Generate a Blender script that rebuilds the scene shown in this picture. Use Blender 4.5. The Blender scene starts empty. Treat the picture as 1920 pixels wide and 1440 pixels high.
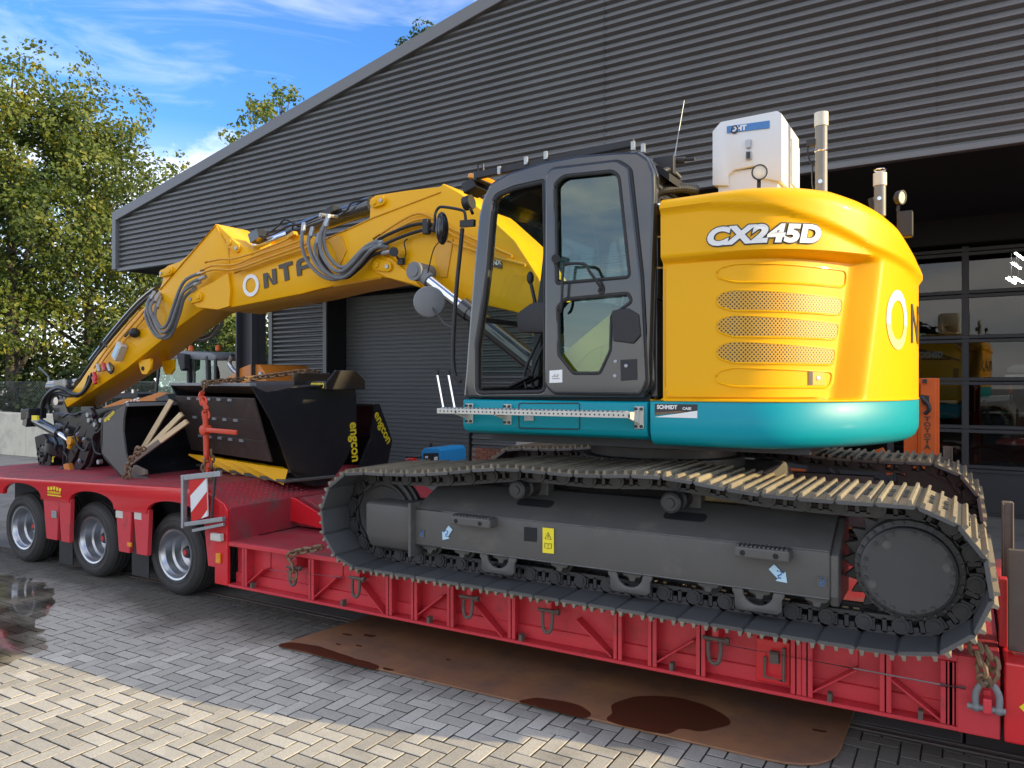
import bpy, bmesh, math, random
from mathutils import Vector, Matrix, noise
rad = math.radians
scn = bpy.context.scene
col = scn.collection
rng = random.Random(7)

# ---------------------------------------------------------------- camera
cam = bpy.data.cameras.new('camera')
cam.sensor_width = 36.0
cam.lens = 27.09
cam.shift_y = -4.0 / 1920.0
cam.clip_start = 0.05
cam.clip_end = 2000.0
cam_ob = bpy.data.objects.new('camera', cam)
cam_ob.location = (0, 0, 2.1)
cam_ob.rotation_euler = (rad(90), 0, rad(30.4))
col.objects.link(cam_ob)
scn.camera = cam_ob

# ---------------------------------------------------------------- sky
SUN_EL, SUN_AZ = rad(17.5), rad(14.5)          # azimuth measured from +X towards +Y
world = bpy.data.worlds.new('World')
scn.world = world
world.use_nodes = True
nt = world.node_tree
nt.nodes.clear()
N = nt.nodes.new
out = N('ShaderNodeOutputWorld'); bg = N('ShaderNodeBackground')
sky = N('ShaderNodeTexSky'); sky.sky_type = 'NISHITA'; sky.sun_disc = False
sky.sun_elevation = SUN_EL
sky.sun_rotation = rad(90) - SUN_AZ
sky.air_density = 1.0; sky.dust_density = 1.2; sky.ozone_density = 3.0
tc = N('ShaderNodeTexCoord')
mp = N('ShaderNodeMapping'); mp.inputs['Scale'].default_value = (1.0, 1.0, 2.4)
mp.inputs['Rotation'].default_value = (0.12, 0.18, 0.4); mp.inputs['Location'].default_value = (-8.22, 3.66, 8.7)
nz = N('ShaderNodeTexNoise'); nz.inputs['Scale'].default_value = 1.35; nz.inputs['Detail'].default_value = 10
nz.inputs['Roughness'].default_value = 0.60; nz.inputs['Distortion'].default_value = 0.7
cr = N('ShaderNodeMapRange'); cr.inputs[1].default_value = 0.44; cr.inputs[2].default_value = 0.62
sep = N('ShaderNodeSeparateXYZ')
hz = N('ShaderNodeMapRange'); hz.inputs[1].default_value = 0.0; hz.inputs[2].default_value = 0.30
hz.inputs[3].default_value = 0.75; hz.inputs[4].default_value = 0.0
mul = N('ShaderNodeMath'); mul.operation = 'MAXIMUM'; mul.use_clamp = True
mp2 = N('ShaderNodeMapping'); mp2.inputs['Scale'].default_value = (1.2, 1.2, 5.5); mp2.inputs['Rotation'].default_value = (0.35, -0.3, 0.2)
nz2 = N('ShaderNodeTexNoise'); nz2.inputs['Scale'].default_value = 2.6; nz2.inputs['Detail'].default_value = 12; nz2.inputs['Roughness'].default_value = 0.58; nz2.inputs['Distortion'].default_value = 1.2
cr2 = N('ShaderNodeMapRange'); cr2.inputs[1].default_value = 0.46; cr2.inputs[2].default_value = 0.80; cr2.inputs[4].default_value = 0.30
nt.links.new(tc.outputs['Generated'], mp2.inputs['Vector']); nt.links.new(mp2.outputs['Vector'], nz2.inputs['Vector']); nt.links.new(nz2.outputs['Fac'], cr2.inputs[0])
add = N('ShaderNodeMath'); add.operation = 'ADD'; add.use_clamp = True
mix = N('ShaderNodeMix'); mix.data_type = 'RGBA'
mix.inputs['B'].default_value = (6.6, 6.3, 5.9, 1)
L = nt.links.new
L(tc.outputs['Generated'], mp.inputs['Vector']); L(mp.outputs['Vector'], nz.inputs['Vector'])
L(nz.outputs['Fac'], cr.inputs[0]); L(tc.outputs['Generated'], sep.inputs[0]); L(sep.outputs['Z'], hz.inputs[0])
L(cr.outputs[0], mul.inputs[0]); L(hz.outputs[0], mul.inputs[1]); L(mul.outputs[0], add.inputs[0]); L(cr2.outputs[0], add.inputs[1]); L(add.outputs[0], mix.inputs['Factor'])
tint = N('ShaderNodeMix'); tint.data_type = 'RGBA'; tint.blend_type = 'MULTIPLY'; tint.inputs['Factor'].default_value = 1
tint.inputs['B'].default_value = (0.42, 0.70, 1.0, 1)
L(sky.outputs['Color'], tint.inputs['A']); L(tint.outputs['Result'], mix.inputs['A'])
L(mix.outputs['Result'], bg.inputs['Color']); L(bg.outputs[0], out.inputs['Surface'])
bg.inputs['Strength'].default_value = 0.135

sun = bpy.data.lights.new('sun', 'SUN')
sun.energy = 2.9; sun.angle = rad(0.55); sun.color = (1.0, 0.785, 0.41)
sun_ob = bpy.data.objects.new('sun', sun)
sd = Vector((math.cos(SUN_AZ) * math.cos(SUN_EL), math.sin(SUN_AZ) * math.cos(SUN_EL), math.sin(SUN_EL)))
sun_ob.rotation_euler = sd.to_track_quat('Z', 'Y').to_euler()
sun_ob.location = sd * 60
col.objects.link(sun_ob)

scn.view_settings.view_transform = 'Standard'
scn.view_settings.look = 'None'
scn.view_settings.gamma = 1.0
scn.view_settings.use_curve_mapping = False
scn.view_settings.exposure = 1.33

# ---------------------------------------------------------------- materials
def mat(name, c, rough=0.5, metal=0.0, c2=None, ns=6.0, namt=0.35, coat=0.0, bump=0.0, bs=40.0, rnd=0.0, spec=0.5, dirt=None, ds=2.5, dlo=0.55, dhi=0.75):
    m = bpy.data.materials.new(name); m.use_nodes = True
    t = m.node_tree; b = t.nodes['Principled BSDF']; n = t.nodes.new; l = t.links.new
    b.inputs['Roughness'].default_value = rough; b.inputs['Metallic'].default_value = metal
    b.inputs['Coat Weight'].default_value = coat; b.inputs['Coat Roughness'].default_value = 0.06
    b.inputs['Specular IOR Level'].default_value = spec
    base = (*c, 1)
    co = n('ShaderNodeTexCoord').outputs['Object']
    last = None
    if c2 is not None:
        z = n('ShaderNodeTexNoise'); z.inputs['Scale'].default_value = ns; z.inputs['Detail'].default_value = 6; z.inputs['Roughness'].default_value = 0.65
        l(co, z.inputs['Vector'])
        r = n('ShaderNodeMapRange'); r.inputs[1].default_value = 0.5 - namt; r.inputs[2].default_value = 0.5 + namt
        l(z.outputs['Fac'], r.inputs[0])
        x = n('ShaderNodeMix'); x.data_type = 'RGBA'; x.inputs['A'].default_value = base; x.inputs['B'].default_value = (*c2, 1)
        l(r.outputs[0], x.inputs['Factor']); last = x.outputs['Result']
    if dirt is not None:
        z = n('ShaderNodeTexNoise'); z.inputs['Scale'].default_value = ds; z.inputs['Detail'].default_value = 8; z.inputs['Roughness'].default_value = 0.7
        l(co, z.inputs['Vector'])
        r = n('ShaderNodeMapRange'); r.inputs[1].default_value = dlo; r.inputs[2].default_value = dhi
        l(z.outputs['Fac'], r.inputs[0])
        x = n('ShaderNodeMix'); x.data_type = 'RGBA'; x.inputs['B'].default_value = (*dirt, 1); x.inputs['A'].default_value = base
        if last: l(last, x.inputs['A'])
        l(r.outputs[0], x.inputs['Factor']); last = x.outputs['Result']
        rr = n('ShaderNodeMapRange'); rr.inputs[3].default_value = rough; rr.inputs[4].default_value = min(1, rough + 0.35)
        l(r.outputs[0], rr.inputs[0]); l(rr.outputs[0], b.inputs['Roughness'])
    if rnd:
        oi = n('ShaderNodeObjectInfo'); r = n('ShaderNodeMapRange'); r.inputs[3].default_value = 1 - rnd; r.inputs[4].default_value = 1 + rnd
        l(oi.outputs['Random'], r.inputs[0])
        x = n('ShaderNodeMix'); x.data_type = 'RGBA'; x.blend_type = 'MULTIPLY'; x.inputs['Factor'].default_value = 1
        x.inputs['A'].default_value = base
        if last: l(last, x.inputs['A'])
        l(r.outputs[0], x.inputs['B']); last = x.outputs['Result']
    if last: l(last, b.inputs['Base Color'])
    else: b.inputs['Base Color'].default_value = base
    if bump:
        z = n('ShaderNodeTexNoise'); z.inputs['Scale'].default_value = bs; z.inputs['Detail'].default_value = 4
        l(co, z.inputs['Vector'])
        u = n('ShaderNodeBump'); u.inputs['Strength'].default_value = bump; u.inputs['Distance'].default_value = 0.01
        l(z.outputs['Fac'], u.inputs['Height']); l(u.outputs[0], b.inputs['Normal'])
    return m

def glass(name, tint, ior=1.5, rough=0.0, boost=1.0, refl=(1, 1, 1)):
    m = bpy.data.materials.new(name); m.use_nodes = True
    t = m.node_tree; t.nodes.clear(); n = t.nodes.new; l = t.links.new
    o = n('ShaderNodeOutputMaterial'); tr = n('ShaderNodeBsdfTransparent'); gl = n('ShaderNodeBsdfGlossy'); mx = n('ShaderNodeMixShader')
    fz = n('ShaderNodeFresnel'); fz.inputs['IOR'].default_value = ior
    k = n('ShaderNodeMath'); k.operation = 'MULTIPLY'; k.inputs[1].default_value = boost; k.use_clamp = True
    tr.inputs['Color'].default_value = (*tint, 1); gl.inputs['Roughness'].default_value = rough; gl.inputs['Color'].default_value = (*refl, 1)
    ge = n('ShaderNodeNewGeometry'); iv = n('ShaderNodeMath'); iv.operation = 'SUBTRACT'; iv.inputs[0].default_value = 1.0; l(ge.outputs['Backfacing'], iv.inputs[1]); k2 = n('ShaderNodeMath'); k2.operation = 'MULTIPLY'; l(iv.outputs[0], k2.inputs[1]); l(fz.outputs[0], k2.inputs[0])
    l(k2.outputs[0], k.inputs[0]); l(k.outputs[0], mx.inputs[0]); l(tr.outputs[0], mx.inputs[1]); l(gl.outputs[0], mx.inputs[2]); l(mx.outputs[0], o.inputs['Surface'])
    return m

def emit(name, c, s):
    m = bpy.data.materials.new(name); m.use_nodes = True
    b = m.node_tree.nodes['Principled BSDF']; b.inputs['Base Color'].default_value = (*c, 1)
    b.inputs['Emission Color'].default_value = (*c, 1); b.inputs['Emission Strength'].default_value = s
    return m

# ---------------------------------------------------------------- mesh helpers
def catmull(P, k=6, closed=False):
    P = [Vector(p) for p in P]; o = []
    n = len(P)
    for i in range(n if closed else n - 1):
        if closed: a, b, c, d = P[(i - 1) % n], P[i], P[(i + 1) % n], P[(i + 2) % n]
        else: a, b, c, d = P[max(i - 1, 0)], P[i], P[i + 1], P[min(i + 2, n - 1)]
        for j in range(k):
            t = j / k
            o.append(0.5 * ((2 * b) + (c - a) * t + (2 * a - 5 * b + 4 * c - d) * t * t + (3 * b - a - 3 * c + d) * t ** 3))
    if not closed: o.append(P[-1])
    return o

def frame_for(d, up=Vector((0, 0, 1))):
    d = d.normalized()
    if abs(d.dot(up)) > 0.98: up = Vector((0, 1, 0)) if abs(d.y) < 0.9 else Vector((1, 0, 0))
    a = d.cross(up).normalized(); b = a.cross(d).normalized()
    return a, b

class MB:
    def __init__(s): s.v = []; s.f = []; s.mi = []
    def add(s, vs, fs, mi=0):
        o = len(s.v); s.v += [tuple(p) for p in vs]
        for f in fs: s.f.append(tuple(i + o for i in f)); s.mi.append(mi)
        return s
    def box(s, x0, x1, y0, y1, z0, z1, mi=0):
        return s.add([(x0, y0, z0), (x1, y0, z0), (x1, y1, z0), (x0, y1, z0), (x0, y0, z1), (x1, y0, z1), (x1, y1, z1), (x0, y1, z1)],
                     [(0, 3, 2, 1), (4, 5, 6, 7), (0, 1, 5, 4), (1, 2, 6, 5), (2, 3, 7, 6), (3, 0, 4, 7)], mi)
    def obox(s, c, a, b, d, mi=0):
        c, a, b, d = Vector(c), Vector(a), Vector(b), Vector(d)
        vs = [c - a - b - d, c + a - b - d, c + a + b - d, c - a + b - d, c - a - b + d, c + a - b + d, c + a + b + d, c - a + b + d]
        return s.add(vs, [(0, 3, 2, 1), (4, 5, 6, 7), (0, 1, 5, 4), (1, 2, 6, 5), (2, 3, 7, 6), (3, 0, 4, 7)], mi)
    def bar(s, p, q, w, h, up=(0, 0, 1), mi=0):
        p, q = Vector(p), Vector(q); d = q - p; a, b = frame_for(d, Vector(up))
        return s.obox((p + q) / 2, d / 2, a * (w / 2), b * (h / 2), mi)
    def cyl(s, p, q, r, r2=None, n=16, mi=0, caps=True):
        p, q = Vector(p), Vector(q); r2 = r if r2 is None else r2
        a, b = frame_for(q - p); vs = []; fs = []
        for i in range(n):
            t = 2 * math.pi * i / n; u = a * math.cos(t) + b * math.sin(t)
            vs += [p + u * r, q + u * r2]
        for i in range(n):
            j = (i + 1) % n; fs.append((2 * i, 2 * j, 2 * j + 1, 2 * i + 1))
        if caps: fs.append(tuple(2 * i for i in range(n))[::-1]); fs.append(tuple(2 * i + 1 for i in range(n)))
        return s.add(vs, fs, mi)
    def tube(s, P, r, n=8, mi=0, k=0, closed=False, caps=True):
        P = catmull(P, k, closed) if k else [Vector(p) for p in P]
        m = len(P); vs = []; fs = []
        up = None
        for i in range(m):
            if closed: d = P[(i + 1) % m] - P[i - 1]
            else: d = P[min(i + 1, m - 1)] - P[max(i - 1, 0)]
            d = d.normalized()
            if up is None: a, b = frame_for(d)
            else:
                a = up - d * up.dot(d); a = a.normalized(); b = d.cross(a)
            up = a
            if isinstance(r, (list, tuple)):
                q = i / max(1, m - 1) * (len(r) - 1); q0 = min(int(q), len(r) - 2); rr = r[q0] + (r[q0 + 1] - r[q0]) * (q - q0)
            else: rr = r
            for j in range(n):
                t = 2 * math.pi * j / n; vs.append(P[i] + (a * math.cos(t) + b * math.sin(t)) * rr)
        for i in range(m if closed else m - 1):
            i2 = (i + 1) % m
            for j in range(n):
                j2 = (j + 1) % n; fs.append((i * n + j, i * n + j2, i2 * n + j2, i2 * n + j))
        if caps and not closed: fs.append(tuple(range(n))[::-1]); fs.append(tuple((m - 1) * n + j for j in range(n)))
        return s.add(vs, fs, mi)
    def prism(s, poly, y0, y1, mi=0):            # poly in (x, z), extruded along Y
        n = len(poly); vs = [(x, y0, z) for x, z in poly] + [(x, y1, z) for x, z in poly]
        fs = [tuple(range(n)), tuple(range(2 * n - 1, n - 1, -1))] + [(i, i + n, (i + 1) % n + n, (i + 1) % n) for i in range(n)]
        return s.add(vs, fs, mi)
    def prismz(s, poly, z0, z1, mi=0):
        n = len(poly); vs = [(x, y, z0) for x, y in poly] + [(x, y, z1) for x, y in poly]
        return s.add(vs, [tuple(range(n)), tuple(range(2 * n - 1, n - 1, -1))] + [(i, i + n, (i + 1) % n + n, (i + 1) % n) for i in range(n)], mi)
    def prismx(s, poly, x0, x1, mi=0):
        n = len(poly); vs = [(x0, y, z) for y, z in poly] + [(x1, y, z) for y, z in poly]
        return s.add(vs, [tuple(range(n)), tuple(range(2 * n - 1, n - 1, -1))] + [(i, i + n, (i + 1) % n + n, (i + 1) % n) for i in range(n)], mi)
    def slab(s, P, d, mi=0):                      # polygon of 3-D points thickened by vector d
        n = len(P); d = Vector(d); vs = [Vector(p) for p in P] + [Vector(p) + d for p in P]
        return s.add(vs, [tuple(range(n)), tuple(range(2 * n - 1, n - 1, -1))] + [(i, i + n, (i + 1) % n + n, (i + 1) % n) for i in range(n)], mi)
    def lathe(s, prof, c, axis=(0, 1, 0), n=32, mi=0):   # prof: (radius, distance along axis)
        c = Vector(c); ax = Vector(axis).normalized(); a, b = frame_for(ax); vs = []; fs = []; m = len(prof)
        for i in range(n):
            t = 2 * math.pi * i / n; u = a * math.cos(t) + b * math.sin(t)
            for r, h in prof: vs.append(c + u * r + ax * h)
        for i in range(n):
            j = (i + 1) % n
            for k in range(m - 1): fs.append((i * m + k, i * m + k + 1, j * m + k + 1, j * m + k))
        return s.add(vs, fs, mi)
    def sphere(s, c, r, n=12, mi=0, sc=(1, 1, 1)):
        c = Vector(c); vs = []; fs = []; m = n // 2
        for i in range(m + 1):
            p = math.pi * i / m
            for j in range(n):
                t = 2 * math.pi * j / n
                vs.append(c + Vector((math.sin(p) * math.cos(t) * sc[0], math.sin(p) * math.sin(t) * sc[1], math.cos(p) * sc[2])) * r)
        for i in range(m):
            for j in range(n):
                j2 = (j + 1) % n; fs.append((i * n + j, (i + 1) * n + j, (i + 1) * n + j2, i * n + j2))
        return s.add(vs, fs, mi)
    def mesh(s, name, mats, smooth=35, bevel=0.0, seg=2):
        me = bpy.data.meshes.new(name); me.from_pydata(s.v, [], s.f)
        me.polygons.foreach_set('material_index', s.mi)
        for m in (mats if isinstance(mats, (list, tuple)) else [mats]): me.materials.append(m)
        b = bmesh.new(); b.from_mesh(me)
        bmesh.ops.remove_doubles(b, verts=b.verts, dist=1e-5)
        bmesh.ops.recalc_face_normals(b, faces=b.faces)
        if bevel:
            es = [e for e in b.edges if len(e.link_faces) == 2 and e.calc_face_angle(0) > rad(28)]
            try: bmesh.ops.bevel(b, geom=es, offset=bevel, offset_type='OFFSET', segments=seg, profile=0.5, affect='EDGES', clamp_overlap=True)
            except Exception: pass
        b.to_mesh(me); b.free()
        if smooth:
            me.polygons.foreach_set('use_smooth', [True] * len(me.polygons))
            me.set_sharp_from_angle(angle=rad(smooth))
        me.update()
        return me
    def islands(s):
        par = list(range(len(s.v)))
        def find(a):
            while par[a] != a: par[a] = par[par[a]]; a = par[a]
            return a
        for f in s.f:
            for i in f[1:]: par[find(i)] = find(f[0])
        g = {}
        for f, m in zip(s.f, s.mi): g.setdefault(find(f[0]), []).append((f, m))
        o = []
        for fs in g.values():
            b = MB(); mp_ = {}
            for f, m in fs:
                b.f.append(tuple(mp_.setdefault(i, len(mp_)) for i in f)); b.mi.append(m)
            b.v = [None] * len(mp_)
            for i, k in mp_.items(): b.v[k] = s.v[i]
            o.append(b)
        return o
    def builds(s, name, *a, **k):                    # every loose piece an object of its own
        return [b.build(name, *a, **k) for b in s.islands()]
    def build(s, name, mats, parent=None, smooth=35, bevel=0.0, seg=2, frame=None):
        return put(name, s.mesh(name, mats, smooth, bevel, seg), parent, frame)

PW = {}                                            # world matrix of everything that can be a parent
def put(name, me, parent=None, frame=None):
    o = bpy.data.objects.new(name, me); col.objects.link(o)
    fm = frame.copy() if frame is not None else Matrix.Identity(4)
    if parent is not None:
        o.parent = parent; o.matrix_parent_inverse = PW[parent.name].inverted() @ fm
    else: o.matrix_basis = fm
    PW[o.name] = fm
    return o
def tag(o, label=None, cat=None, group=None, kind=None):
    if label: o['label'] = label
    if cat: o['category'] = cat
    if group: o['group'] = group
    if kind: o['kind'] = kind
    return o
def thing(name, loc, label=None, cat=None, group=None, kind=None, frame=None, parent=None):
    o = bpy.data.objects.new(name, None); col.objects.link(o)
    o.empty_display_size = 0.2
    m = (frame if frame is not None else Matrix.Identity(4)) @ Matrix.Translation(Vector(loc))
    if parent is not None: o.parent = parent; o.matrix_parent_inverse = PW[parent.name].inverted()
    o.matrix_basis = m
    PW[o.name] = m
    return tag(o, label, cat, group, kind)
def inst(name, me, world, parent=None):            # a shared mesh placed by a world matrix
    o = bpy.data.objects.new(name, me); col.objects.link(o)
    if parent is not None: o.parent = parent; o.matrix_parent_inverse = PW[parent.name].inverted()
    o.matrix_basis = world
    PW[o.name] = world
    return o
def plate_mesh(name, outer, holes, thick, bevel, mats, smooth=40):
    """flat plate with holes: outlines in (x, z); comes out lying in the XZ plane, centred on y = 0"""
    cu = bpy.data.curves.new(name, 'CURVE'); cu.dimensions = '2D'; cu.fill_mode = 'BOTH'
    cu.extrude = thick / 2 - bevel; cu.bevel_depth = bevel; cu.bevel_resolution = 1; cu.offset = -bevel
    for poly in [outer] + list(holes):
        sp = cu.splines.new('POLY'); sp.points.add(len(poly) - 1)
        for p, q in zip(sp.points, poly): p.co = (q[0], q[1], 0, 1)
        sp.use_cyclic_u = True
    return curve_to_mesh(name, cu, mats, smooth)
def curve_to_mesh(name, cu, mats, smooth=40):
    tmp = bpy.data.objects.new('tmp', cu); col.objects.link(tmp)
    dg = bpy.context.evaluated_depsgraph_get()
    me = bpy.data.meshes.new_from_object(tmp.evaluated_get(dg)); me.name = name
    bpy.data.objects.remove(tmp); bpy.data.curves.remove(cu)
    me.transform(Matrix(((1, 0, 0, 0), (0, 0, 1, 0), (0, 1, 0, 0), (0, 0, 0, 1))))
    me.flip_normals()
    me.materials.clear()
    for m in (mats if isinstance(mats, (list, tuple)) else [mats]): me.materials.append(m)
    if smooth:
        me.polygons.foreach_set('use_smooth', [True] * len(me.polygons)); me.set_sharp_from_angle(angle=rad(smooth))
    return me
def text_mesh(name, s, size, m, thick=0.002, shear=0.0, offset=0.0, align='LEFT', space=1.0):
    """lettering standing in the XZ plane, facing -Y, baseline at z = 0"""
    cu = bpy.data.curves.new(name, 'FONT'); cu.body = s; cu.size = size; cu.extrude = thick; cu.shear = shear; cu.offset = offset
    cu.align_x = align; cu.space_character = space; cu.resolution_u = 4
    return curve_to_mesh(name, cu, m, 0)
def rounded(poly, r, k=4):
    """round the corners of a 2-D polygon; r may be a list"""
    o = []; n = len(poly)
    for i in range(n):
        a, b, c = Vector(poly[i - 1]), Vector(poly[i]), Vector(poly[(i + 1) % n])
        rr = r[i] if isinstance(r, (list, tuple)) else r
        d1, d2 = (a - b), (c - b); rr = min(rr, d1.length * 0.45, d2.length * 0.45)
        if rr < 1e-4: o.append(tuple(b)); continue
        p, q = b + d1.normalized() * rr, b + d2.normalized() * rr
        for j in range(k + 1):
            t = j / k; o.append(tuple(p * (1 - t) ** 2 + b * 2 * t * (1 - t) + q * t * t))
    return o
def ellipse(cx, cz, rx, rz, n=20, a0=0.0):
    return [(cx + rx * math.cos(a0 + 2 * math.pi * i / n), cz + rz * math.sin(a0 + 2 * math.pi * i / n)) for i in range(n)]
def link_of_chain(mb, c, d, side, r=0.011, ln=0.075, w=0.028):
    d = Vector(d).normalized(); side = Vector(side).normalized(); P = []
    for i in range(10):
        t = 2 * math.pi * i / 10; e = math.cos(t)
        P.append(Vector(c) + d * (ln * 0.5 * e + (ln * 0.12 if e > 0 else -ln * 0.12 if e < 0 else 0)) * 0.85 + side * w * math.sin(t))
    mb.tube(P, r, 5, closed=True)
def chain(mb, P, k=8, r=0.011, ln=0.075, w=0.026):
    pts = catmull(P, k); acc = 0.0; last = None; alt = 0
    step = ln * 0.78; nxt = 0.0
    for i in range(len(pts) - 1):
        a, b = pts[i], pts[i + 1]; seg = (b - a).length
        while nxt <= acc + seg and seg > 1e-6:
            t = (nxt - acc) / seg; c = a.lerp(b, t); d = b - a
            s1, s2 = frame_for(d); sd_ = (s1 + s2) if alt % 2 else (s1 - s2)
            link_of_chain(mb, c, d, sd_, r, ln, w); alt += 1; nxt += step
        acc += seg
def make_plan():
    C=(-2.115,6.03); r=1.85; y0=4.58; a=math.asin(1.45/r)
    P=[]
    x1=C[0]+r*math.cos(a); n=int((x1+1.62)/.02)
    for i in range(n): P.append((-1.62+(x1+1.62)*i/n,y0))
    m=int(2*a*r/.02)
    for i in range(m+1):
        t=-a+2*a*i/m; P.append((C[0]+r*math.cos(t),C[1]+r*math.sin(t)))
    for i in range(1,n+1): P.append((x1-(x1+1.62)*i/n,7.48))
    K=9; S=[]
    for i in range(len(P)):
        w=sx=sy=0
        k=min(30,i,len(P)-1-i)
        for j in range(-k,k+1):
            g=math.exp(-.5*(j/K)**2); p=P[i+j]; w+=g; sx+=g*p[0]; sy+=g*p[1]
        S.append((sx/w,sy/w))
    D=[0]
    for i in range(1,len(S)): D.append(D[-1]+math.hypot(S[i][0]-S[i-1][0],S[i][1]-S[i-1][1]))
    return S,D
PLAN,PLEN=make_plan()


M = {}
M['yellow'] = mat('yellow_paint', (0.86, 0.435, 0.002), 0.4, c2=(0.82, 0.405, 0.002), ns=1.5, coat=0.14, spec=0.15)
M['yellow2'] = mat('yellow_paint_worn', (0.74, 0.36, 0.01), 0.42, c2=(0.6, 0.28, 0.015), ns=5)
M['teal'] = mat('teal_paint', (0.0, 0.29, 0.36), 0.42, c2=(0.0, 0.265, 0.33), ns=2.0, coat=0.08, spec=0.25, dirt=(0.05, 0.36, 0.42), ds=5, dlo=0.68, dhi=0.8)
M['cab'] = mat('anthracite_paint', (0.026, 0.027, 0.030), 0.26, c2=(0.034, 0.035, 0.037), ns=3, coat=0.9)
M['rubber'] = mat('black_rubber', (0.016, 0.016, 0.017), 0.62, c2=(0.03, 0.029, 0.028), ns=8, bump=0.15, bs=90)
M['tyre'] = mat('tyre_rubber', (0.022, 0.022, 0.022), 0.7, c2=(0.055, 0.05, 0.045), ns=7, bump=0.2, bs=70)
M['black'] = mat('black_paint', (0.012, 0.012, 0.015), 0.22, c2=(0.025, 0.024, 0.026), ns=4, dirt=(0.06, 0.052, 0.045), ds=4, dlo=0.62, dhi=0.85)
M['blackmat'] = mat('black_plastic', (0.018, 0.018, 0.02), 0.55)
M['steel'] = mat('chrome_rod', (0.78, 0.78, 0.8), 0.14, 1.0)
M['zinc'] = mat('zinc_steel', (0.45, 0.47, 0.48), 0.42, 0.7, c2=(0.32, 0.33, 0.34), ns=12)
M['hose'] = mat('grey_hose', (0.10, 0.105, 0.11), 0.42, c2=(0.2, 0.205, 0.21), ns=30)
M['hoseblack'] = mat('black_hose', (0.014, 0.014, 0.015), 0.45)
M['frame'] = mat('undercarriage_grey', (0.082, 0.079, 0.074), 0.5, c2=(0.10, 0.096, 0.09), ns=6, dirt=(0.17, 0.155, 0.13), ds=4, dlo=0.55, dhi=0.82, bump=0.06, bs=60)
M['cover'] = mat('drive_cover_grey', (0.045, 0.045, 0.047), 0.5, c2=(0.06, 0.059, 0.057), ns=5, dirt=(0.14, 0.12, 0.10), ds=8, dlo=0.62, dhi=0.85, bump=0.06, bs=50)
M['edge'] = mat('worn_edge_highlight', (0.22, 0.21, 0.195), 0.4, 0.3, c2=(0.09, 0.088, 0.084), ns=9)  # pale tone holds a painted-in edge highlight along with worn paint
M['shoe'] = mat('track_steel', (0.07, 0.073, 0.078), 0.5, 0.2, c2=(0.10, 0.098, 0.094), ns=9, rnd=0.18, dirt=(0.16, 0.14, 0.115), ds=7, dlo=0.58, dhi=0.8, bump=0.08, bs=60)
M['shoedust'] = mat('dusty_grouser', (0.26, 0.22, 0.155), 0.75, c2=(0.17, 0.14, 0.10), ns=10, rnd=0.15, dirt=(0.10, 0.085, 0.07), ds=9, dlo=0.55, dhi=0.8)
M['link'] = mat('link_steel', (0.036, 0.038, 0.042), 0.48, 0.3, c2=(0.07, 0.065, 0.06), ns=12, rnd=0.15, dirt=(0.12, 0.095, 0.07), ds=9, dlo=0.58, dhi=0.8)
M['red'] = mat('red_paint_faded', (0.62, 0.040, 0.055), 0.48, c2=(0.52, 0.026, 0.036), ns=2.2, coat=0.12, dirt=(0.24, 0.045, 0.04), ds=6, dlo=0.56, dhi=0.8)
M['redbright'] = mat('red_paint', (0.66, 0.013, 0.02), 0.3, c2=(0.58, 0.012, 0.02), ns=3, coat=0.4)
M['reddeck'] = mat('red_deck_worn', (0.42, 0.03, 0.05), 0.55, c2=(0.26, 0.03, 0.04), ns=5, dirt=(0.13, 0.075, 0.07), ds=3.5, dlo=0.48, dhi=0.7, bump=0.25, bs=45)
M['clad'] = mat('anthracite_cladding', (0.135, 0.138, 0.139), 0.42, c2=(0.105, 0.107, 0.107), ns=1.0, namt=0.25, dirt=(0.16, 0.15, 0.13), ds=1.7, dlo=0.58, dhi=0.95)
M['trim'] = mat('grey_trim', (0.15, 0.154, 0.156), 0.45)
M['dark'] = mat('dark_frame', (0.03, 0.031, 0.034), 0.5)
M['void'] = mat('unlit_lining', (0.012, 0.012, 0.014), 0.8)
M['door'] = mat('roller_door_grey', (0.13, 0.135, 0.138), 0.5, c2=(0.115, 0.119, 0.12), ns=2)
M['brick'] = mat('red_brick', (0.28, 0.10, 0.06), 0.8, c2=(0.2, 0.075, 0.05), ns=25, rnd=0.25, bump=0.2, bs=80)
M['mortar'] = mat('mortar', (0.22, 0.20, 0.18), 0.9)
M['white'] = mat('white_paint', (0.74, 0.76, 0.76), 0.4, c2=(0.68, 0.70, 0.70), ns=3)
M['whitecream'] = mat('cream_plate', (0.66, 0.64, 0.56), 0.45, c2=(0.5, 0.48, 0.42), ns=14)
M['grey'] = mat('mid_grey', (0.2, 0.205, 0.21), 0.5, c2=(0.16, 0.165, 0.17), ns=9)
M['silver'] = mat('silver_paint', (0.52, 0.53, 0.55), 0.3, 0.85, c2=(0.42, 0.43, 0.45), ns=10)
M['orange'] = mat('orange_paint', (0.72, 0.13, 0.012), 0.45, c2=(0.6, 0.1, 0.01), ns=6, dirt=(0.25, 0.07, 0.03), ds=6, dlo=0.62, dhi=0.85)
M['orange2'] = mat('loader_orange', (0.62, 0.2, 0.02), 0.45, c2=(0.5, 0.16, 0.02), ns=4)
M['orangered'] = mat('binder_red', (0.7, 0.07, 0.02), 0.45, c2=(0.5, 0.05, 0.02), ns=20)
M['rust'] = mat('rusty_chain', (0.13, 0.07, 0.035), 0.7, 0.3, c2=(0.3, 0.2, 0.12), ns=30)
M['rustplate'] = mat('rusty_plate', (0.20, 0.092, 0.048), 0.58, c2=(0.30, 0.145, 0.062), ns=2.6, namt=0.2, dirt=(0.115, 0.07, 0.055), ds=1.1, dlo=0.45, dhi=0.75, bump=0.1, bs=30)
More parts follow.
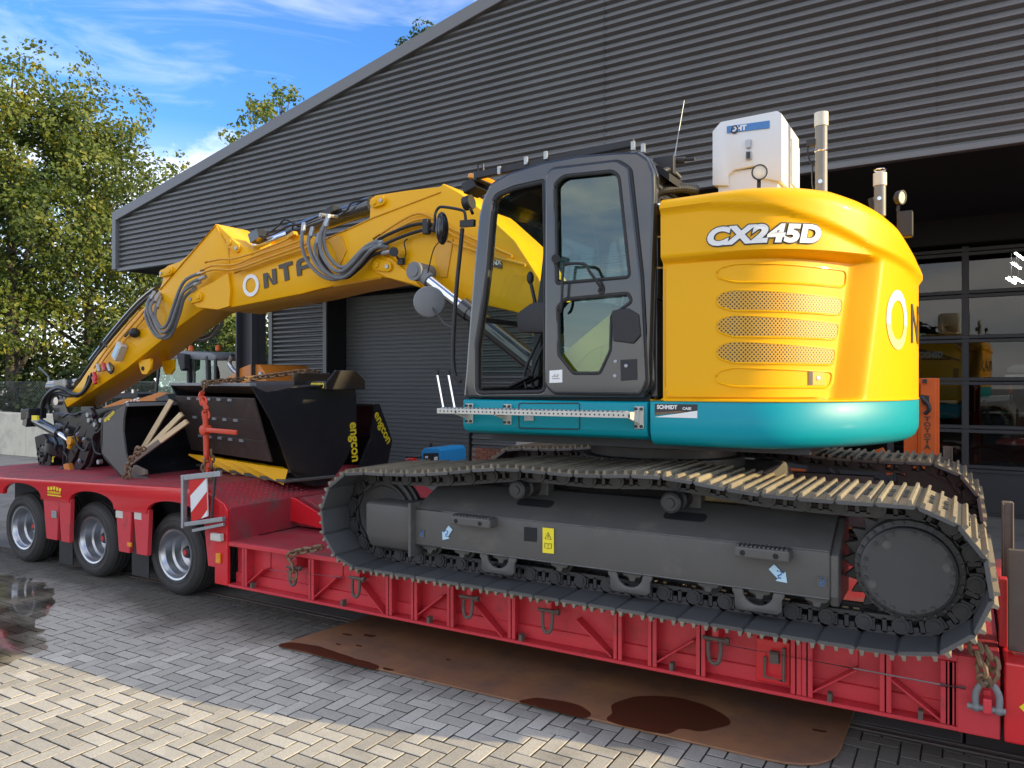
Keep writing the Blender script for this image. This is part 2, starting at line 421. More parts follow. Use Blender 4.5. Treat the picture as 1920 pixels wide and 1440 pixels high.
M['rustwet'] = mat('wet_rust', (0.085, 0.028, 0.014), 0.22, c2=(0.075, 0.024, 0.012), ns=7)
M['rustbrown'] = mat('brown_steel', (0.085, 0.062, 0.05), 0.65, c2=(0.13, 0.10, 0.082), ns=8, dirt=(0.07, 0.045, 0.035), ds=5)
M['wood'] = mat('pine_batten', (0.74, 0.57, 0.34), 0.6, c2=(0.64, 0.48, 0.28), ns=14)
M['woodgrey'] = mat('weathered_batten', (0.16, 0.125, 0.10), 0.8, c2=(0.24, 0.19, 0.15), ns=14)
M['gravelconc'] = mat('yard_concrete', (0.30, 0.285, 0.25), 0.85, c2=(0.22, 0.21, 0.19), ns=0.6, dirt=(0.15, 0.14, 0.125), ds=2.2, dlo=0.5, dhi=0.75, bump=0.15, bs=35)
M['slab'] = mat('concrete_slab', (0.24, 0.225, 0.20), 0.75, c2=(0.18, 0.17, 0.15), ns=2, rnd=0.08, dirt=(0.11, 0.10, 0.085), ds=1.6, dlo=0.5, dhi=0.75, bump=0.08, bs=60)
M['wallconc'] = mat('pale_concrete', (0.74, 0.69, 0.54), 0.85, c2=(0.5, 0.46, 0.37), ns=1.5, dirt=(0.36, 0.33, 0.29), ds=1.5, dlo=0.5, dhi=0.8)
M['paver'] = mat('paver_grey', (0.56, 0.525, 0.455), 0.85, c2=(0.30, 0.28, 0.24), ns=95, namt=0.22, rnd=0.22, dirt=(0.27, 0.25, 0.215), ds=2.2, dlo=0.52, dhi=0.8, bump=0.4, bs=120)
M['joint'] = mat('joint_sand', (0.045, 0.042, 0.036), 0.95, c2=(0.075, 0.068, 0.057), ns=6)
M['bark'] = mat('bark', (0.06, 0.048, 0.036), 0.9, c2=(0.1, 0.085, 0.065), ns=6, bump=0.5, bs=18)
M['sticker'] = mat('yellow_sticker', (0.86, 0.72, 0.03), 0.4)
M['letteryellow'] = mat('yellow_lettering', (0.8, 0.62, 0.02), 0.45)
M['letterdark'] = mat('dark_lettering', (0.055, 0.045, 0.03), 0.45)
M['letterwhite'] = mat('white_lettering', (0.82, 0.82, 0.80), 0.4)
M['blue'] = mat('blue_plastic', (0.03, 0.33, 0.72), 0.35, c2=(0.03, 0.29, 0.62), ns=5)
M['bluesticker'] = mat('blue_sticker', (0.05, 0.2, 0.5), 0.4)
M['lightblue'] = mat('pale_blue_sticker', (0.45, 0.65, 0.78), 0.4)
M['glass'] = glass('window_glass', (0.88, 0.96, 0.93), 1.5, 0.0, 1.0)
M['glassdoor'] = glass('door_glass', (0.70, 0.86, 0.82), 1.5, 0.0, 2.6, (0.80, 1.0, 0.97))
M['glassdark'] = glass('tinted_glass', (0.40, 0.56, 0.52), 1.55, 0.0, 2.0)
M['glasshall'] = glass('hall_glass', (0.66, 0.69, 0.69), 1.5, 0.0, 1.15)
M['lamp'] = emit('lit_tube', (1.0, 0.95, 0.85), 30.0)
M['amber'] = mat('amber_lens', (0.75, 0.28, 0.01), 0.25, coat=0.5)
M['redlens'] = mat('red_lens', (0.6, 0.02, 0.02), 0.25, coat=0.5)
M['lens'] = mat('clear_lens', (0.62, 0.6, 0.52), 0.15, coat=0.6)
M['bluelens'] = mat('stain', (0.1, 0.1, 0.1), 0.4)

pv = M['paver'].node_tree                             # dirt trodden into the strip beside the gutter
b_ = pv.nodes['Principled BSDF']; src_ = b_.inputs['Base Color'].links[0].from_socket
n = pv.nodes.new; l = pv.links.new
co_ = n('ShaderNodeTexCoord').outputs['Object']; sp_ = n('ShaderNodeSeparateXYZ'); l(co_, sp_.inputs[0])
z_ = n('ShaderNodeTexNoise'); z_.inputs['Scale'].default_value = 1.4; z_.inputs['Detail'].default_value = 6; l(co_, z_.inputs['Vector'])
a_ = n('ShaderNodeMath'); a_.operation = 'MULTIPLY_ADD'; a_.inputs[1].default_value = 1.5; l(z_.outputs['Fac'], a_.inputs[0]); l(sp_.outputs['Y'], a_.inputs[2])
r_ = n('ShaderNodeMapRange'); r_.inputs[1].default_value = 4.75; r_.inputs[2].default_value = 5.35; r_.inputs[4].default_value = 0.9; l(a_.outputs[0], r_.inputs[0])
x_ = n('ShaderNodeMix'); x_.data_type = 'RGBA'; x_.inputs['B'].default_value = (0.085, 0.073, 0.056, 1); l(src_, x_.inputs['A']); l(r_.outputs[0], x_.inputs['Factor']); l(x_.outputs['Result'], b_.inputs['Base Color'])

def leaf_mat(name, cols, sc=0.9):
    m = bpy.data.materials.new(name); m.use_nodes = True
    t = m.node_tree; b = t.nodes['Principled BSDF']; n = t.nodes.new; l = t.links.new
    a = n('ShaderNodeAttribute'); a.attribute_name = 'tone'
    z = n('ShaderNodeTexNoise'); z.inputs['Scale'].default_value = sc; z.inputs['Detail'].default_value = 3
    l(n('ShaderNodeTexCoord').outputs['Object'], z.inputs['Vector'])
    x = n('ShaderNodeMath'); x.operation = 'MULTIPLY_ADD'; x.inputs[1].default_value = 0.55; l(a.outputs['Fac'], x.inputs[0])
    y = n('ShaderNodeMath'); y.operation = 'MULTIPLY_ADD'; y.inputs[1].default_value = 1.3; y.inputs[2].default_value = -0.42; l(z.outputs['Fac'], y.inputs[0])
    l(y.outputs[0], x.inputs[2])
    r = n('ShaderNodeValToRGB'); r.color_ramp.elements[0].color = (*cols[0], 1); r.color_ramp.elements[1].color = (*cols[-1], 1)
    r.color_ramp.elements[0].position = 0.15; r.color_ramp.elements[1].position = 0.95
    for i, c in enumerate(cols[1:-1]):
        e = r.color_ramp.elements.new(0.15 + 0.8 * (i + 1) / (len(cols) - 1)); e.color = (*c, 1)
    l(x.outputs[0], r.inputs['Fac']); l(r.outputs[0], b.inputs['Base Color'])
    b.inputs['Roughness'].default_value = 0.55
    tr = n('ShaderNodeBsdfTranslucent'); l(r.outputs[0], tr.inputs['Color']); mx = n('ShaderNodeMixShader'); mx.inputs[0].default_value = 0.4
    o = t.nodes['Material Output']; l(b.outputs[0], mx.inputs[1]); l(tr.outputs[0], mx.inputs[2]); l(mx.outputs[0], o.inputs['Surface'])
    return m
M['leaf'] = leaf_mat('leaves_green', [(0.04, 0.07, 0.014), (0.085, 0.125, 0.022), (0.16, 0.19, 0.03), (0.30, 0.25, 0.03)])
M['leafautumn'] = leaf_mat('leaves_turning', [(0.045, 0.085, 0.016), (0.10, 0.15, 0.026), (0.19, 0.215, 0.03), (0.40, 0.31, 0.03)])
M['leafdark'] = leaf_mat('leaves_dark', [(0.02, 0.04, 0.01), (0.04, 0.07, 0.015), (0.08, 0.11, 0.02), (0.16, 0.15, 0.025)])

# ================================================================ ground
g = MB(); g.box(-320, 260, -240, 340, -0.6, -0.03)
tag(g.build('ground', M['gravelconc'], smooth=0), kind='structure')

# concrete slab lane under the trailer, slabs set side by side with open joints
lane = MB(); lane.box(-30, 14, 5.17, 9.6, -0.06, -0.024)
lane_o = lane.build('pavement', M['joint'], smooth=0); tag(lane_o, kind='structure')
sx = -24.0
while sx < 8:
    for (y0, y1) in ((5.19, 7.16), (7.18, 9.15)):
        b = MB(); b.box(sx + 0.008, sx + 1.992, y0, y1, -0.02, 0.0 + rng.uniform(-0.003, 0.003))
        b.build('concrete_slab', M['slab'], lane_o, bevel=0.006, seg=1)
    sx += 2.0
# steel-edged gutter between pavers and slabs
gt = MB(); gt.box(-24, 8, 5.09, 5.11, -0.03, 0.004); gt.box(-24, 8, 5.16, 5.18, -0.03, 0.004)
tag(gt.build('gutter', M['rustbrown'], lane_o, smooth=0), None)

# block paving in herringbone
bed = MB(); bed.box(-24, 8, -14, 5.085, -0.06, -0.014)
bed_o = bed.build('paving', M['joint'], smooth=0); tag(bed_o, kind='structure')
pw, pl, jt = 0.105, 0.21, 0.010
cells = []
F2 = Vector((-0.5060, 0.8625)); R2 = Vector((0.8625, 0.5060))
for i in range(-230, 80):
    for j in range(-60, 50):
        c = (i - j) % 4
        if c == 0: x0, y0, x1, y1 = i * pw, j * pw, (i + 2) * pw, (j + 1) * pw
        elif c == 3: x0, y0, x1, y1 = i * pw, j * pw, (i + 1) * pw, (j + 2) * pw
        else: continue
        if y1 > 5.08: y1 = 5.08
        if y1 - y0 < 0.03 or y0 > 5.05: continue
        cx, cy = (x0 + x1) / 2, (y0 + y1) / 2
        d = F2.dot((cx, cy)); s = R2.dot((cx, cy))
        if d < 0.8 or abs(s) > d * 0.80 + 0.7: 
            continue
        cells.append((d, x0, y0, x1, y1, abs(s) < d * 0.664 and d < 7 and 2.1 * 1445 / d < 724))
cells.sort()
on_plate = lambda x, y: -4.7 < x < -0.62 and y > 4.33 + (x + 4.6) * 0.035
far = MB(); n_piece = 0
tilt = random.Random(3)
for d, x0, y0, x1, y1, vis in cells:
    cx, cy = (x0 + x1) / 2, (y0 + y1) / 2
    h = tilt.uniform(-0.0018, 0.0012) - 0.001
    b = MB()
    hx, hy = (x1 - x0) / 2 - jt / 2, (y1 - y0) / 2 - jt / 2; e = 0.003
    vs = [(sx_ * hx, sy_ * hy, -0.04) for sx_, sy_ in ((-1, -1), (1, -1), (1, 1), (-1, 1))]
    vs += [(sx_ * hx, sy_ * hy, -0.003) for sx_, sy_ in ((-1, -1), (1, -1), (1, 1), (-1, 1))]
    vs += [(sx_ * (hx - e), sy_ * (hy - e), 0.0) for sx_, sy_ in ((-1, -1), (1, -1), (1, 1), (-1, 1))]
    fs = [(0, 1, 5, 4), (1, 2, 6, 5), (2, 3, 7, 6), (3, 0, 4, 7), (4, 5, 9, 8), (5, 6, 10, 9), (6, 7, 11, 10), (7, 4, 8, 11), (8, 9, 10, 11)]
    Rm = Matrix.Translation((cx, cy, h)) @ Matrix.Rotation(tilt.uniform(-0.02, 0.02), 4, 'Z') @ Matrix.Rotation(tilt.uniform(-0.007, 0.007), 4, 'X') @ Matrix.Rotation(tilt.uniform(-0.007, 0.007), 4, 'Y')
    if vis and n_piece < 298 and not on_plate(cx, cy):
        n_piece += 1
        b.add([Rm @ Vector(p) for p in vs], fs[:4], 1); b.add([Rm @ Vector(p) for p in vs], fs[4:]); b.build('paver', [M['paver'], M['joint']], bed_o, smooth=0)
    else:
        far.add([Rm @ Vector(p) for p in vs], fs[:4], 1); far.add([Rm @ Vector(p) for p in vs], fs[4:])
fo = far.build('paver_field', [M['paver'], M['joint']], bed_o, smooth=0); tag(fo, kind='stuff')

# ================================================================ hall (own frame: turned 3 degrees)
HF = Matrix.Rotation(rad(-3.0), 4, 'Z')
hall = thing('warehouse', (-17.28, 14.05, 0), 'dark grey corrugated warehouse with a gabled front overhanging its roller doors', 'warehouse', frame=HF)
HX0, HX1, HXR, HZ0, SL = -17.28, 8.7, -4.29, 5.96, 0.1985
FY, WY = 9.74, 14.05
def roof_z(x): return HZ0 + SL * (x - HX0) if x < HXR else HZ0 + SL * (HXR - HX0) - SL * (x - HXR)
def corr_mesh(name, x0, x1, z0, z1, y, clip=None, period=0.111, amp=0.060, m='clad'):
    """trapezoidal sheet, ribs running along X, facing -Y"""
    prof = []
    k = int((z1 - z0) / period) + 2
    for i in range(k):
        b = z0 + i * period
        prof += [(b, 0), (b + period * 0.10, 0.3), (b + period * 0.2, 1), (b + period * 0.42, 1), (b + period * 0.60, 0.22), (b + period * 0.68, 0), (b + period * 0.84, 0.06)]
    prof = [(z, a) for z, a in prof if z <= z1 + 1e-6]
    mb = MB(); n = len(prof)
    vs = [(x0, y - 0.0 + amp * a, z) for z, a in prof] + [(x1, y + amp * a, z) for z, a in prof]
    mb.add(vs, [(i, i + n, i + n + 1, i + 1) for i in range(n - 1)])
    me = mb.mesh(name, M[m], smooth=50)
    if clip:
        bm = bmesh.new(); bm.from_mesh(me)
        bmesh.ops.bisect_plane(bm, geom=bm.verts[:] + bm.edges[:] + bm.faces[:], plane_co=clip[0], plane_no=clip[1], clear_outer=True)
        bm.to_mesh(me); bm.free()
    return me
x = HX0 + 0.10
while x < 3.9:
    x1 = x + 2.05
    top = max(roof_z(x), roof_z(x1), roof_z(HXR) if x < HXR < x1 else 0) + 0.05
    nsh_ = int(round(x * 10)) % 2
    me = corr_mesh('cladding_sheet', x, x1 + 0.02, 4.69, top, FY + 0.0015 * nsh_, clip=((HXR, 0, roof_z(HXR) - 0.17), (-SL if x < HXR - 0.5 else SL, 0, 1)))
    put('cladding_sheet', me, hall, HF)
    x = x1
gp = MB(); gp.prism([(x, 4.69), (HX1 - 0.1, 4.69), (HX1 - 0.1, HZ0 - 0.1), (x, roof_z(x) - 0.1)], FY, FY + 0.05)
gp.build('gable_panel', M['clad'], hall, smooth=0, frame=HF)
def slope_box(mb, xa, xb, y0, y1, dz0, dz1):
    za, zb = roof_z(xa), roof_z(xb)
    mb.prism([(xa, za + dz0), (xb, zb + dz0), (xb, zb + dz1), (xa, za + dz1)], y0, y1)
t = MB(); slope_box(t, HX0 - 0.06, HXR, FY - 0.07, FY + 0.10, -0.2, 0.02); slope_box(t, HXR, HX1 + 0.06, FY - 0.07, FY + 0.10, -0.2, 0.02)
t.build('verge_trim', M['trim'], hall, smooth=0, bevel=0.01, frame=HF)
t = MB(); t.box(HX0 - 0.06, HX0 + 0.09, FY - 0.072, FY + 0.1, 4.66, HZ0 - 0.17); t.build('corner_trim', M['trim'], hall, smooth=0, bevel=0.01, frame=HF)
t = MB(); t.box(HX0 + 0.09, HX1, FY - 0.03, FY + 0.08, 4.62, 4.69); t.build('drip_trim', M['trim'], hall, smooth=0, bevel=0.008, frame=HF)
t = MB(); slope_box(t, HX0, HXR, FY + 0.10, 60, -0.12, 0.03); slope_box(t, HXR, HX1, FY + 0.10, 60, -0.12, 0.03)
t.build('roof', M['clad'], hall, smooth=0, frame=HF)
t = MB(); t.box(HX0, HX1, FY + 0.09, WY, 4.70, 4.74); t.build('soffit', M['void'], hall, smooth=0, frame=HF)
t = MB(); t.box(HX0 - 0.04, HX0, FY + 0.1, 60, 4.66, HZ0 - 0.13); t.build('side_fascia', M['clad'], hall, smooth=0, frame=HF)
# lower front wall
DX0, DX1 = -15.0159, -10.4226
GX0, GX1 = -3.95, 1.42
put('cladding_sheet', corr_mesh('cladding_sheet', HX0 + 0.13, DX0 - 0.12, 0.62, 4.70, WY, period=0.124), hall, HF)
put('cladding_sheet', corr_mesh('cladding_sheet', DX1 + 0.06, GX0 - 0.06, 0.62, 4.70, WY, period=0.124), hall, HF)
put('cladding_sheet', corr_mesh('cladding_sheet', GX1 + 0.06, HX1, 0.62, 4.70, WY, period=0.124), hall, HF)
for a, b in ((HX0, HX0 + 0.14), (DX0 - 0.13, DX0)):
    t = MB(); t.box(a, b, WY - 0.03, WY + 0.08, 0.0, 4.70); t.build('edge_trim', M['trim'], hall, smooth=0, bevel=0.006, frame=HF)
t = MB(); t.box(HX0, HX0 + 0.1, WY + 0.08, 60, 0, 4.70); t.box(HX1 - 0.1, HX1, FY + 0.1, 60, 0, 5.8); t.box(HX0, HX1, 60, 60.1, 0, 10)
t.builds('outer_wall', M['clad'], hall, smooth=0, frame=HF)
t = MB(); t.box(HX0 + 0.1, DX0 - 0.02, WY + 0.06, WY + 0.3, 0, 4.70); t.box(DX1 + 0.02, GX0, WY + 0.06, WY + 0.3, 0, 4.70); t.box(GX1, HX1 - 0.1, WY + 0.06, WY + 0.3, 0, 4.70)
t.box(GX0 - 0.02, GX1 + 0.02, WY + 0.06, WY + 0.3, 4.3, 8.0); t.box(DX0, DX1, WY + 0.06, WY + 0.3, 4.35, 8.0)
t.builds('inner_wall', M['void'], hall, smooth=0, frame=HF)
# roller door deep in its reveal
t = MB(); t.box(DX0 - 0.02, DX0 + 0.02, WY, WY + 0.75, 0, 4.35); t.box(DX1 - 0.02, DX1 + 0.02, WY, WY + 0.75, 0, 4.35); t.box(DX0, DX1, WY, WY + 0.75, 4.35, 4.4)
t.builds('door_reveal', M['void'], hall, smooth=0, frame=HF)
t = MB(); z = 0.0
while z < 4.3:
    t.box(DX0 + 0.02, DX1 - 0.02, WY + 0.65, WY + 0.70, z + 0.012, z + 0.098)
    z += 0.105
t.box(DX0 + 0.02, DX1 - 0.02, WY + 0.672, WY + 0.71, 0, 4.35)
rd = t.build('roller_door', M['door'], hall, smooth=0, bevel=0.012, seg=1, frame=HF)
# brick plinth: bricks one by one where they show
pl_ = MB(); pl_.box(DX1 + 0.06, GX0 - 0.06, WY + 0.012, WY + 0.06, 0, 0.62); pl_.box(HX0 + 0.13, DX0 - 0.13, WY + 0.0, WY + 0.06, 0, 0.62); pl_.box(GX1 + 0.06, HX1, WY, WY + 0.06, 0, 0.62)
pl_.builds('plinth', M['mortar'], hall, smooth=0, frame=HF)
bm_ = MB(); bm_.box(-0.104, 0.104, -0.03, 0.03, -0.026, 0.026); brick_me = bm_.mesh('brick', M['brick'], smooth=0, bevel=0.004, seg=1)
for r_ in range(10):
    for c_ in range(12):
        bx_ = DX1 + 0.17 + c_ * 0.22 + (0.11 if r_ % 2 else 0)
        inst('brick', brick_me, HF @ Matrix.Translation((bx_, WY + 0.02 + rng.uniform(-0.002, 0.002), 0.03 + r_ * 0.0625)), hall)
# glazed sectional door
gd = MB(); zr = [0.0, 0.06, 0.73, 1.355, 2.11, 2.78, 3.49, 4.16]
xm = [GX0 + 1.075 * i for i in range(6)]
fr_ = MB()
for i, z in enumerate(zr[2:], 2): fr_.box(GX0, GX1, WY + 0.1, WY + 0.16, z - 0.062, z - 0.005); fr_.box(GX0, GX1, WY + 0.1, WY + 0.16, z + 0.005, z + 0.062)
for xx in xm: fr_.box(xx - 0.05, xx + 0.05, WY + 0.103, WY + 0.163, 0.0, 4.25)
fr_.box(GX0, GX1, WY + 0.12, WY + 0.15, 0.0, 0.69); fr_.box(GX0, GX1, WY + 0.11, WY + 0.13, 0.05, 0.64)
gdo = fr_.build('glazed_door', M['dark'], hall, smooth=0, bevel=0.006, seg=1, frame=HF)
for i in range(5):
    for k in range(2, 7):
        p = MB(); p.box(xm[i] + 0.05, xm[i + 1] - 0.05, WY + 0.13, WY + 0.136, zr[k] + 0.06, zr[k + 1] - 0.06)
        p.build('pane', M['glasshall'], gdo, smooth=0, frame=HF)
fl = MB(); fl.box(HX0 + 0.1, HX1 - 0.1, WY + 0.17, 60, -0.028, 0.0); fl.build('hall_floor', M['grey'], hall, smooth=0, frame=HF)
# lit tubes inside
for i, p in enumerate(((-0.0101,26.0,5.676), (-0.0855,26.0,5.4119), (-0.2118,26.0,4.9996), (-0.0352,26.0,5.0168))):
    p = Vector(p); d = Vector((0.1, 0.75, 0))
    t = MB(); t.bar(p - d, p + d, 0.07, 0.05); t2 = MB(); t2.bar(p - d * 0.98 - Vector((0, 0, 0.04)), p + d * 0.98 - Vector((0, 0, 0.04)), 0.035, 0.03)
    o = thing('ceiling_lamp', p, ('topmost', 'second highest', 'lower left', 'lower right')[i] + ' of the four lit tube lamps seen through the glazed hall door', 'lamp', 'tube lamps under the hall ceiling', frame=HF)
    t.build('lamp_body', M['white'], o, smooth=0, frame=HF); t2.build('tube', M['lamp'], o, smooth=0, frame=HF)
    s_ = MB(); s_.cyl(p, (p.x, p.y, roof_z(p.x) - 0.1), 0.01, n=6); s_.build('hanger', M['dark'], o, frame=HF)
# canopy post with a pale pipe beside it
px0, px1 = -13.1445, -12.6493
t = MB(); t.box(px0, px0 + 0.03, 9.86, 10.2, 0, 4.7); t.box(px1 - 0.03, px1, 9.86, 10.2, 0, 4.7); t.box(px0, px1, 10.0, 10.03, 0, 4.7)
pt = t.build('canopy_post', M['dark'], hall, smooth=0, frame=HF)
t = MB(); t.cyl((px0 - 0.07, 9.98, 0), (px0 - 0.07, 9.98, 4.7), 0.055, n=12); t.build('downpipe', M['whitecream'], hall, frame=HF)

# ================================================================ retaining wall, fence
yw = 11.9
cw = thing('concrete_wall', (-26, yw, 0), 'low pale concrete block wall in front of the wire fence', 'wall')
xx = -32.0
while xx < -17.6:
    b = MB(); b.box(xx + 0.006, xx + 1.494, yw, yw + 0.4, -0.03, 1.2 + rng.uniform(-0.006, 0.006)); b.build('concrete_block', M['wallconc'], cw, bevel=0.015, seg=1)
    xx += 1.5
fe = thing('wire_fence', (-26, 13.4, 0), 'galvanised chain link fence with cranked posts in front of the trees', 'fence')
for px_ in (-30.6, -27.6, -24.6, -21.6, -18.6):
    b = MB(); b.tube([(px_, 13.4, -0.03), (px_, 13.4, 2.25), (px_, 13.1, 2.55)], 0.03, 8); b.build('post', M['zinc'], fe)
w = MB()
for k in range(2): w.tube([(-33, 13.4, 0.1 + 2.0 * k), (-17.6, 13.4, 0.1 + 2.0 * k)], 0.008, 5)
i = 0
while i * 0.1 < 17.2:
    xa = -34.6 + i * 0.1
    for sgn in (1, -1):
        a0, a1 = (xa, xa + 2.0) if sgn > 0 else (xa + 2.0, xa)
        w.tube([(a0, 13.395 + 0.004 * sgn, 0.1), (a1, 13.395 + 0.004 * sgn, 2.1)], 0.0022, 3, caps=False)
    i += 1
wo = w.build('wire_mesh', M['zinc'], fe, smooth=0); tag(wo, kind='stuff')

# ================================================================ trees
def leaf_cloud(mb_v, mb_f, tones, blobs, n, size, r):
    tot = sum(b[3] * b[4] * b[5] for b in blobs)
    for (cx, cy, cz, rx, ry, rz) in blobs:
        k = int(n * rx * ry * rz / tot) + 1
        bt = r.uniform(-0.22, 0.22)
        for _ in range(k):
            while True:
                p = Vector((r.uniform(-1, 1), r.uniform(-1, 1), r.uniform(-1, 1)))
                if 0.1 < p.length < 1.0: break
            p = p.normalized() * (p.length ** 0.55)
            if noise.noise(Vector((cx + p.x * rx, cy + p.y * ry, cz + p.z * rz)) * 0.8) < -0.13: continue
            c = Vector((cx + p.x * rx, cy + p.y * ry, cz + p.z * rz))
            s = size * r.uniform(0.6, 1.35)
            nrm = (p + Vector((r.uniform(-1, 1), r.uniform(-1, 1), r.uniform(-0.4, 1.2)))).normalized()
            a, b = frame_for(nrm); th = r.uniform(0, 6.28)
            u = a * math.cos(th) + b * math.sin(th); w_ = nrm.cross(u)
            o = len(mb_v)
            mb_v += [c - u * s * 0.5, c + w_ * s * 0.34 + nrm * s * 0.1, c + u * s * 0.55, c - w_ * s * 0.34 + nrm * s * 0.1]
            mb_f.append((o, o + 1, o + 2, o + 3)); tones.append(max(0, min(1, 0.45 + bt + r.gauss(0, 0.2))))
def leaf_mesh(name, v, f, tones, m):
    me = bpy.data.meshes.new(name); me.from_pydata([tuple(p) for p in v], [], f); me.materials.append(m)
    at_ = me.attributes.new('tone', 'FLOAT', 'FACE'); at_.data.foreach_set('value', tones); me.update()
    return me
def tree(base, height, crown_r, crown_z0, n, size, m, label, seed, group=None, sparse=1.0, name='tree', lean=(0, 0), trunk_r=None):
    r = random.Random(seed); base = Vector(base)
    o = thing(name, base, label, 'tree', group)
    tr = MB(); tr0 = trunk_r or height * 0.017
    top = base + Vector((lean[0], lean[1], height * 0.93))
    pts = [base.lerp(top, i / 6) + Vector((r.uniform(-1, 1), r.uniform(-1, 1), 0)) * height * 0.008 * (i > 0) for i in range(7)]
    tr.tube(pts, [tr0 * (1.25 - 0.19 * i) if i else tr0 * 1.5 for i in range(7)], 9)
    v, f, tn, blobs = [], [], [], []
    nl = 15
    for i in range(nl):
        t = (i + 0.5) / nl; zz = crown_z0 + (height - crown_z0) * t * 0.93
        start = base.lerp(top, min(0.97, max(0.12, (zz - height * 0.1) / height)))
        prof = math.sin(math.pi * min(1, 0.18 + t * 0.86)) ** 0.7
        ang = i * 2.4 + r.uniform(-0.4, 0.4); ln = crown_r * prof * r.uniform(0.55, 1.0)
        end = Vector((start.x + math.cos(ang) * ln, start.y + math.sin(ang) * ln, base.z + zz + ln * 0.25))
        mid = start.lerp(end, 0.5) + Vector((0, 0, -ln * 0.06))
        k = tr0 * (0.5 - 0.3 * t)
        tr.tube([start, mid, end], [k, k * 0.6, k * 0.2], 6, k=3)
        for q in range(3):
            e2 = end.lerp(start, 0.15 + 0.25 * q) + Vector((r.uniform(-1, 1), r.uniform(-1, 1), r.uniform(-0.2, 0.9))) * crown_r * 0.38
            tr.tube([start.lerp(end, 0.4 + 0.15 * q), e2], [k * 0.35, k * 0.08], 4)
            s = crown_r * r.uniform(0.2, 0.36) * sparse
            blobs.append((e2.x, e2.y, e2.z, s * 1.15, s * 1.15, s * 0.85))
        s = crown_r * r.uniform(0.26, 0.42) * sparse
        blobs.append((end.x, end.y, end.z, s * 1.2, s * 1.2, s * 0.85))
    leaf_cloud(v, f, tn, blobs, n, size, r)
    tr.build('trunk', M['bark'], o, smooth=60)
    put('crown', leaf_mesh('crown', v, f, tn, m), o)
    return o
tree((-30.9117,15.4869,2.1)[:2] + (-0.03,), 14.6, 3.9, 3.4, 34000, 0.175, M['leafautumn'], 'tallest tree, its crown turning yellow, at the left edge behind the fence', 11)
tree((-30.342,18.1399,2.1)[:2] + (-0.03,), 13.4, 4.3, 3.4, 36000, 0.175, M['leaf'], 'broad green tree between the yellowing tree and the hall roof', 23)
tree((-32.1262,21.7307,2.1)[:2] + (-0.03,), 11.4, 2.9, 2.8, 15000, 0.175, M['leaf'], 'green tree partly hidden behind the sloping end of the hall roof', 31)
tree((-39.0761,21.1315,2.1)[:2] + (-0.03,), 9.0, 3.4, 1.2, 5500, 0.2, M['leafdark'], 'dark low tree behind the trunks of the two tall trees', 47)
tree((-33.9832,14.8442,2.1)[:2] + (-0.03,), 12.5, 3.4, 2.4, 12000, 0.18, M['leaf'], 'tree cut off by the left edge of the view', 53)
tree((-35.2214,32.6682,2.1)[:2] + (-0.03,), 20.2, 3.1, 11.0, 5200, 0.26, M['leafautumn'], 'sparse yellowing treetop above the hall roof, nearest the two green trees', 61, sparse=0.8)
tree((-33.4579,36.0216,2.1)[:2] + (-0.03,), 20.4, 1.9, 13.0, 2200, 0.26, M['leafautumn'], 'small treetop above the middle of the hall roof slope', 67, sparse=0.8)
tree((-30.2261,40.2366,2.1)[:2] + (-0.03,), 25.6, 2.9, 16.0, 4600, 0.28, M['leafdark'], 'dark treetop behind the highest visible part of the hall roof', 71, sparse=0.9)
tree((-26.7449,22.5691,2.1)[:2] + (-0.03,), 6.0, 2.2, 0.8, 7000, 0.2, M['leafautumn'], 'small pale tree behind the wheel loader cab and the canopy post', 83)
tree((-25.3521,19.9081,2.1)[:2] + (-0.03,), 5.2, 2.0, 0.6, 5000, 0.2, M['leafautumn'], 'bushy pale tree behind the wheel loader beacons', 89)
def PD0(u, D):
    t = (u - 960) / 1445.0
    return (D * (-0.5060 + 0.8625 * t), D * (0.8625 + 0.5060 * t))
# undergrowth behind the fence: one mass
v, f, tn = [], [], []
r = random.Random(5); bl = []
for i in range(46):
    for q in range(3):
        s = r.uniform(0.8, 1.35)
        bl.append((-36 + i * 0.42 + r.uniform(-0.3, 0.3), 14.7 + q * 1.2 + r.uniform(-0.3, 0.3), 0.6 + q * 0.9 + r.uniform(-0.2, 0.7), s, s * 0.8, s * 1.2))
leaf_cloud(v, f, tn, bl, 30000, 0.18, r)
hz_ = put('undergrowth', leaf_mesh('undergrowth', v, f, tn, M['leafdark'])); tag(hz_, 'dense green undergrowth growing along the wire fence', 'undergrowth', kind='stuff')

# shallow puddle on the paving
wm_ = bpy.data.materials.new('puddle_water'); wm_.use_nodes = True
t = wm_.node_tree; t.nodes.clear(); n = t.nodes.new; l = t.links.new
o_ = n('ShaderNodeOutputMaterial'); tr_ = n('ShaderNodeBsdfTransparent'); tr_.inputs['Color'].default_value = (0.42, 0.40, 0.37, 1)
gl_ = n('ShaderNodeBsdfGlossy'); gl_.inputs['Roughness'].default_value = 0.06; fz_ = n('ShaderNodeFresnel'); fz_.inputs['IOR'].default_value = 1.33; mx_ = n('ShaderNodeMixShader')
nz_ = n('ShaderNodeTexNoise'); nz_.inputs['Scale'].default_value = 1.9; nz_.inputs['Detail'].default_value = 5; l(n('ShaderNodeTexCoord').outputs['Object'], nz_.inputs['Vector'])
mk_ = n('ShaderNodeMapRange'); mk_.inputs[1].default_value = 0.40; mk_.inputs[2].default_value = 0.62; mk_.inputs[4].default_value = 0.6; l(nz_.outputs['Fac'], mk_.inputs[0])
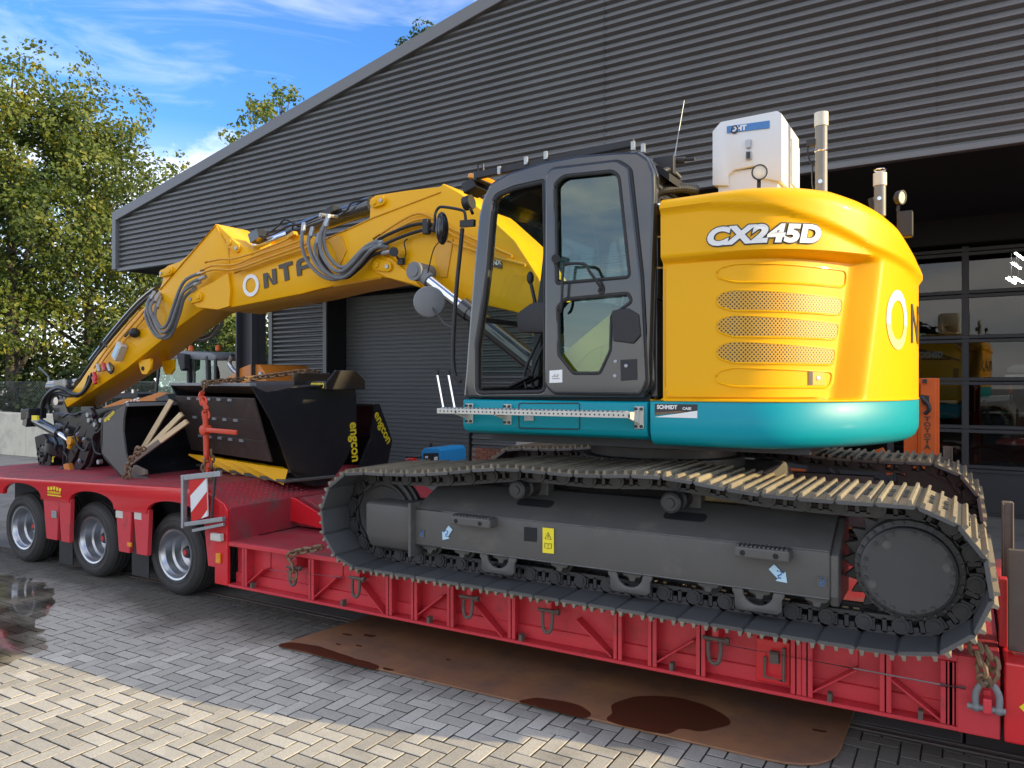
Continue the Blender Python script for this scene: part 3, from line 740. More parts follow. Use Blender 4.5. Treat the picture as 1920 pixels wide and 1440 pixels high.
cl_ = n('ShaderNodeMix'); cl_.data_type = 'RGBA'; cl_.inputs['A'].default_value = (0.72, 0.70, 0.66, 1); cl_.inputs['B'].default_value = (0.36, 0.34, 0.31, 1); l(mk_.outputs[0], cl_.inputs['Factor']); l(cl_.outputs['Result'], tr_.inputs['Color'])
fm_ = n('ShaderNodeMath'); fm_.operation = 'MULTIPLY'; l(fz_.outputs[0], fm_.inputs[0]); l(mk_.outputs[0], fm_.inputs[1])
l(fm_.outputs[0], mx_.inputs[0]); l(tr_.outputs[0], mx_.inputs[1]); l(gl_.outputs[0], mx_.inputs[2]); l(mx_.outputs[0], o_.inputs['Surface'])
def puddle(pts):
    P = [v_.xy for v_ in catmull([(x_, y_, 0) for x_, y_ in pts], 8, True)]
    P = [(p.x + 0.12 * noise.noise(Vector((p.x * 5, p.y * 5, 3))), p.y + 0.12 * noise.noise(Vector((p.x * 5, p.y * 5, 8)))) for p in P]
    b = MB(); vs_ = [(x_, y_, 0.004) for x_, y_ in P]; b.add(vs_, [tuple(range(len(vs_)))])
    tag(b.build('puddle', wm_, smooth=0), kind='structure')
puddle([(-9.3937,4.1542),(-8.8474,4.4218),(-8.303,4.4361),(-7.8113,4.3015),(-7.2526,3.9459),(-7.0506,3.6991),(-6.5145,3.5229),(-6.2205,3.3034),(-6.1576,3.1532),(-6.1996,2.9511),(-7.1395,3.0803)])

# ================================================================ low-loader trailer
TY, TYF = 4.72, 7.38
trailer = thing('low_loader', (-4.5, 6.05, 0), 'red low-loader trailer with three wheel axles carrying the excavator and buckets', 'trailer')
# --- low bed
TX0, TX1 = -5.7558, 0.1624
b = MB()
b.box(TX0, TX1, TY + 0.02, TY + 0.34, 0.635, 0.655)            # near deck plate edge
b.box(TX0, TX1, TYF - 0.34, TYF - 0.02, 0.635, 0.655)
b.box(TX0, TX1, TY + 0.34, TYF - 0.34, 0.61, 0.645)
b.build('deck', M['reddeck'], trailer, smooth=0, bevel=0.004, seg=1)
b = MB()
b.box(TX0, TX1, TY, TY + 0.16, 0.245, 0.268)                     # bottom flange
b.box(TX0, TX1, TY + 0.005, TY + 0.10, 0.612, 0.65)                # top flange
b.box(TX0, TX1, TY + 0.11, TY + 0.135, 0.268, 0.612)               # web
b.box(TX0, TX1, TY + 0.09, TY + 0.12, 0.268, 0.36)
b.build('side_beam', M['red'], trailer, smooth=0, bevel=0.004, seg=1)
b = MB(); b.box(TX0, TX1, TYF - 0.16, TYF, 0.245, 0.65); b.build('side_beam', M['red'], trailer, smooth=0)
b = MB(); b.box(TX0 + 0.05, TX1, 5.5, 6.6, 0.28, 0.6); b.build('centre_beam', M['red'], trailer, smooth=0)
RIBS = [-5.5446, -4.7298, -3.8938, -3.6475, -3.3086, -2.778, -1.9683, -1.7294, -1.4136, -0.8482, -0.7863, -0.3759, -0.0804, -0.041]
for xr in RIBS:
    b = MB(); b.box(xr - 0.007, xr + 0.007, TY + 0.004, TY + 0.115, 0.27, 0.61); b.box(xr - 0.03, xr + 0.03, TY + 0.004, TY + 0.018, 0.27, 0.61)
    b.build('rib', M['red'], trailer, smooth=0, bevel=0.003, seg=1)
DIAG = [[(-5.3175,4.76,0.4491),(-5.5916,4.76,0.2474)], [(-4.4623,4.76,0.4838),(-4.7637,4.76,0.2466)], [(-4.2085,4.76,0.4776),(-3.9538,4.76,0.2575)], [(-3.3856,4.76,0.4893),(-3.6784,4.76,0.2666)], [(-3.1117,4.76,0.4726),(-2.8505,4.76,0.2532)], [(-2.278,4.76,0.4807),(-2.0154,4.76,0.2733)], [(-1.4595,4.76,0.4808),(-1.7296,4.76,0.28)], [(-0.5238,4.76,0.4697),(-0.7959,4.76,0.2717)], [(-0.3603,4.76,0.4561),(-0.0886,4.76,0.2646)]]
for p, q in DIAG:
    b = MB(); b.bar((p[0], TY + 0.065, p[2]), (q[0], TY + 0.065, q[2]), 0.10, 0.012, up=(0, 0, 1))
    zt = 0.608
    b.prism([(p[0], p[2]), (q[0], q[2]), (q[0], zt), (p[0], zt)], TY + 0.10, TY + 0.108)
    b.build('gusset', M['red'], trailer, smooth=0, bevel=0.003, seg=1)
for xs in [-5.455, -4.3841, -3.5105, -2.7037, -1.602, -0.665, -0.2037]:
    b = MB(); b.box(xs - 0.012, xs + 0.012, TY + 0.002, TY + 0.05, 0.268, 0.315); b.build('lug', M['rustbrown'], trailer, smooth=0)
# shackles on the beam
SH = [-4.9081, -4.2059, -3.1283, -2.4723, -1.3181]
for xs in SH:
    b = MB(); b.box(xs - 0.022, xs + 0.022, TY - 0.01, TY + 0.11, 0.50, 0.60); lug = b.build('shackle_lug', M['red'], trailer, smooth=0, bevel=0.006, seg=1)
    b = MB(); zc = 0.525
    b.tube([(xs - 0.036, TY - 0.02, zc), (xs - 0.038, TY - 0.025, zc - 0.07), (xs - 0.028, TY - 0.028, zc - 0.13), (xs, TY - 0.03, zc - 0.148), (xs + 0.028, TY - 0.028, zc - 0.13), (xs + 0.038, TY - 0.025, zc - 0.07), (xs + 0.036, TY - 0.02, zc)], 0.013, 8, k=3)
    b.cyl((xs - 0.075, TY - 0.02, zc), (xs + 0.078, TY - 0.02, zc), 0.013, n=8); b.cyl((xs + 0.066, TY - 0.02, zc), (xs + 0.09, TY - 0.02, zc), 0.022, n=6)
    b.build('shackle', M['rustbrown'], trailer, smooth=50)
# wire along the beam
b = MB(); b.tube([(-5.1976,4.7,0.4718), (-4.3367,4.7,0.5131)], 0.004, 5); b.tube([(-1.3083,4.7,0.5009), (-0.5364,4.7,0.4926), (-0.1049,4.7,0.4857)], 0.004, 5); b.tube([(-0.1098,4.7,0.4847), (0.0054,4.7,0.4908)], 0.010, 6)
b.builds('tie_wire', M['zinc'], trailer)
# locker panel with handle
b = MB(); b.box(-1.0829, -0.884, TY + 0.03, TY + 0.1, 0.30, 0.56); b.build('locker_door', M['redbright'], trailer, smooth=0, bevel=0.008)
xa, xb = -1.0257, -0.9162
b = MB(); b.tube([(xa, TY + 0.01, 0.46), (xa, TY + 0.0, 0.345), (xb, TY + 0.0, 0.335), (xb, TY + 0.01, 0.53)], 0.010, 6); b.box(xa + 0.03, xb - 0.03, TY + 0.0, TY + 0.03, 0.43, 0.50); b.build('locker_handle', M['rustbrown'], trailer, smooth=50)
# front end plate with the big shackle
xe0, xe1 = -0.0312, TX1
b = MB(); b.box(xe0, xe1, TY - 0.004, TY + 0.10, 0.245, 0.652); b.build('end_plate', M['red'], trailer, smooth=0, bevel=0.006)
xs = 0.1032
b = MB(); b.box(xs - 0.02, xs + 0.02, TY - 0.09, TY, 0.40, 0.475); b.box(xs - 0.02, xs + 0.02, TY - 0.03, TY, 0.37, 0.50); b.build('shackle_lug', M['red'], trailer, smooth=0, bevel=0.006)
b = MB(); yy = TY - 0.07; zc = 0.42
b.tube([(xs - 0.05, yy, zc), (xs - 0.052, yy, zc + 0.07), (xs - 0.03, yy, zc + 0.12), (xs, yy, zc + 0.132), (xs + 0.03, yy, zc + 0.12), (xs + 0.052, yy, zc + 0.07), (xs + 0.05, yy, zc)], 0.017, 8, k=3)
b.cyl((xs - 0.09, yy, zc), (xs + 0.08, yy, zc), 0.016, n=8); b.sphere((xs - 0.05, yy, zc), 0.025, 8); b.sphere((xs + 0.05, yy, zc), 0.025, 8)
b.build('shackle', M['grey'], trailer, smooth=50)
# --- gooseneck, headboard, stakes at the front
b = MB(); b.prism([(TX1 + 0.015, 0.25), (4.2, 0.25), (4.2, 0.45), (4.9, 1.0), (8.3, 1.0), (8.3, 1.25), (TX1 + 0.015, 1.25)][0:2] + [(3.0, 0.25), (3.9, 0.95), (8.3, 0.95), (8.3, 1.42), (3.0, 1.42), (1.6, 0.66), (TX1 + 0.015, 0.66)], TY - 0.03, TYF + 0.03)
b.build('gooseneck', M['redbright'], trailer, smooth=0, bevel=0.01)
p = (0.266,4.68,0.4474)
b = MB(); b.cyl((p[0], 4.688, p[2]), (p[0], 4.684, p[2]), 0.025, n=4); b.build('emblem', M['letteryellow'], trailer, smooth=0)
b = MB(); b.box(0.2007, 0.2007 + 0.9, 4.86, 4.90, 0.67, 1.211); b.build('headboard_plate', M['rustbrown'], trailer, smooth=0, bevel=0.006)
b = MB(); b.box(0.164, 0.2033, 4.96, 5.04, 0.66, 1.0281); b.build('headboard_post', M['red'], trailer, smooth=0, bevel=0.004)
for (x0_, x1_, yy_, zt_) in ((0.1849, 0.2404, 5.15, 1.4191), (-0.1538, -0.0837, 7.42, 1.5546)):
    b = MB(); b.box(x0_, x1_, yy_, yy_ + 0.09, 0.64, zt_); b.box(x0_, x0_ + 0.01, yy_ - 0.012, yy_, 0.64, zt_); b.box(x1_ - 0.01, x1_, yy_ - 0.012, yy_, 0.64, zt_ )
    b.build('stake', M['rustbrown'], trailer, smooth=0, bevel=0.004, seg=1)

# --- wheel bogie
AX = [-9.46, -8.085, -6.70]; WR = 0.40
XB1 = -5.7558
def skirt_profile():
    P = []
    zt = lambda x: 0.995 + (x + 9.4) / 3.0 * 0.09
    P.append((-11.2, zt(-11.2))); P.append((-11.2, 0.80)); 
    for ax in (-9.22, -7.88, -6.545):
        P.append((ax - 0.405, 0.80))
        for i in range(13):
            t = math.pi - math.pi * i / 12; P.append((ax + 0.40 * math.cos(t), 0.80 + 0.152 * math.sin(t) ** 0.8))
        P.append((ax + 0.405, 0.80))
    xe = -6.05
    P += [(xe, 0.80), (xe, zt(xe) + 0.005)]
    return P
b = MB(); b.prism(skirt_profile(), TY, TY + 0.05); b.build('side_skirt', M['redbright'], trailer, smooth=25, bevel=0.006)
b = MB(); b.prism([(x_, z_) for x_, z_ in skirt_profile()], TYF - 0.05, TYF); b.build('side_skirt', M['redbright'], trailer, smooth=25)
b = MB(); b.prism([(-11.2, 0.94), (-11.2, 0.965), (-9.4, 0.999), (-6.37, 1.088), (-5.757, 0.955), (-5.757, 0.93), (-6.37, 1.05), (-9.4, 0.96)], TY + 0.03, TYF - 0.03)
deck2 = b.build('bogie_deck', M['reddeck'], trailer, smooth=0, bevel=0.004, seg=1)
tread = MB()
for i in range(17):
    for j in range(14):
        tx = -6.33 + 0.033 * i; ty_ = TY + 0.12 + 0.068 * j + (0.034 if i % 2 else 0)
        tz = 1.088 - (tx + 6.37) / 0.613 * 0.133 + 0.001
        s_ = 1 if i % 2 else -1
        tread.bar((tx - 0.010, ty_ - 0.010 * s_, tz + 0.002), (tx + 0.010, ty_ + 0.010 * s_, tz - 0.002), 0.007, 0.008)
tag(tread.build('tread_plate', M['red'], deck2, smooth=0), kind='stuff')
# rear legs between the wheels (outer pair, red)
for xl, xr, zb_ in ((-8.7918, -8.4887, 0.3722), (-8.4887, -8.2659, 0.3705), (-7.4589, -7.2015, 0.3776), (-7.1667, -6.9189, 0.3824), (-6.1003, -5.8061, 0.3942)):
    w_ = xr - xl
    b = MB(); b.prism([(xl + w_ * 0.2, zb_), (xr - w_ * 0.12, zb_), (xr, 0.79), (xr, 0.84), (xl, 0.84), (xl, 0.79)], TY + 0.012, TY + 0.06); b.build('skirt_leg', M['red'], trailer, smooth=0, bevel=0.005)
b = MB(); b.prism([(XB1, 0.25), (XB1, 0.93), (XB1 - 0.05, 0.99), (-6.06, 1.085), (-6.06, 0.80), (-5.93, 0.70), (-5.93, 0.25)], TY - 0.004, TY + 0.03); b.build('skirt_end', M['redbright'], trailer, smooth=0, bevel=0.006)
# step between bogie and low bed, with open pocket and track ramp
b = MB(); b.box(XB1 - 0.02, XB1 + 0.005, TY + 0.02, TYF - 0.03, 0.655, 0.945); b.build('step_face', M['reddeck'], trailer, smooth=0)
pr_ = (-5.6435,5.46,0.7912); 
b = MB(); b.prism([(XB1, 0.93), (XB1 + 0.1, 0.955), (XB1 + 0.80, 0.66), (XB1, 0.66)], 5.56, 6.35); b.build('track_ramp', M['reddeck'], trailer, smooth=0, bevel=0.006)
b = MB(); b.prism([(XB1, 0.72), (XB1, 0.955), (XB1 + 0.05, 0.955), (XB1 + 0.85, 0.66), (XB1 + 0.78, 0.66)], 5.47, 5.50); b.build('ramp_gusset', M['redbright'], trailer, smooth=0, bevel=0.005)
b = MB(); b.prism([(XB1, 0.93), (XB1 + 0.1, 0.955), (XB1 + 0.80, 0.66), (XB1, 0.66)], 6.8, 7.3); b.build('track_ramp', M['reddeck'], trailer, smooth=0)
# undercarriage frame (dark)
b = MB(); b.box(-10.9, -6.05, 5.6, 6.5, 0.45, 0.9); b.build('bogie_frame', M['dark'], trailer, smooth=0)
# wheels
def rim_profile(): return [(0.245, 0.035), (0.255, 0.012), (0.250, 0.0), (0.232, 0.006), (0.222, 0.03), (0.205, 0.045), (0.20, 0.115), (0.178, 0.128), (0.172, 0.20), (0.13, 0.225), (0.095, 0.215), (0.05, 0.215)]
mb = MB(); mb.lathe(rim_profile(), (0, 0, 0), (0, 1, 0), 48); rim_me = mb.mesh('rim', M['silver'], smooth=30)
def tyre_prof(w, r_): return [(0.245, 0.03), (0.262, 0.004), (0.30, -0.010), (0.352, -0.006), (r_ - 0.022, 0.012), (r_ - 0.004, 0.034), (r_, 0.05), (r_, w - 0.05), (r_ - 0.004, w - 0.034), (r_ - 0.03, w - 0.01), (0.30, w + 0.008), (0.245, w - 0.03)]
mb = MB(); mb.lathe(tyre_prof(0.245, WR), (0, 0, 0), (0, 1, 0), 56)
for k in range(4):
    yk = 0.055 + k * 0.045
    mb.lathe([(WR + 0.001, yk - 0.014), (WR + 0.006, yk - 0.011), (WR + 0.006, yk + 0.011), (WR + 0.001, yk + 0.014)], (0, 0, 0), (0, 1, 0), 48)
mb.lathe([(0.335, -0.0095), (0.338, -0.0125), (0.342, -0.0095)], (0, 0, 0), (0, 1, 0), 56); mb.lathe([(0.278, -0.008), (0.281, -0.0115), (0.285, -0.008)], (0, 0, 0), (0, 1, 0), 56)
tyre_me = mb.mesh('tyre', M['tyre'], smooth=40)
mb = MB(); mb.lathe([(0.0, 0.12), (0.03, 0.12), (0.052, 0.125), (0.06, 0.14), (0.06, 0.22)], (0, 0, 0), (0, 1, 0), 24)
for i in range(0):
    t = 2 * math.pi * i / 10; mb.cyl((0.13 * math.cos(t), 0.235, 0.13 * math.sin(t)), (0.13 * math.cos(t), 0.195, 0.13 * math.sin(t)), 0.014, n=6)
hub_me = mb.mesh('hub', M['dark'], smooth=40)
mb = MB(); mb.cyl((0, 0.12, 0), (0, 0.112, 0), 0.028, n=16); cap_me = mb.mesh('hub_cap', M['redlens'], smooth=40)
for i, ax in enumerate(AX):
    for sgn, y0_ in ((1, 4.86), (1, 5.14), (-1, 7.24), (-1, 6.96)):
        wm = Matrix.Translation((ax, y0_, WR - 0.002)) @ (Matrix.Rotation(rng.uniform(0, 3), 4, 'Y') if sgn > 0 else Matrix.Rotation(math.pi, 4, 'Z'))
        wh = thing('wheel', (ax, y0_, 0.4), parent=trailer)
        inst('tyre', tyre_me, wm, wh); inst('rim', rim_me, wm, wh)
        if y0_ in (4.86, 7.24): inst('hub', hub_me, wm, wh); inst('hub_cap', cap_me, wm, wh)
    b = MB(); b.cyl((ax, 5.1, 0.4), (ax, 7.0, 0.4), 0.07, n=12); b.build('axle', M['dark'], trailer)
for xl, xr, zb_ in ((-8.7805, -8.5192, 0.0655), (-7.449, -7.1653, 0.1007)):
    b = MB(); b.slab([(xl, 4.9, zb_), (xr, 4.9, zb_ - 0.0), (xr, 4.9, 0.72), (xl, 4.9, 0.72)], (0.0, 0.012, 0)); b.build('mudflap', M['rubber'], trailer, smooth=0)
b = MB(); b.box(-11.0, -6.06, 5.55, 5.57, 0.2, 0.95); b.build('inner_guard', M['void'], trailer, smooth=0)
# small fittings: sockets, stickers, amber markers
for (u0, u1, v0, v1, m_) in ((98, 108, 955, 971, 'zinc'),):
    pass
def plate_on(u0v0, u1v1, y, m_, name, th=0.012, bev=0.003):
    (xa, za), (xb, zb) = u0v0, u1v1
    b = MB(); b.box(min(xa, xb), max(xa, xb), y - th, y, min(za, zb), max(za, zb)); return b.build(name, M[m_], trailer, smooth=0, bevel=bev, seg=1)
plate_on([(-8.6102,0.6929)][0], [(-8.517,0.6137)][0], 4.73, 'zinc', 'coupling')
plate_on([(-7.4566,0.7903)][0], [(-7.3402,0.7192)][0], 4.732, 'whitecream', 'sticker', 0.003, 0)
plate_on([(-7.1471,0.8004)][0], [(-7.0353,0.7307)][0], 4.732, 'whitecream', 'sticker', 0.003, 0)
plate_on([(-7.2255,0.4939)][0], [(-7.1645,0.4523)][0], 4.72, 'amber', 'side_marker', 0.02)
plate_on([(-5.893,0.5381)][0], [(-5.8349,0.4474)][0], 4.715, 'amber', 'side_marker', 0.02)
plate_on([(-5.9264,0.7236)][0], [(-5.7886,0.6551)][0], 4.71, 'whitecream', 'socket', 0.05, 0.008)
me = text_mesh('lettering', 'nooteboom', 0.052, M['letteryellow'], align='CENTER'); c_ = (-8.55,4.714,0.8803)
me.transform(Matrix.Translation((c_[0], 4.7145, c_[2]))); put('lettering', me, trailer)
b = MB()
for k in range(5): b.prism(ellipse(c_[0] + (k - 2) * 0.055, c_[2] + 0.062 - abs(k - 2) * 0.006, 0.02, 0.022, 10), 4.7145, 4.719)
b.box(c_[0] - 0.13, c_[0] + 0.13, 4.7145, 4.719, c_[2] - 0.025, c_[2] - 0.012); b.build('emblem', M['letteryellow'], trailer, smooth=0)
# load marker board in its frame
mk = thing('marker_board', (-6.1086,4.64,0.7795), 'red and white striped marker board in a grey frame at the corner of the trailer', 'marker board')
ym = 4.64
b = MB(); b.bar((-6.2603,4.64,0.7404), (-6.2603,4.64,1.2217), 0.05, 0.03, up=(1, 0, 0)); b.bar((-6.291,4.64,1.2049), (-5.7503,4.64,1.2773), 0.03, 0.05); b.bar((-6.2297,4.64,0.778), (-5.7077,4.64,0.8745), 0.05, 0.04); b.bar((-6.1311,4.64,0.7282), (-5.7077,4.64,0.8268), 0.03, 0.03)
b.build('frame', M['zinc'], mk, smooth=0, bevel=0.004, seg=1)
b = MB(); b.cyl((-5.8344,4.65,1.2615), (-5.8924,4.65,0.8467), 0.012, n=8); b.build('rod', M['dark'], mk)
bl_, tl_, tr_, br_ = (-6.1537,4.64,0.8048), (-6.184,4.64,1.1969), (-5.9454,4.64,1.2267), (-5.9308,4.64,0.8787)
def bil(s, t):
    a = Vector(bl_).lerp(Vector(br_), s); c = Vector(tl_).lerp(Vector(tr_), s); return a.lerp(c, t)
b = MB(); b.slab([bil(0, 0), bil(1, 0), bil(1, 1), bil(0, 1)], (0, 0.012, 0)); bd = b.build('board', M['white'], mk, smooth=0)
st = MB()
for lo, hi in ((-0.25, 0.22), (0.62, 1.09)):
    pl0 = []
    def clipy(s, t): return (s, max(0.0, min(1.0, t)))
    q = [clipy(0, lo), clipy(1, lo + 0.42), clipy(1, hi + 0.42), clipy(0, hi)]
    if lo < 0: q = [(0, 0), ((0.25) / 0.42, 0), (1, 0.17), (1, hi + 0.42), (0, hi)]
    if hi > 1: q = [(0, lo), (0.9, 1.0), (0, 1)] if False else [(0, lo), (1, min(1, lo + 0.42)), (1, 1), (0, 1)]
    st.slab([bil(s, t) + Vector((0, -0.002, 0)) for s, t in q], (0, 0.0015, 0))
st.build('stripe', M['redlens'], mk, smooth=0)

# ================================================================ steel plate lying on the paving
P4 = [(-4.6947,4.3268),(-4.5757,5.3386),(-0.6168,5.1907),(-0.6729,4.3971)]
a_, b_, c_, d_ = [Vector(q) for q in P4]
d_ = Vector([(-0.6063,4.3971)][0]); 
out_ = rounded([tuple(a_), tuple(b_ + (b_ - a_).normalized() * 1.2), tuple(c_ + Vector((0.02, 0.9))), tuple(d_)], [0.03, 0.03, 0.05, 0.35], 6)
sp_ = thing('steel_plate', (-2.6, 5.0, 0), 'rusty steel road plate on the paving, half under the trailer', 'steel plate')
b = MB(); b.prismz(out_, 0.001, 0.014); b.build('plate', M['rustplate'], sp_, smooth=0, bevel=0.003, seg=1)
def wet(pts, name, n=5, z=0.0155):
    P = [v_.xy for v_ in catmull([(x_, y_, 0) for x_, y_ in pts], n, True)]
    P = [(p.x + 0.012 * noise.noise(Vector((p.x * 9, p.y * 9, 3))), p.y + 0.012 * noise.noise(Vector((p.x * 9, p.y * 9, 8)))) for p in P]
    b = MB(); b.prismz(P, 0.0142, z); return b.build(name, M['rustwet'], sp_, smooth=0)
wet([(-1.9599,4.6554),(-1.8534,4.8359),(-1.6344,4.9444),(-1.4092,4.9023),(-1.2577,4.7918),(-1.2416,4.6814),(-1.3399,4.5494),(-1.4747,4.5113),(-1.5237,4.3931),(-1.6772,4.3761),(-1.8891,4.3866),(-1.9146,4.5134)], 'wet_patch')
wet([(-2.5026,4.3758),(-2.4205,4.4732),(-2.205,4.5116),(-2.074,4.475),(-2.0177,4.4168),(-2.0499,4.3446),(-2.2754,4.3475),(-2.4509,4.3481)], 'wet_patch')
wet([(-4.6735,4.3182),(-4.6352,4.4273),(-4.3723,4.4665),(-3.9944,4.4162),(-3.7264,4.3952),(-3.7045,4.3104),(-4.0097,4.3169),(-4.4012,4.3244)], 'wet_patch')
for u_, v_, s_ in ((0, 0, 0),): pass
for q, s_ in (((-4.3947,4.7946,0.014), 0.05), ((-4.2175,4.8675,0.014), 0.06), ((-4.1283,4.6381,0.014), 0.035), ((-3.6077,4.3672,0.014), 0.045), ((-3.3421,4.747,0.014), 0.02), ((-0.7438,4.8991,0.014), 0.04), ((-4.2924,4.5848,0.014), 0.025)):
    wet([(q[0] + s_ * (1 + 0.3 * math.sin(3 * t)) * math.cos(t), q[1] + s_ * 0.5 * (1 + 0.3 * math.cos(2 * t)) * math.sin(t)) for t in [i * 0.785 for i in range(8)]], 'wet_patch', 3)

# ================================================================ excavator
ex = thing('excavator', (-2.115, 6.03, 0.655), 'yellow and teal tracked excavator with dark cab, lettered CX245D, standing on the red trailer', 'excavator')
def smooth01(t): t = max(0.0, min(1.0, t)); return t * t * (3 - 2 * t)
SMAX = PLEN[-1]
def pl_at(s, off=0.0):
    ext = 0.0
    if s < 0: ext, s = s, 0.0
    if s > SMAX: ext, s = SMAX - s, SMAX
    lo, hi = 0, len(PLEN) - 1
    while hi - lo > 1:
        m_ = (lo + hi) // 2
        if PLEN[m_] <= s: lo = m_
        else: hi = m_
    w = (s - PLEN[lo]) / max(1e-9, PLEN[hi] - PLEN[lo])
    x_ = PLAN[lo][0] + (PLAN[hi][0] - PLAN[lo][0]) * w; y_ = PLAN[lo][1] + (PLAN[hi][1] - PLAN[lo][1]) * w
    a, c = PLAN[max(lo - 1, 0)], PLAN[min(hi + 1, len(PLAN) - 1)]
    tx, ty = c[0] - a[0], c[1] - a[1]; l = math.hypot(tx, ty)
    return x_ + ext + ty / l * off, y_ - tx / l * off
def interp(T, s):
    if s <= T[0][0]: return T[0][1]
    for (a, b), (c, d) in zip(T, T[1:]):
        if s <= c: return b + (d - b) * smooth01((s - a) / (c - a)) if False else b + (d - b) * (s - a) / (c - a)
    return T[-1][1]
ZT = [(0, 3.235), (0.5, 3.245), (0.8, 3.243), (1.05, 3.24), (1.27, 3.215), (1.48, 3.182), (1.7, 3.13), (1.9, 3.045), (2.1, 2.975), (2.3, 2.955)]
ZC = [(0, 3.15), (0.3, 3.148), (0.49, 3.12), (0.68, 3.095), (0.98, 3.015), (1.38, 2.90), (2.07, 2.80), (2.3, 2.79)]
SD = [(1.985, 1.155), (2.84, 1.35)]                       # right edge of the recessed door field
def sym(s): return min(s, SMAX - s)
REC = 0.06
def rec(q): return 0.045 + 0.075 * smooth01(q / 1.25)
def disp(s, z):
    q = sym(s)
    zc = interp(ZC, q)
    d = 0.028 * smooth01((z - zc + 0.015) / 0.045)
    if s < SMAX / 2 or True:
        sr = SD[0][1] + (SD[1][1] - SD[0][1]) * (z - SD[0][0]) / (SD[1][0] - SD[0][0])
        f = 1 - max(0.0, min(1.0, (q - sr) / 0.15))
        f *= 1 - smooth01((z - 2.835) / 0.035)
        f *= smooth01((z - 1.99) / 0.012)
        d -= rec(q) * f
    return d
# --- hood and counterweight shell (yellow)
ZL = [1.985] + [1.99 + 0.004 * i for i in range(4)] + [2.02 + 0.04 * i for i in range(20)] + [2.815, 2.832, 2.845, 2.86, 2.875, 2.89]
ns_ = 190; mb = MB(); rows = []
S_ = [SMAX * i / (ns_ - 1) for i in range(ns_)]
zfr = [i / 16 for i in range(1, 17)]
for s in S_:
    q = sym(s); zt = interp(ZT, q); r_ = 0.085 + 0.065 * smooth01((q - 0.7) / 1.2); colm = []
    z1 = zt - r_
    for z in ZL:
        if z < z1 - 0.01: colm.append((disp(s, z), z))
        else: colm.append((disp(s, min(z, z1)), min(z, z1)))
    z0 = min(2.89, z1)
    for f in zfr: z = z0 + (z1 - z0) * f; colm.append((disp(s, z), z))
    for i in range(1, 9):
        t = i / 8 * math.pi / 2; colm.append((disp(s, z1 + 0.03) - r_ * (1 - math.cos(t)), z1 + r_ * math.sin(t)))
    rows.append([(*pl_at(s, d), z) for d, z in colm])
nz_ = len(rows[0]); vs = [p for r_ in rows for p in r_]; fs = []
for i in range(ns_ - 1):
    for j in range(nz_ - 1): fs.append((i * nz_ + j, (i + 1) * nz_ + j, (i + 1) * nz_ + j + 1, i * nz_ + j + 1))
half = ns_ // 2; K = 10; base = len(vs)
for i in range(half):
    a, b = Vector(rows[i][-1]), Vector(rows[ns_ - 1 - i][-1])
    for k in range(K + 1):
        t = k / K; p = a.lerp(b, t); p.z += 0.05 * math.sin(math.pi * t) ** 0.7; vs.append(tuple(p))
for i in range(half - 1):
    for k in range(K):
        o = base + i * (K + 1) + k; fs.append((o, o + 1, o + K + 2, o + K + 1))
fs.append(tuple(range(nz_)) + tuple((ns_ - 1) * nz_ + j for j in range(nz_ - 1, -1, -1)))
mb.add(vs, fs)
hood = mb.build('engine_hood', M['yellow'], ex, smooth=38)
# --- teal counterweight belt
mb = MB(); prof = [(-0.25, 1.70), (-0.10, 1.70), (-0.055, 1.712), (-0.02, 1.738), (0.0, 1.785), (0.002, 1.83), (0.002, 1.972), (-0.006, 1.982), (-0.25, 1.982)]
S2 = [-0.066 + (SMAX + 0.132) * i / 110 for i in range(111)]
vs = []; fs = []; n_ = len(prof)
for s in S2:
    zb_ = 1.70 - 0.0
    for d, z in prof: vs.append((*pl_at(s, d), z))
for i in range(110):
    for j in range(n_ - 1): fs.append((i * n_ + j, (i + 1) * n_ + j, (i + 1) * n_ + j + 1, i * n_ + j + 1))
fs.append(tuple(range(n_))); fs.append(tuple(110 * n_ + j for j in range(n_ - 1, -1, -1)))
mb.add(vs, fs); cw_ = mb.build('counterweight_belt', M['teal'], ex, smooth=40)
mb = MB(); mb.prismz([pl_at(s, -0.2) for s in S2[::5]], 1.705, 1.75); mb.build('belly_plate', M['dark'], ex, smooth=0)
mb = MB(); mb.tube([(*pl_at(s, 0.0), 1.986) for s in S2[::2]], 0.006, 6); mb.build('edge_bead', M['yellow'], hood)
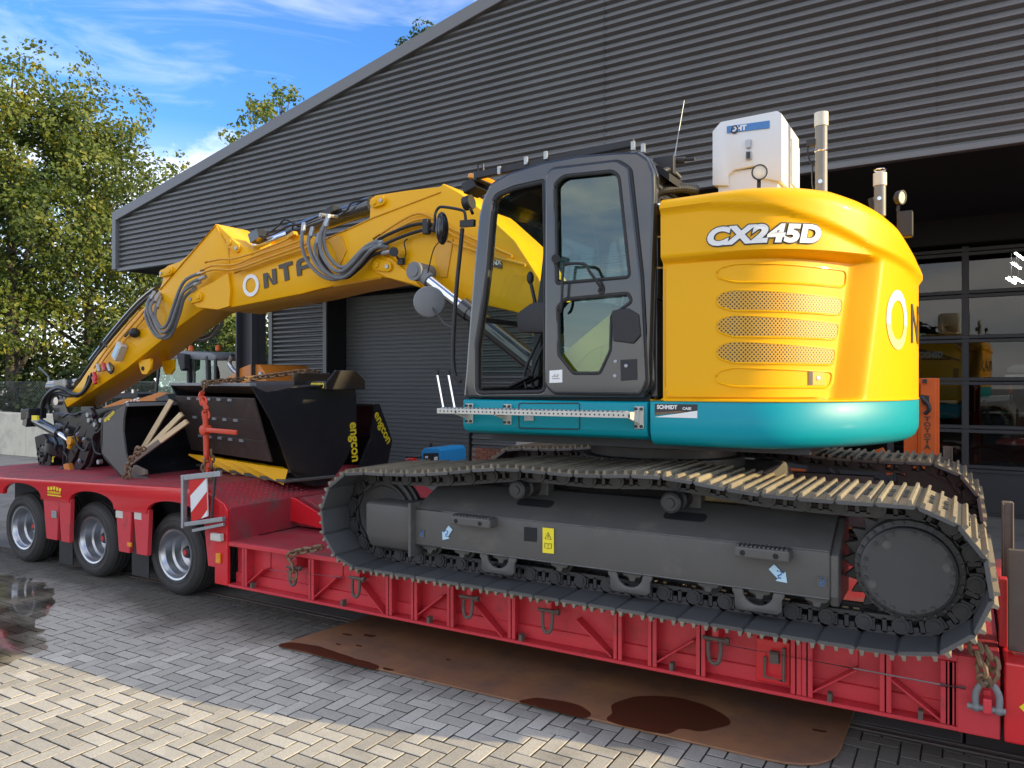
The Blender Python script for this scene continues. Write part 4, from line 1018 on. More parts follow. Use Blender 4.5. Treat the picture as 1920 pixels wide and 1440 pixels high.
# helpers to lay things on the shell
def on_shell(me, s0, z0, off=0.004):
    for v in me.vertices:
        s, z = s0 + v.co.x, z0 + v.co.z
        x_, y_ = pl_at(s, disp(s, z) + off - v.co.y); v.co = (x_, y_, z)
    return me
def shell_patch(name, poly, off, mats, parent, th=0.004, ds=0.03):
    """thin plate following the shell; poly in (s, z)"""
    bm = bmesh.new(); vs_ = [bm.verts.new((a, 0, b)) for a, b in poly]; bm.faces.new(vs_)
    s0_, s1_ = min(a for a, b in poly), max(a for a, b in poly)
    k = s0_ + ds
    while k < s1_:
        bmesh.ops.bisect_plane(bm, geom=bm.verts[:] + bm.edges[:] + bm.faces[:], plane_co=(k, 0, 0), plane_no=(1, 0, 0)); k += ds
    bmesh.ops.recalc_face_normals(bm, faces=bm.faces)
    g_ = bmesh.ops.extrude_face_region(bm, geom=bm.faces[:])
    for v in [e for e in g_['geom'] if isinstance(e, bmesh.types.BMVert)]: v.co.y -= th
    bmesh.ops.recalc_face_normals(bm, faces=bm.faces)
    me = bpy.data.meshes.new(name); bm.to_mesh(me); bm.free()
    me.materials.append(mats)
    uvl = me.uv_layers.new(name='sheet')
    for lp in me.loops:
        v = me.vertices[lp.vertex_index].co; a, c = v.x / 0.0185, v.z / 0.0185; uvl.data[lp.index].uv = ((a + c) * 0.7071, (a - c) * 0.7071)
    on_shell(me, 0, 0, off)
    me.polygons.foreach_set('use_smooth', [True] * len(me.polygons)); me.set_sharp_from_angle(angle=rad(35))
    return put(name, me, parent)
def shell_line(mb, pts, r, off=0.0, k=0, closed=False):
    P = [(a, 0, b) for a, b in pts]
    P = catmull(P, k, closed) if k else [Vector(p) for p in P]
    Q = []
    for a, b in zip(P, P[1:] + ([P[0]] if closed else [])):
        n = max(1, int((b - a).length / 0.05))
        for i in range(n): Q.append(a.lerp(b, i / n))
    if not closed: Q.append(P[-1])
    mb.tube([(*pl_at(p.x, disp(p.x, p.z) + off), p.z) for p in Q], r, 6, closed=closed)
# --- side door with grilles
DP = [(0.025,2.859),(0.319,2.848),(0.65,2.827),(1.023,2.82),(1.287,2.813),(1.237,2.476),(1.176,2.094),(1.117,2.029),(1.044,1.998),(0.025,1.993)]
DP = [(a, min(2.826, max(2.008, c))) for a, c in DP]
door = shell_patch('side_door', rounded(DP, [0.02, 0.3, 0.3, 0.3, 0.02, 0, 0, 0.03, 0.03, 0.01]), 0.0, M['yellow'], ex, th=0.012)
def dimple(pts):                                        # raised bead round a pressed field
    b = MB(); shell_line(b, rounded(pts, 0.05), 0.0075, 0.012, closed=True); return b
GR = [[(0.339,2.628),(0.425,2.649),(1.256,2.61),(1.237,2.508),(0.432,2.524),(0.339,2.557)], [(0.339,2.473),(0.425,2.499),(1.222,2.456),(1.199,2.358),(0.432,2.368),(0.339,2.403)], [(0.339,2.316),(0.425,2.343),(1.19,2.3),(1.167,2.203),(0.432,2.212),(0.339,2.245)]]
BL = [[(0.339,2.779),(0.432,2.805),(1.296,2.785),(1.281,2.679),(0.444,2.693),(0.339,2.728)], [(0.333,2.158),(0.425,2.186),(1.167,2.161),(1.135,2.065),(0.432,2.071),(0.333,2.1)]]
# perforated sheet material
pm = mat('perforated_sheet', (0.66, 0.36, 0.03), 0.4)
t = pm.node_tree; b_ = t.nodes['Principled BSDF']; n = t.nodes.new; l = t.links.new
sp = n('ShaderNodeSeparateXYZ'); uv = n('ShaderNodeUVMap'); uv.uv_map = 'sheet'; l(uv.outputs[0], sp.inputs[0])
vo = n('ShaderNodeTexVoronoi'); vo.inputs['Scale'].default_value = 1.0; vo.inputs['Randomness'].default_value = 0.0
l(uv.outputs[0], vo.inputs['Vector'])
th_ = n('ShaderNodeMath'); th_.operation = 'LESS_THAN'; th_.inputs[1].default_value = 0.31; l(vo.outputs['Distance'], th_.inputs[0])
mx = n('ShaderNodeMix'); mx.data_type = 'RGBA'; mx.inputs['A'].default_value = (0.64, 0.34, 0.03, 1); mx.inputs['B'].default_value = (0.02, 0.012, 0.008, 1)
l(th_.outputs[0], mx.inputs['Factor']); l(mx.outputs['Result'], b_.inputs['Base Color'])
for gr in GR:
    o = shell_patch('grille', rounded(gr, [0.03, 0.1, 0.004, 0.004, 0.1, 0.03]), 0.0135, pm, door, th=0.003)
    b = dimple(gr); b.build('grille_rim', M['yellow'], door)
for gr in BL: dimple(gr).build('pressed_rim', M['yellow'], door)
lp_ = [(0.955,2.167),(1.091,2.167),(1.091,2.081),(0.955,2.081)]
o = shell_patch('latch', lp_, 0.012, M['yellow2'], door, th=0.004)
o = shell_patch('latch_recess', [(lp_[0][0], lp_[0][1]), (lp_[0][0] + 0.035, lp_[0][1]), (lp_[0][0] + 0.035, lp_[2][1]), (lp_[0][0], lp_[2][1])], 0.0165, M['dark'], door, th=0.001)
xl, yl = pl_at((lp_[0][0] + lp_[1][0]) / 2 + 0.012, -rec(1.05) + 0.016); zl = (lp_[0][1] + lp_[2][1]) / 2
b = MB(); b.cyl((xl, yl, zl), (xl + 0.004, yl - 0.008, zl), 0.012, n=12); b.build('lock', M['steel'], door)
b = MB(); shell_line(b, [(0.02, 2.03), (0.02, 2.8)], 0.012, -0.004); b.build('door_hinge', M['yellow2'], door)
# --- lettering on the hood
A0, A1 = [(0.294,2.909),(0.963,2.88)]
def fit(me, w, h):
    xs_ = [v.co.x for v in me.vertices]; zs_ = [v.co.z for v in me.vertices]; x0_, z0_ = min(xs_), min(zs_)
    kx, kz = w / (max(xs_) - x0_), h / (max(zs_) - z0_)
    for v in me.vertices: v.co.x = (v.co.x - x0_) * kx; v.co.z = (v.co.z - z0_) * kz
    return me
wL = A1[0] - A0[0]; hL = 0.112
me = fit(text_mesh('lettering', 'CX245D', 0.16, M['letterdark'], thick=0.0008, shear=0.18, offset=0.016, space=1.05), wL + 0.016, hL + 0.016)
put('lettering_outline', on_shell(me, A0[0] - 0.008, A0[1] - 0.008, 0.0025), hood)
me = fit(text_mesh('lettering', 'CX245D', 0.16, M['letterwhite'], thick=0.0008, shear=0.18, offset=0.009, space=1.05), wL, hL)
put('lettering', on_shell(me, A0[0], A0[1], 0.0085), hood)
# ring emblem and letters at the rear
C0 = [(1.704,2.493)][0]; C1 = [(1.546,2.485)][0]
rs, rz_ = 0.155, 0.190
def ring_poly(a0, a1, n=18, ri=0.66): 
    return [(C0[0] + rs * math.cos(a0 + (a1 - a0) * i / n), C0[1] + rz_ * math.sin(a0 + (a1 - a0) * i / n)) for i in range(n + 1)] + [(C0[0] + ri * rs * math.cos(a1 + (a0 - a1) * i / n), C0[1] + ri * rz_ * math.sin(a1 + (a0 - a1) * i / n)) for i in range(n + 1)]
shell_patch('ring_emblem', ring_poly(-0.2, math.pi + 0.2), 0.003, M['letterwhite'], hood, th=0.001)
hatch = mat('half_tone_print', (0.80, 0.62, 0.25), 0.4)
shell_patch('ring_emblem', ring_poly(math.pi + 0.2, 2 * math.pi - 0.2), 0.003, hatch, hood, th=0.001)
me = text_mesh('lettering', 'NTRAX', 0.36, M['letterdark'], thick=0.0008, offset=0.006)
put('lettering', on_shell(me, C0[0] + 0.235, C0[1] - 0.13, 0.004), hood)
# sticker on the teal belt
ST = [(-0.037,1.964),(0.232,1.962),(0.232,1.881),(-0.037,1.888)]
def on_belt(me, s0, z0, off):
    for v in me.vertices:
        x_, y_ = pl_at(s0 + v.co.x, off - v.co.y); v.co = (x_, y_, z0 + v.co.z)
    return me
w_, h_ = ST[1][0] - ST[0][0], ST[0][1] - ST[2][1]
for poly, m_, off in (([(0, 0.03), (w_, 0.02), (w_, h_), (0, h_)], 'dark', 0.0032), ([(0, 0), (w_, 0), (w_, 0.045), (0.02, 0.005)], 'letterwhite', 0.0045), ([(0, 0.012), (w_ * 0.75, 0.038), (w_ * 0.6, 0.042), (0, 0.028)], 'rust', 0.0052)):
    bm = bmesh.new(); bm.faces.new([bm.verts.new((a, 0, c)) for a, c in poly]); g_ = bmesh.ops.extrude_face_region(bm, geom=bm.faces[:])
    for v in [e for e in g_['geom'] if isinstance(e, bmesh.types.BMVert)]: v.co.y -= 0.0006
    bmesh.ops.recalc_face_normals(bm, faces=bm.faces)
    me = bpy.data.meshes.new('dealer_sticker'); bm.to_mesh(me); bm.free(); me.materials.append(M[m_]); put('dealer_sticker', on_belt(me, ST[0][0], ST[2][1], off), cw_)
me = fit(text_mesh('lettering', 'SCHMIDT', 0.05, M['letterwhite'], thick=0.0004, offset=0.002), w_ * 0.48, 0.026); put('lettering', on_belt(me, ST[0][0] + 0.015, ST[2][1] + h_ - 0.032, 0.005), cw_)
me = fit(text_mesh('lettering', 'CASE', 0.03, M['letterwhite'], thick=0.0004, offset=0.001), w_ * 0.2, 0.016); put('lettering', on_belt(me, ST[0][0] + w_ * 0.66, ST[2][1] + h_ - 0.034, 0.005), cw_)

# --- front platform (teal) under the cab
YC = 4.60
xp0, xp1 = -3.1078, -1.7135
b = MB(); b.prismx([(4.60, 1.79), (4.62, 1.755), (4.67, 1.732), (7.40, 1.732), (7.45, 1.76), (7.45, 1.965), (7.44, 1.975), (4.612, 1.975), (4.60, 1.963)], xp0, xp1)
plat = b.build('platform', M['teal'], ex, smooth=40, bevel=0.01)
hp = [(-2.6435,1.9531),(-2.182,1.9596),(-2.182,1.7876),(-2.6435,1.7806)]
b = MB(); pp_ = rounded(hp, 0.015); b.tube([(x_, 4.5985, z_) for x_, z_ in pp_], 0.004, 6, closed=True); b.build('hatch_seam', M['dark'], plat)
lk = [(-2.5971,1.8661),(-2.5221,1.8677),(-2.5221,1.8351),(-2.5971,1.8332)]; b = MB(); b.prism(lk, 4.588, 4.6); b.build('lock_plate', M['zinc'], plat, smooth=0, bevel=0.003)
b = MB(); b.box(xp0 + 0.05, -0.8, 4.9, 7.2, 1.66, 1.735); b.build('belly_plate', M['dark'], ex, smooth=0)
# step bar with holes
ys = 4.42
L0, L1 = (-3.2082,4.42,1.8893), (-1.7559,4.42,1.9113)
xa, xb, z1_, z0_ = L0[0], L1[0], 1.913, 1.878
bar_pl = MB(); bar_pl.box(xa, xb, ys, ys + 0.006, z0_, z1_); bar_pl.box(xa, xb, ys + 0.006, ys + 0.1, z1_ - 0.006, z1_); bar_pl.box(xa, xb, ys + 0.1, ys + 0.106, z0_ + 0.004, z1_)
stp = bar_pl.build('step_bar', M['whitecream'], ex, smooth=0, bevel=0.002, seg=1)
n_ = int((xb - xa - 0.04) / 0.032); hol = MB(); tth = MB()
for i in range(n_):
    xx = xa + 0.03 + i * 0.032; hol.cyl((xx, ys - 0.001, (z0_ + z1_) / 2), (xx, ys + 0.002, (z0_ + z1_) / 2), 0.006, n=8)
    tth.box(xx - 0.008, xx + 0.008, ys + 0.02, ys + 0.06, z1_, z1_ + 0.008)
tag(hol.build('hole', M['dark'], stp, smooth=0), kind='stuff'); tag(tth.build('tread_tooth', M['zinc'], stp, smooth=0), kind='stuff')
for u_ in ((-3.0466, 0.0), (-2.7291, 0.0), (-1.765, 0.02)):
    xx = u_[0]
    b = MB(); b.box(xx - 0.03, xx + 0.03, 4.584, 4.60, 1.785 + 0.02, 1.945); b.prismx([(ys, 1.875), (ys, 1.905), (4.59, 1.925), (4.59, 1.83)], xx - 0.008, xx + 0.008)
    bo = b.build('step_bracket', M['whitecream'], stp, smooth=0, bevel=0.003, seg=1)
    b = MB()
    for zz in (1.82, 1.93):
        for dx in (-0.018, 0.018): b.cyl((xx + dx, 4.573, zz), (xx + dx, 4.584, zz), 0.011, n=6)
    tag(b.build('bolt', M['dark'], bo), kind='stuff')
for p, q in (((-3.2662,4.5,2.1689), (-3.2053,4.5,1.902)), ((-3.1682,4.5,2.1683), (-3.1084,4.5,1.9037))):
    b = MB(); b.cyl(p, q, 0.009, n=10); g_ = b.build('marker_rod', M['steel'], stp)
    b = MB(); b.cyl((p[0], p[1], p[2] - 0.02), (p[0], p[1], p[2] + 0.015), 0.017, n=10); b.build('rod_cap', M['blackmat'], g_)

# ---------------------------------------------------------------- cab
side = [(-3.1078,1.985),(-3.0847,2.1995),(-3.0618,2.4665),(-3.0207,2.8835),(-2.9755,3.278),(-2.944,3.3992),(-2.8728,3.5032),(-2.7202,3.5571),(-2.4482,3.5917),(-2.2092,3.5957),(-1.9256,3.5775),(-1.7772,3.5584),(-1.7065,3.5009),(-1.668,3.402),(-1.6645,3.285),(-1.6855,2.7538),(-1.7065,2.0632),(-1.7453,1.9993)]
front_op = rounded([(-2.8419,3.4019),(-2.6775,3.4407),(-2.4522,3.4553),(-2.4441,3.058),(-2.4441,2.0316),(-2.9935,2.0203),(-2.9935,2.3504),(-2.9395,2.6436),(-2.8994,2.9124),(-2.864,3.2658)], [0.05, 0.02, 0.02, 0, 0.05, 0.05, 0.02, 0, 0, 0.03])
up_op = rounded([(-2.3552,3.4175),(-2.2876,3.462),(-1.944,3.4466),(-1.8963,3.4094),(-1.8238,2.7633),(-2.3432,2.7562)], [0.03, 0.03, 0.02, 0.03, 0.03, 0.02])
lo_op = rounded([(-2.3352,2.5918),(-2.2797,2.6458),(-1.8346,2.6591),(-1.8094,2.6069),(-1.9073,2.5472),(-1.9477,2.5319),(-1.9551,2.3024),(-2.0296,2.1553),(-2.2208,2.1564),(-2.3273,2.2816)], 0.02)
whole_door = rounded([(-2.4278,3.488),(-2.3833,3.5321),(-1.9073,3.5167),(-1.8274,3.4576),(-1.7488,2.7582),(-1.7135,2.0799),(-1.7523,2.0194),(-2.3672,2.0214),(-2.4319,2.0784)], 0.03)
CM = M['cab']
cabside = plate_mesh('cab_side', rounded(side, 0.02), [front_op, rounded([(x_ * 0.985 + 0.015 * -2.05, z_ * 0.985 + 0.015 * 2.75) for x_, z_ in whole_door], 0.02)], 0.09, 0.02, CM)
cabside.transform(Matrix.Translation((0, 4.645, 0)))
cab_o = put('cab', cabside, ex)
dm = plate_mesh('cab_door', whole_door, [up_op, lo_op], 0.06, 0.014, CM); dm.transform(Matrix.Translation((0, 4.605, 0)))
cd = put('cab_door', dm, cab_o)
for nm, op in (('window', up_op), ('window', lo_op)):
    b = MB(); b.prism([(x_, z_) for x_, z_ in op], 4.612, 4.617); b.build(nm, M['glassdoor'], cd, smooth=0)
    b = MB(); b.tube([(x_, 4.582, z_) for x_, z_ in op], 0.012, 8, closed=True); b.build('window_seal', M['rubber'], cd)
b = MB(); b.tube([(x_, 4.603, z_) for x_, z_ in whole_door], 0.011, 8, closed=True); b.build('door_seal', M['rubber'], cab_o)
b = MB(); b.tube([(x_, 4.612, z_) for x_, z_ in front_op], 0.016, 8, closed=True); b.build('window_seal', M['rubber'], cab_o)
b = MB(); b.prism([(-1.9398,2.5547),(-1.8306,2.5666),(-1.7592,2.5228),(-1.745,2.3882),(-1.7947,2.3391),(-1.9324,2.3597)], 4.560, 4.59); b.build('latch_cover', M['blackmat'], cd, smooth=0, bevel=0.008)
b = MB(); b.prism([(-1.8849,2.2394),(-1.7734,2.2445),(-1.7698,2.1134),(-1.8812,2.1068)], 4.570, 4.578); b.build('door_pad', M['blackmat'], cd, smooth=0, bevel=0.003)
b = MB(); b.tube([(-2.302,4.55,2.5614), (-2.2801,4.53,2.6114), (-2.2634,4.52,2.854), (-2.24,4.52,2.8696), (-2.1137,4.52,2.8598), (-2.0723,4.52,2.8053), (-2.0112,4.55,2.7088), (-2.0185,4.575,2.6878)], 0.010, 8, k=3); b.build('door_rail', M['blackmat'], cd)
b = MB(); b.cyl((-2.3438,4.57,2.9197), (-2.3233,4.53,2.9126), 0.03, n=12); b.cyl((-2.0229,4.585,2.6891), (-2.0119,4.56,2.6859), 0.022, n=10); b.build('door_hinge', M['blackmat'], cd)
sq = [(-2.3918,2.1749),(-2.2963,2.1812),(-2.2963,2.0965),(-2.3918,2.0929)]; b = MB(); b.prism(sq, 4.572, 4.5745); st_ = b.build('white_sticker', M['letterwhite'], cd, smooth=0)
b = MB(); xm_ = (sq[0][0] + sq[1][0]) / 2; zm_ = (sq[0][1] + sq[2][1]) / 2
for k in range(4): b.bar((xm_ - 0.025 + 0.012 * k, 4.571, zm_ - 0.004), (xm_ - 0.017 + 0.012 * k, 4.571, zm_ + 0.006 + 0.01 * (k % 2)), 0.002, 0.004)
b.box(xm_ - 0.028, xm_ + 0.028, 4.5705, 4.572, zm_ - 0.016, zm_ - 0.012); b.build('print', M['grey'], st_, smooth=0)
for (u_, v_) in ((1, 1),): pass
for q in ((-1.9188,4.575,2.2293), (-1.9224,4.575,2.1374), (-1.8434,4.568,2.2012)):
    b = MB(); b.lathe([(0.0, -0.006), (0.006, -0.007), (0.012, -0.004), (0.013, 0.004)], q, (0, 1, 0), 12); b.build('screw', M['zinc'], cd)
# far side, front, rear, roof
YCF = 5.62
far_op = rounded([(-2.8905,3.3927),(-2.6988,3.4693),(-1.8708,3.4535),(-1.763,3.3645),(-1.7701,2.1875),(-3.0162,2.1608),(-2.989,2.4641),(-2.9351,3.0283)], 0.04)
fs_ = plate_mesh('cab_side', rounded(side, 0.02), [far_op], 0.06, 0.015, CM); fs_.transform(Matrix.Translation((0, YCF, 0))); put('cab_wall', fs_, cab_o)
b = MB(); b.prism(far_op, YCF - 0.003, YCF + 0.003); b.build('window', M['glass'], cab_o, smooth=0)
rt = [(-2.944,3.3992),(-2.8728,3.5032),(-2.7202,3.5571),(-2.4482,3.5917),(-2.2092,3.5957),(-1.9256,3.5775),(-1.7772,3.5584),(-1.7065,3.5009),(-1.668,3.402)]
pts_top = [(x_, z_) for x_, z_ in rt]; pts_bot = [(x_, z_ - 0.075) for x_, z_ in rt[::-1]]
b = MB(); b.prism([(x_, z_ + 0.005) for x_, z_ in rt] + pts_bot, 4.66, YCF - 0.02); b.build('roof', CM, cab_o, smooth=50, bevel=0.01)
b = MB(); b.prism([(x_ + 0.1, z_ - 0.08) for x_, z_ in rt[1:-1]] + [(x_ + 0.1, z_ - 0.13) for x_, z_ in rt[1:-1]][::-1], 4.70, YCF - 0.04); b.build('headliner', M['void'], cab_o, smooth=0)
xr_ = -1.70
b = MB(); b.box(xr_ - 0.03, xr_ + 0.02, 4.69, YCF - 0.03, 2.0, 2.62); b.box(xr_ - 0.03, xr_ + 0.02, 4.69, 4.76, 2.62, 3.35); b.box(xr_ - 0.03, xr_ + 0.02, YCF - 0.1, YCF - 0.03, 2.62, 3.35); b.box(xr_ - 0.03, xr_ + 0.02, 4.69, YCF - 0.03, 3.28, 3.46)
b.build('rear_wall', CM, cab_o, smooth=0, bevel=0.01)
b = MB(); b.box(xr_ - 0.006, xr_, 4.76, YCF - 0.1, 2.62, 3.28); b.build('window', M['glass'], cab_o, smooth=0)
# windscreen in two panes between the front pillars
fr_ = [(-3.0893,2.1612),(-3.0526,2.5425),(-3.0116,2.9209),(-2.9665,3.277),(-2.9261,3.397)]
w0, w1, w2 = Vector((fr_[0][0] + 0.02, 0, fr_[0][1])), Vector((fr_[1][0] + 0.02, 0, fr_[1][1])), Vector((fr_[4][0] + 0.03, 0, fr_[4][1]))
for a, c in ((w0, w1), (w1 + Vector((0.004, 0, 0.02)), w2)):
    b = MB(); b.slab([(a.x, 4.69, a.z), (a.x, YCF - 0.04, a.z), (c.x, YCF - 0.04, c.z), (c.x, 4.69, c.z)], (0.005, 0, 0)); b.build('windscreen', M['glass'], cab_o, smooth=0)
b = MB(); b.bar((w1.x + 0.01, 4.69, w1.z + 0.01), (w1.x + 0.01, YCF - 0.04, w1.z + 0.01), 0.04, 0.035); b.box(w0.x - 0.02, w0.x + 0.03, 4.69, YCF - 0.03, 1.98, 2.06)
b.build('windscreen_bar', M['blackmat'], cab_o, smooth=0, bevel=0.005)
pA = [(-2.9755,3.278),(-2.944,3.3992),(-3.0071,2.3887),(-2.9935,2.0203)]
b = MB(); b.bar((w0.x + 0.03, YCF - 0.05, w0.z - 0.1), (w1.x + 0.03, YCF - 0.05, w1.z), 0.07, 0.08, up=(1, 0, 0)); b.bar((w1.x + 0.03, YCF - 0.05, w1.z), (w2.x + 0.03, YCF - 0.05, w2.z + 0.05), 0.07, 0.08, up=(1, 0, 0)); b.build('pillar', M['blackmat'], cab_o, smooth=0, bevel=0.01)
b = MB(); b.box(-3.08, -1.72, 4.68, YCF - 0.03, 1.978, 2.02); b.build('cab_floor', M['blackmat'], cab_o, smooth=0)
# seat, consoles, levers
b = MB(); b.prism(rounded([(-2.48, 2.35), (-1.98, 2.30), (-1.95, 2.42), (-2.45, 2.50)], 0.04), 4.92, 5.40); b.build('seat', M['blackmat'], cab_o, smooth=50, bevel=0.03)
b = MB(); b.prism(rounded([(-2.07, 2.42), (-1.95, 2.42), (-1.82, 3.02), (-1.93, 3.04)], 0.04), 4.93, 5.39); b.build('backrest', M['blackmat'], cab_o, smooth=50, bevel=0.04)
b = MB(); b.prism(rounded([(-1.94, 3.06), (-1.84, 3.06), (-1.81, 3.26), (-1.90, 3.28)], 0.03), 5.04, 5.28); b.build('headrest', M['blackmat'], cab_o, smooth=50, bevel=0.03)
for y0_ in (4.72, 5.42):
    b = MB(); b.prism(rounded([(-2.72, 2.45), (-2.0, 2.42), (-2.0, 2.62), (-2.6, 2.66), (-2.74, 2.58)], 0.04), y0_, y0_ + 0.16); b.cyl((-2.62, y0_ + 0.08, 2.64), (-2.66, y0_ + 0.08, 2.80), 0.014, n=8); b.sphere((-2.665, y0_ + 0.08, 2.84), 0.035, 10, sc=(0.8, 0.8, 1.4)); b.build('console', M['blackmat'], cab_o, smooth=50, bevel=0.01)
b = MB(); b.prism(rounded([(-2.4187,2.2461),(-2.1783,2.4247),(-1.9863,2.5621),(-1.9487,2.5046),(-1.9487,2.2779),(-2.0431,2.1035),(-2.3051,2.1036)], 0.02), 4.70, 4.74); b.tube([(-2.2651,4.7,2.1864),(-2.2097,4.7,2.2575),(-2.1315,4.7,2.3131),(-1.9863,4.7,2.3661)], 0.006, 6, k=3); b.tube([(-2.0699,4.7,2.3259),(-2.0737,4.7,2.1565)], 0.005, 6); b.build('side_cover', M['yellow'], cab_o, smooth=0, bevel=0.01)
b = MB(); b.box(-2.4, -2.0, 4.95, 5.37, 2.02, 2.32); b.build('seat_base', M['dark'], cab_o, smooth=0, bevel=0.02)
for yy in (5.0, 5.12):
    b = MB(); b.tube([(-2.80, yy, 2.03), (-2.82, yy, 2.18), (-2.64, yy, 2.52), (-2.50, yy, 2.68), (-2.42, yy, 2.72)], 0.012, 8, k=4); b.build('pedal_lever', M['blackmat'], cab_o)
    b = MB(); b.obox((-2.86, yy, 2.10), (0.09, 0, 0.04), (0, 0.045, 0), (-0.004, 0, 0.009)); b.build('pedal', M['rubber'], cab_o, smooth=0, bevel=0.004)
b = MB(); b.obox((-2.78, 5.46, 2.80), (0.02, 0.01, 0), (0, 0.09, 0.0), (-0.02, 0, 0.12)); b.build('monitor', M['blackmat'], cab_o, smooth=0, bevel=0.01)
b = MB(); b.tube([(-2.5388,5.4,3.675), (-2.4579,5.4,3.3905), (-2.4046,5.4,3.1001), (-2.3693,5.4,2.8944)], 0.014, 8, k=3); b.build('wiper_arm', M['blackmat'], cab_o)
# roof guard, visor, lights, antenna
b = MB()
b.bar((-3.1107,4.78,3.6218), (-1.869,4.78,3.6714), 0.045, 0.05); b.bar((-3.1107,4.78,3.6218)[0:1] + (5.5,) + (-3.1107,4.78,3.6218)[2:3], (-1.869,4.78,3.6714)[0:1] + (5.5,) + (-1.869,4.78,3.6714)[2:3], 0.045, 0.05)
b.bar((-3.1107,4.78,3.6218), (-3.1107,4.78,3.6218)[0:1] + (5.5,) + (-3.1107,4.78,3.6218)[2:3], 0.05, 0.06)
gd_ = b.build('roof_guard', M['blackmat'], cab_o, smooth=0, bevel=0.006)
for q in ((-2.8923,4.74,3.6292), (-2.6718,4.74,3.6662), (-2.5143,4.74,3.6804), (-1.8682,4.74,3.6467), (-1.7984,4.74,3.622)):
    b = MB(); b.box(q[0] - 0.012, q[0] + 0.012, 4.74, 4.76, q[2] - 0.03, q[2] + 0.025); b.build('bracket', M['zinc'], gd_, smooth=0)
b = MB(); q = (-3.1728,4.95,3.7019); b.tube([(-3.1695,4.9,3.6574), (-3.1743,4.9,3.7469), (-3.1265,4.9,3.74), (-3.1217,4.9,3.6509)], 0.008, 6); b.build('light_bracket', M['dark'], gd_)
b = MB(); b.obox((-3.2262,4.95,3.5867), (0.06, 0, 0.02), (0, 0.1, 0), (-0.012, 0, 0.04)); b.build('work_lamp', M['blackmat'], gd_, smooth=0, bevel=0.01)
b = MB(); b.obox((-3.1408,4.9,3.6294), (0.06, 0, -0.015), (0, 0.1, 0), (0.004, 0, 0.018)); b.build('beacon', M['amber'], gd_, smooth=0, bevel=0.01)
b = MB(); b.tube([(-1.7188,4.75,3.4267), (-1.6749,4.85,3.4856), (-1.6654,4.95,3.4939), (-1.6345,5.0,3.4552)], 0.02, 8, k=3); b.obox((-1.7068,4.9,3.5231), (0.07, 0, 0.0), (0, 0.03, 0), (0, 0, 0.06)); b.build('rear_bracket', M['blackmat'], cab_o, bevel=0.005)
b = MB(); b.cyl((-1.6581,4.95,3.5707), (-1.5178,4.95,3.5572), 0.012, n=8); b.cyl((-1.6654,4.95,3.5647), (-1.5857,4.95,3.5601), 0.022, n=10); b.build('connector', M['dark'], cab_o)
b = MB(); b.tube([(-1.6581,4.95,3.5707), (-1.6254,4.95,3.7597), (-1.5893,4.95,3.9539)], [0.005, 0.003, 0.002], 6); b.build('antenna', M['zinc'], cab_o)
# ribbed hose down the rear of the cab
P = catmull([(-1.7654,4.72,2.4642), (-1.7328,4.7,2.7006), (-1.7148,4.68,3.0028), (-1.7148,4.68,3.2064), (-1.7078,4.7,3.2844), (-1.6865,4.78,3.3363), (-1.6181,4.95,3.3818), (-1.5565,5.1,3.3921)], 14)
b = MB(); b.tube(P, [0.036 if i % 2 else 0.030 for i in range(len(P))], 12); hz2 = b.build('ribbed_hose', M['hoseblack'], ex, smooth=20)
for v_ in (384, 445, 503):
    q = (-1.7184,4.69,3.0217); zq = 2.1 + (716 - v_) * (q[2] - 2.1) / (716 - 445)
    b = MB(); b.lathe([(0.036, -0.006), (0.041, -0.004), (0.041, 0.004), (0.036, 0.006)], (q[0], q[1], zq), (0, 0, 1), 14); b.bar((q[0] + 0.03, q[1], zq), (q[0] + 0.11, q[1] + 0.05, zq), 0.012, 0.012); b.build('hose_clamp', M['steel'], hz2)
b = MB(); b.prism([(-1.726,3.2626),(-1.6901,3.2584),(-1.6901,2.7032),(-1.7188,2.6878),(-1.7045,1.9902),(-1.7621,1.9895)], 4.74, 4.78); b.build('corner_panel', M['yellow2'], ex, smooth=0)
b = MB(); b.box(-1.66, -1.58, 4.85, 7.2, 1.98, 3.2); b.build('firewall', M['dark'], ex, smooth=0)
# handrail and mirrors in front of the cab
ym = 4.72
b = MB(); b.tube([(-3.1983,4.72,2.1), (-3.2412,4.72,2.1237), (-3.27,4.72,2.203), (-3.2748,4.72,2.4013), (-3.246,4.72,2.7959), (-3.2173,4.72,3.0308), (-3.1936,4.72,3.2335)], 0.016, 8, k=4); b.bar((-3.2078,4.72,3.2665), (-3.0856,4.72,3.2616), 0.03, 0.05); b.bar((-3.2748,4.72,2.1357), (-3.1605,4.72,2.0765), 0.02, 0.05)
hr = b.build('handrail', M['blackmat'], ex)
b = MB(); b.tube([(-3.1652,4.72,3.262), (-3.1699,4.72,3.3332), (-3.1983,4.72,3.3678), (-3.3572,4.72,3.4097), (-3.4111,4.72,3.4079), (-3.4407,4.72,3.363), (-3.4457,4.72,3.2992), (-3.4606,4.72,3.2443)], 0.011, 8, k=3); b.build('mirror_arm', M['blackmat'], hr)
q = (-3.3767,4.72,3.252); b = MB(); b.sphere(q, 0.125, 20, sc=(0.34, 0.5, 1.0)); b.sphere((q[0] + 0.03, q[1] - 0.05, q[2]), 0.09, 14, sc=(0.3, 0.3, 1.0)); b.build('mirror', M['black'], hr)
b = MB(); b.tube([(-3.6288,4.9,2.7209), (-3.5369,4.88,2.6231), (-3.4041,4.8,2.5382), (-3.2652,4.72,2.504)], 0.008, 8, k=4); b.build('mirror_arm', M['dark'], hr)
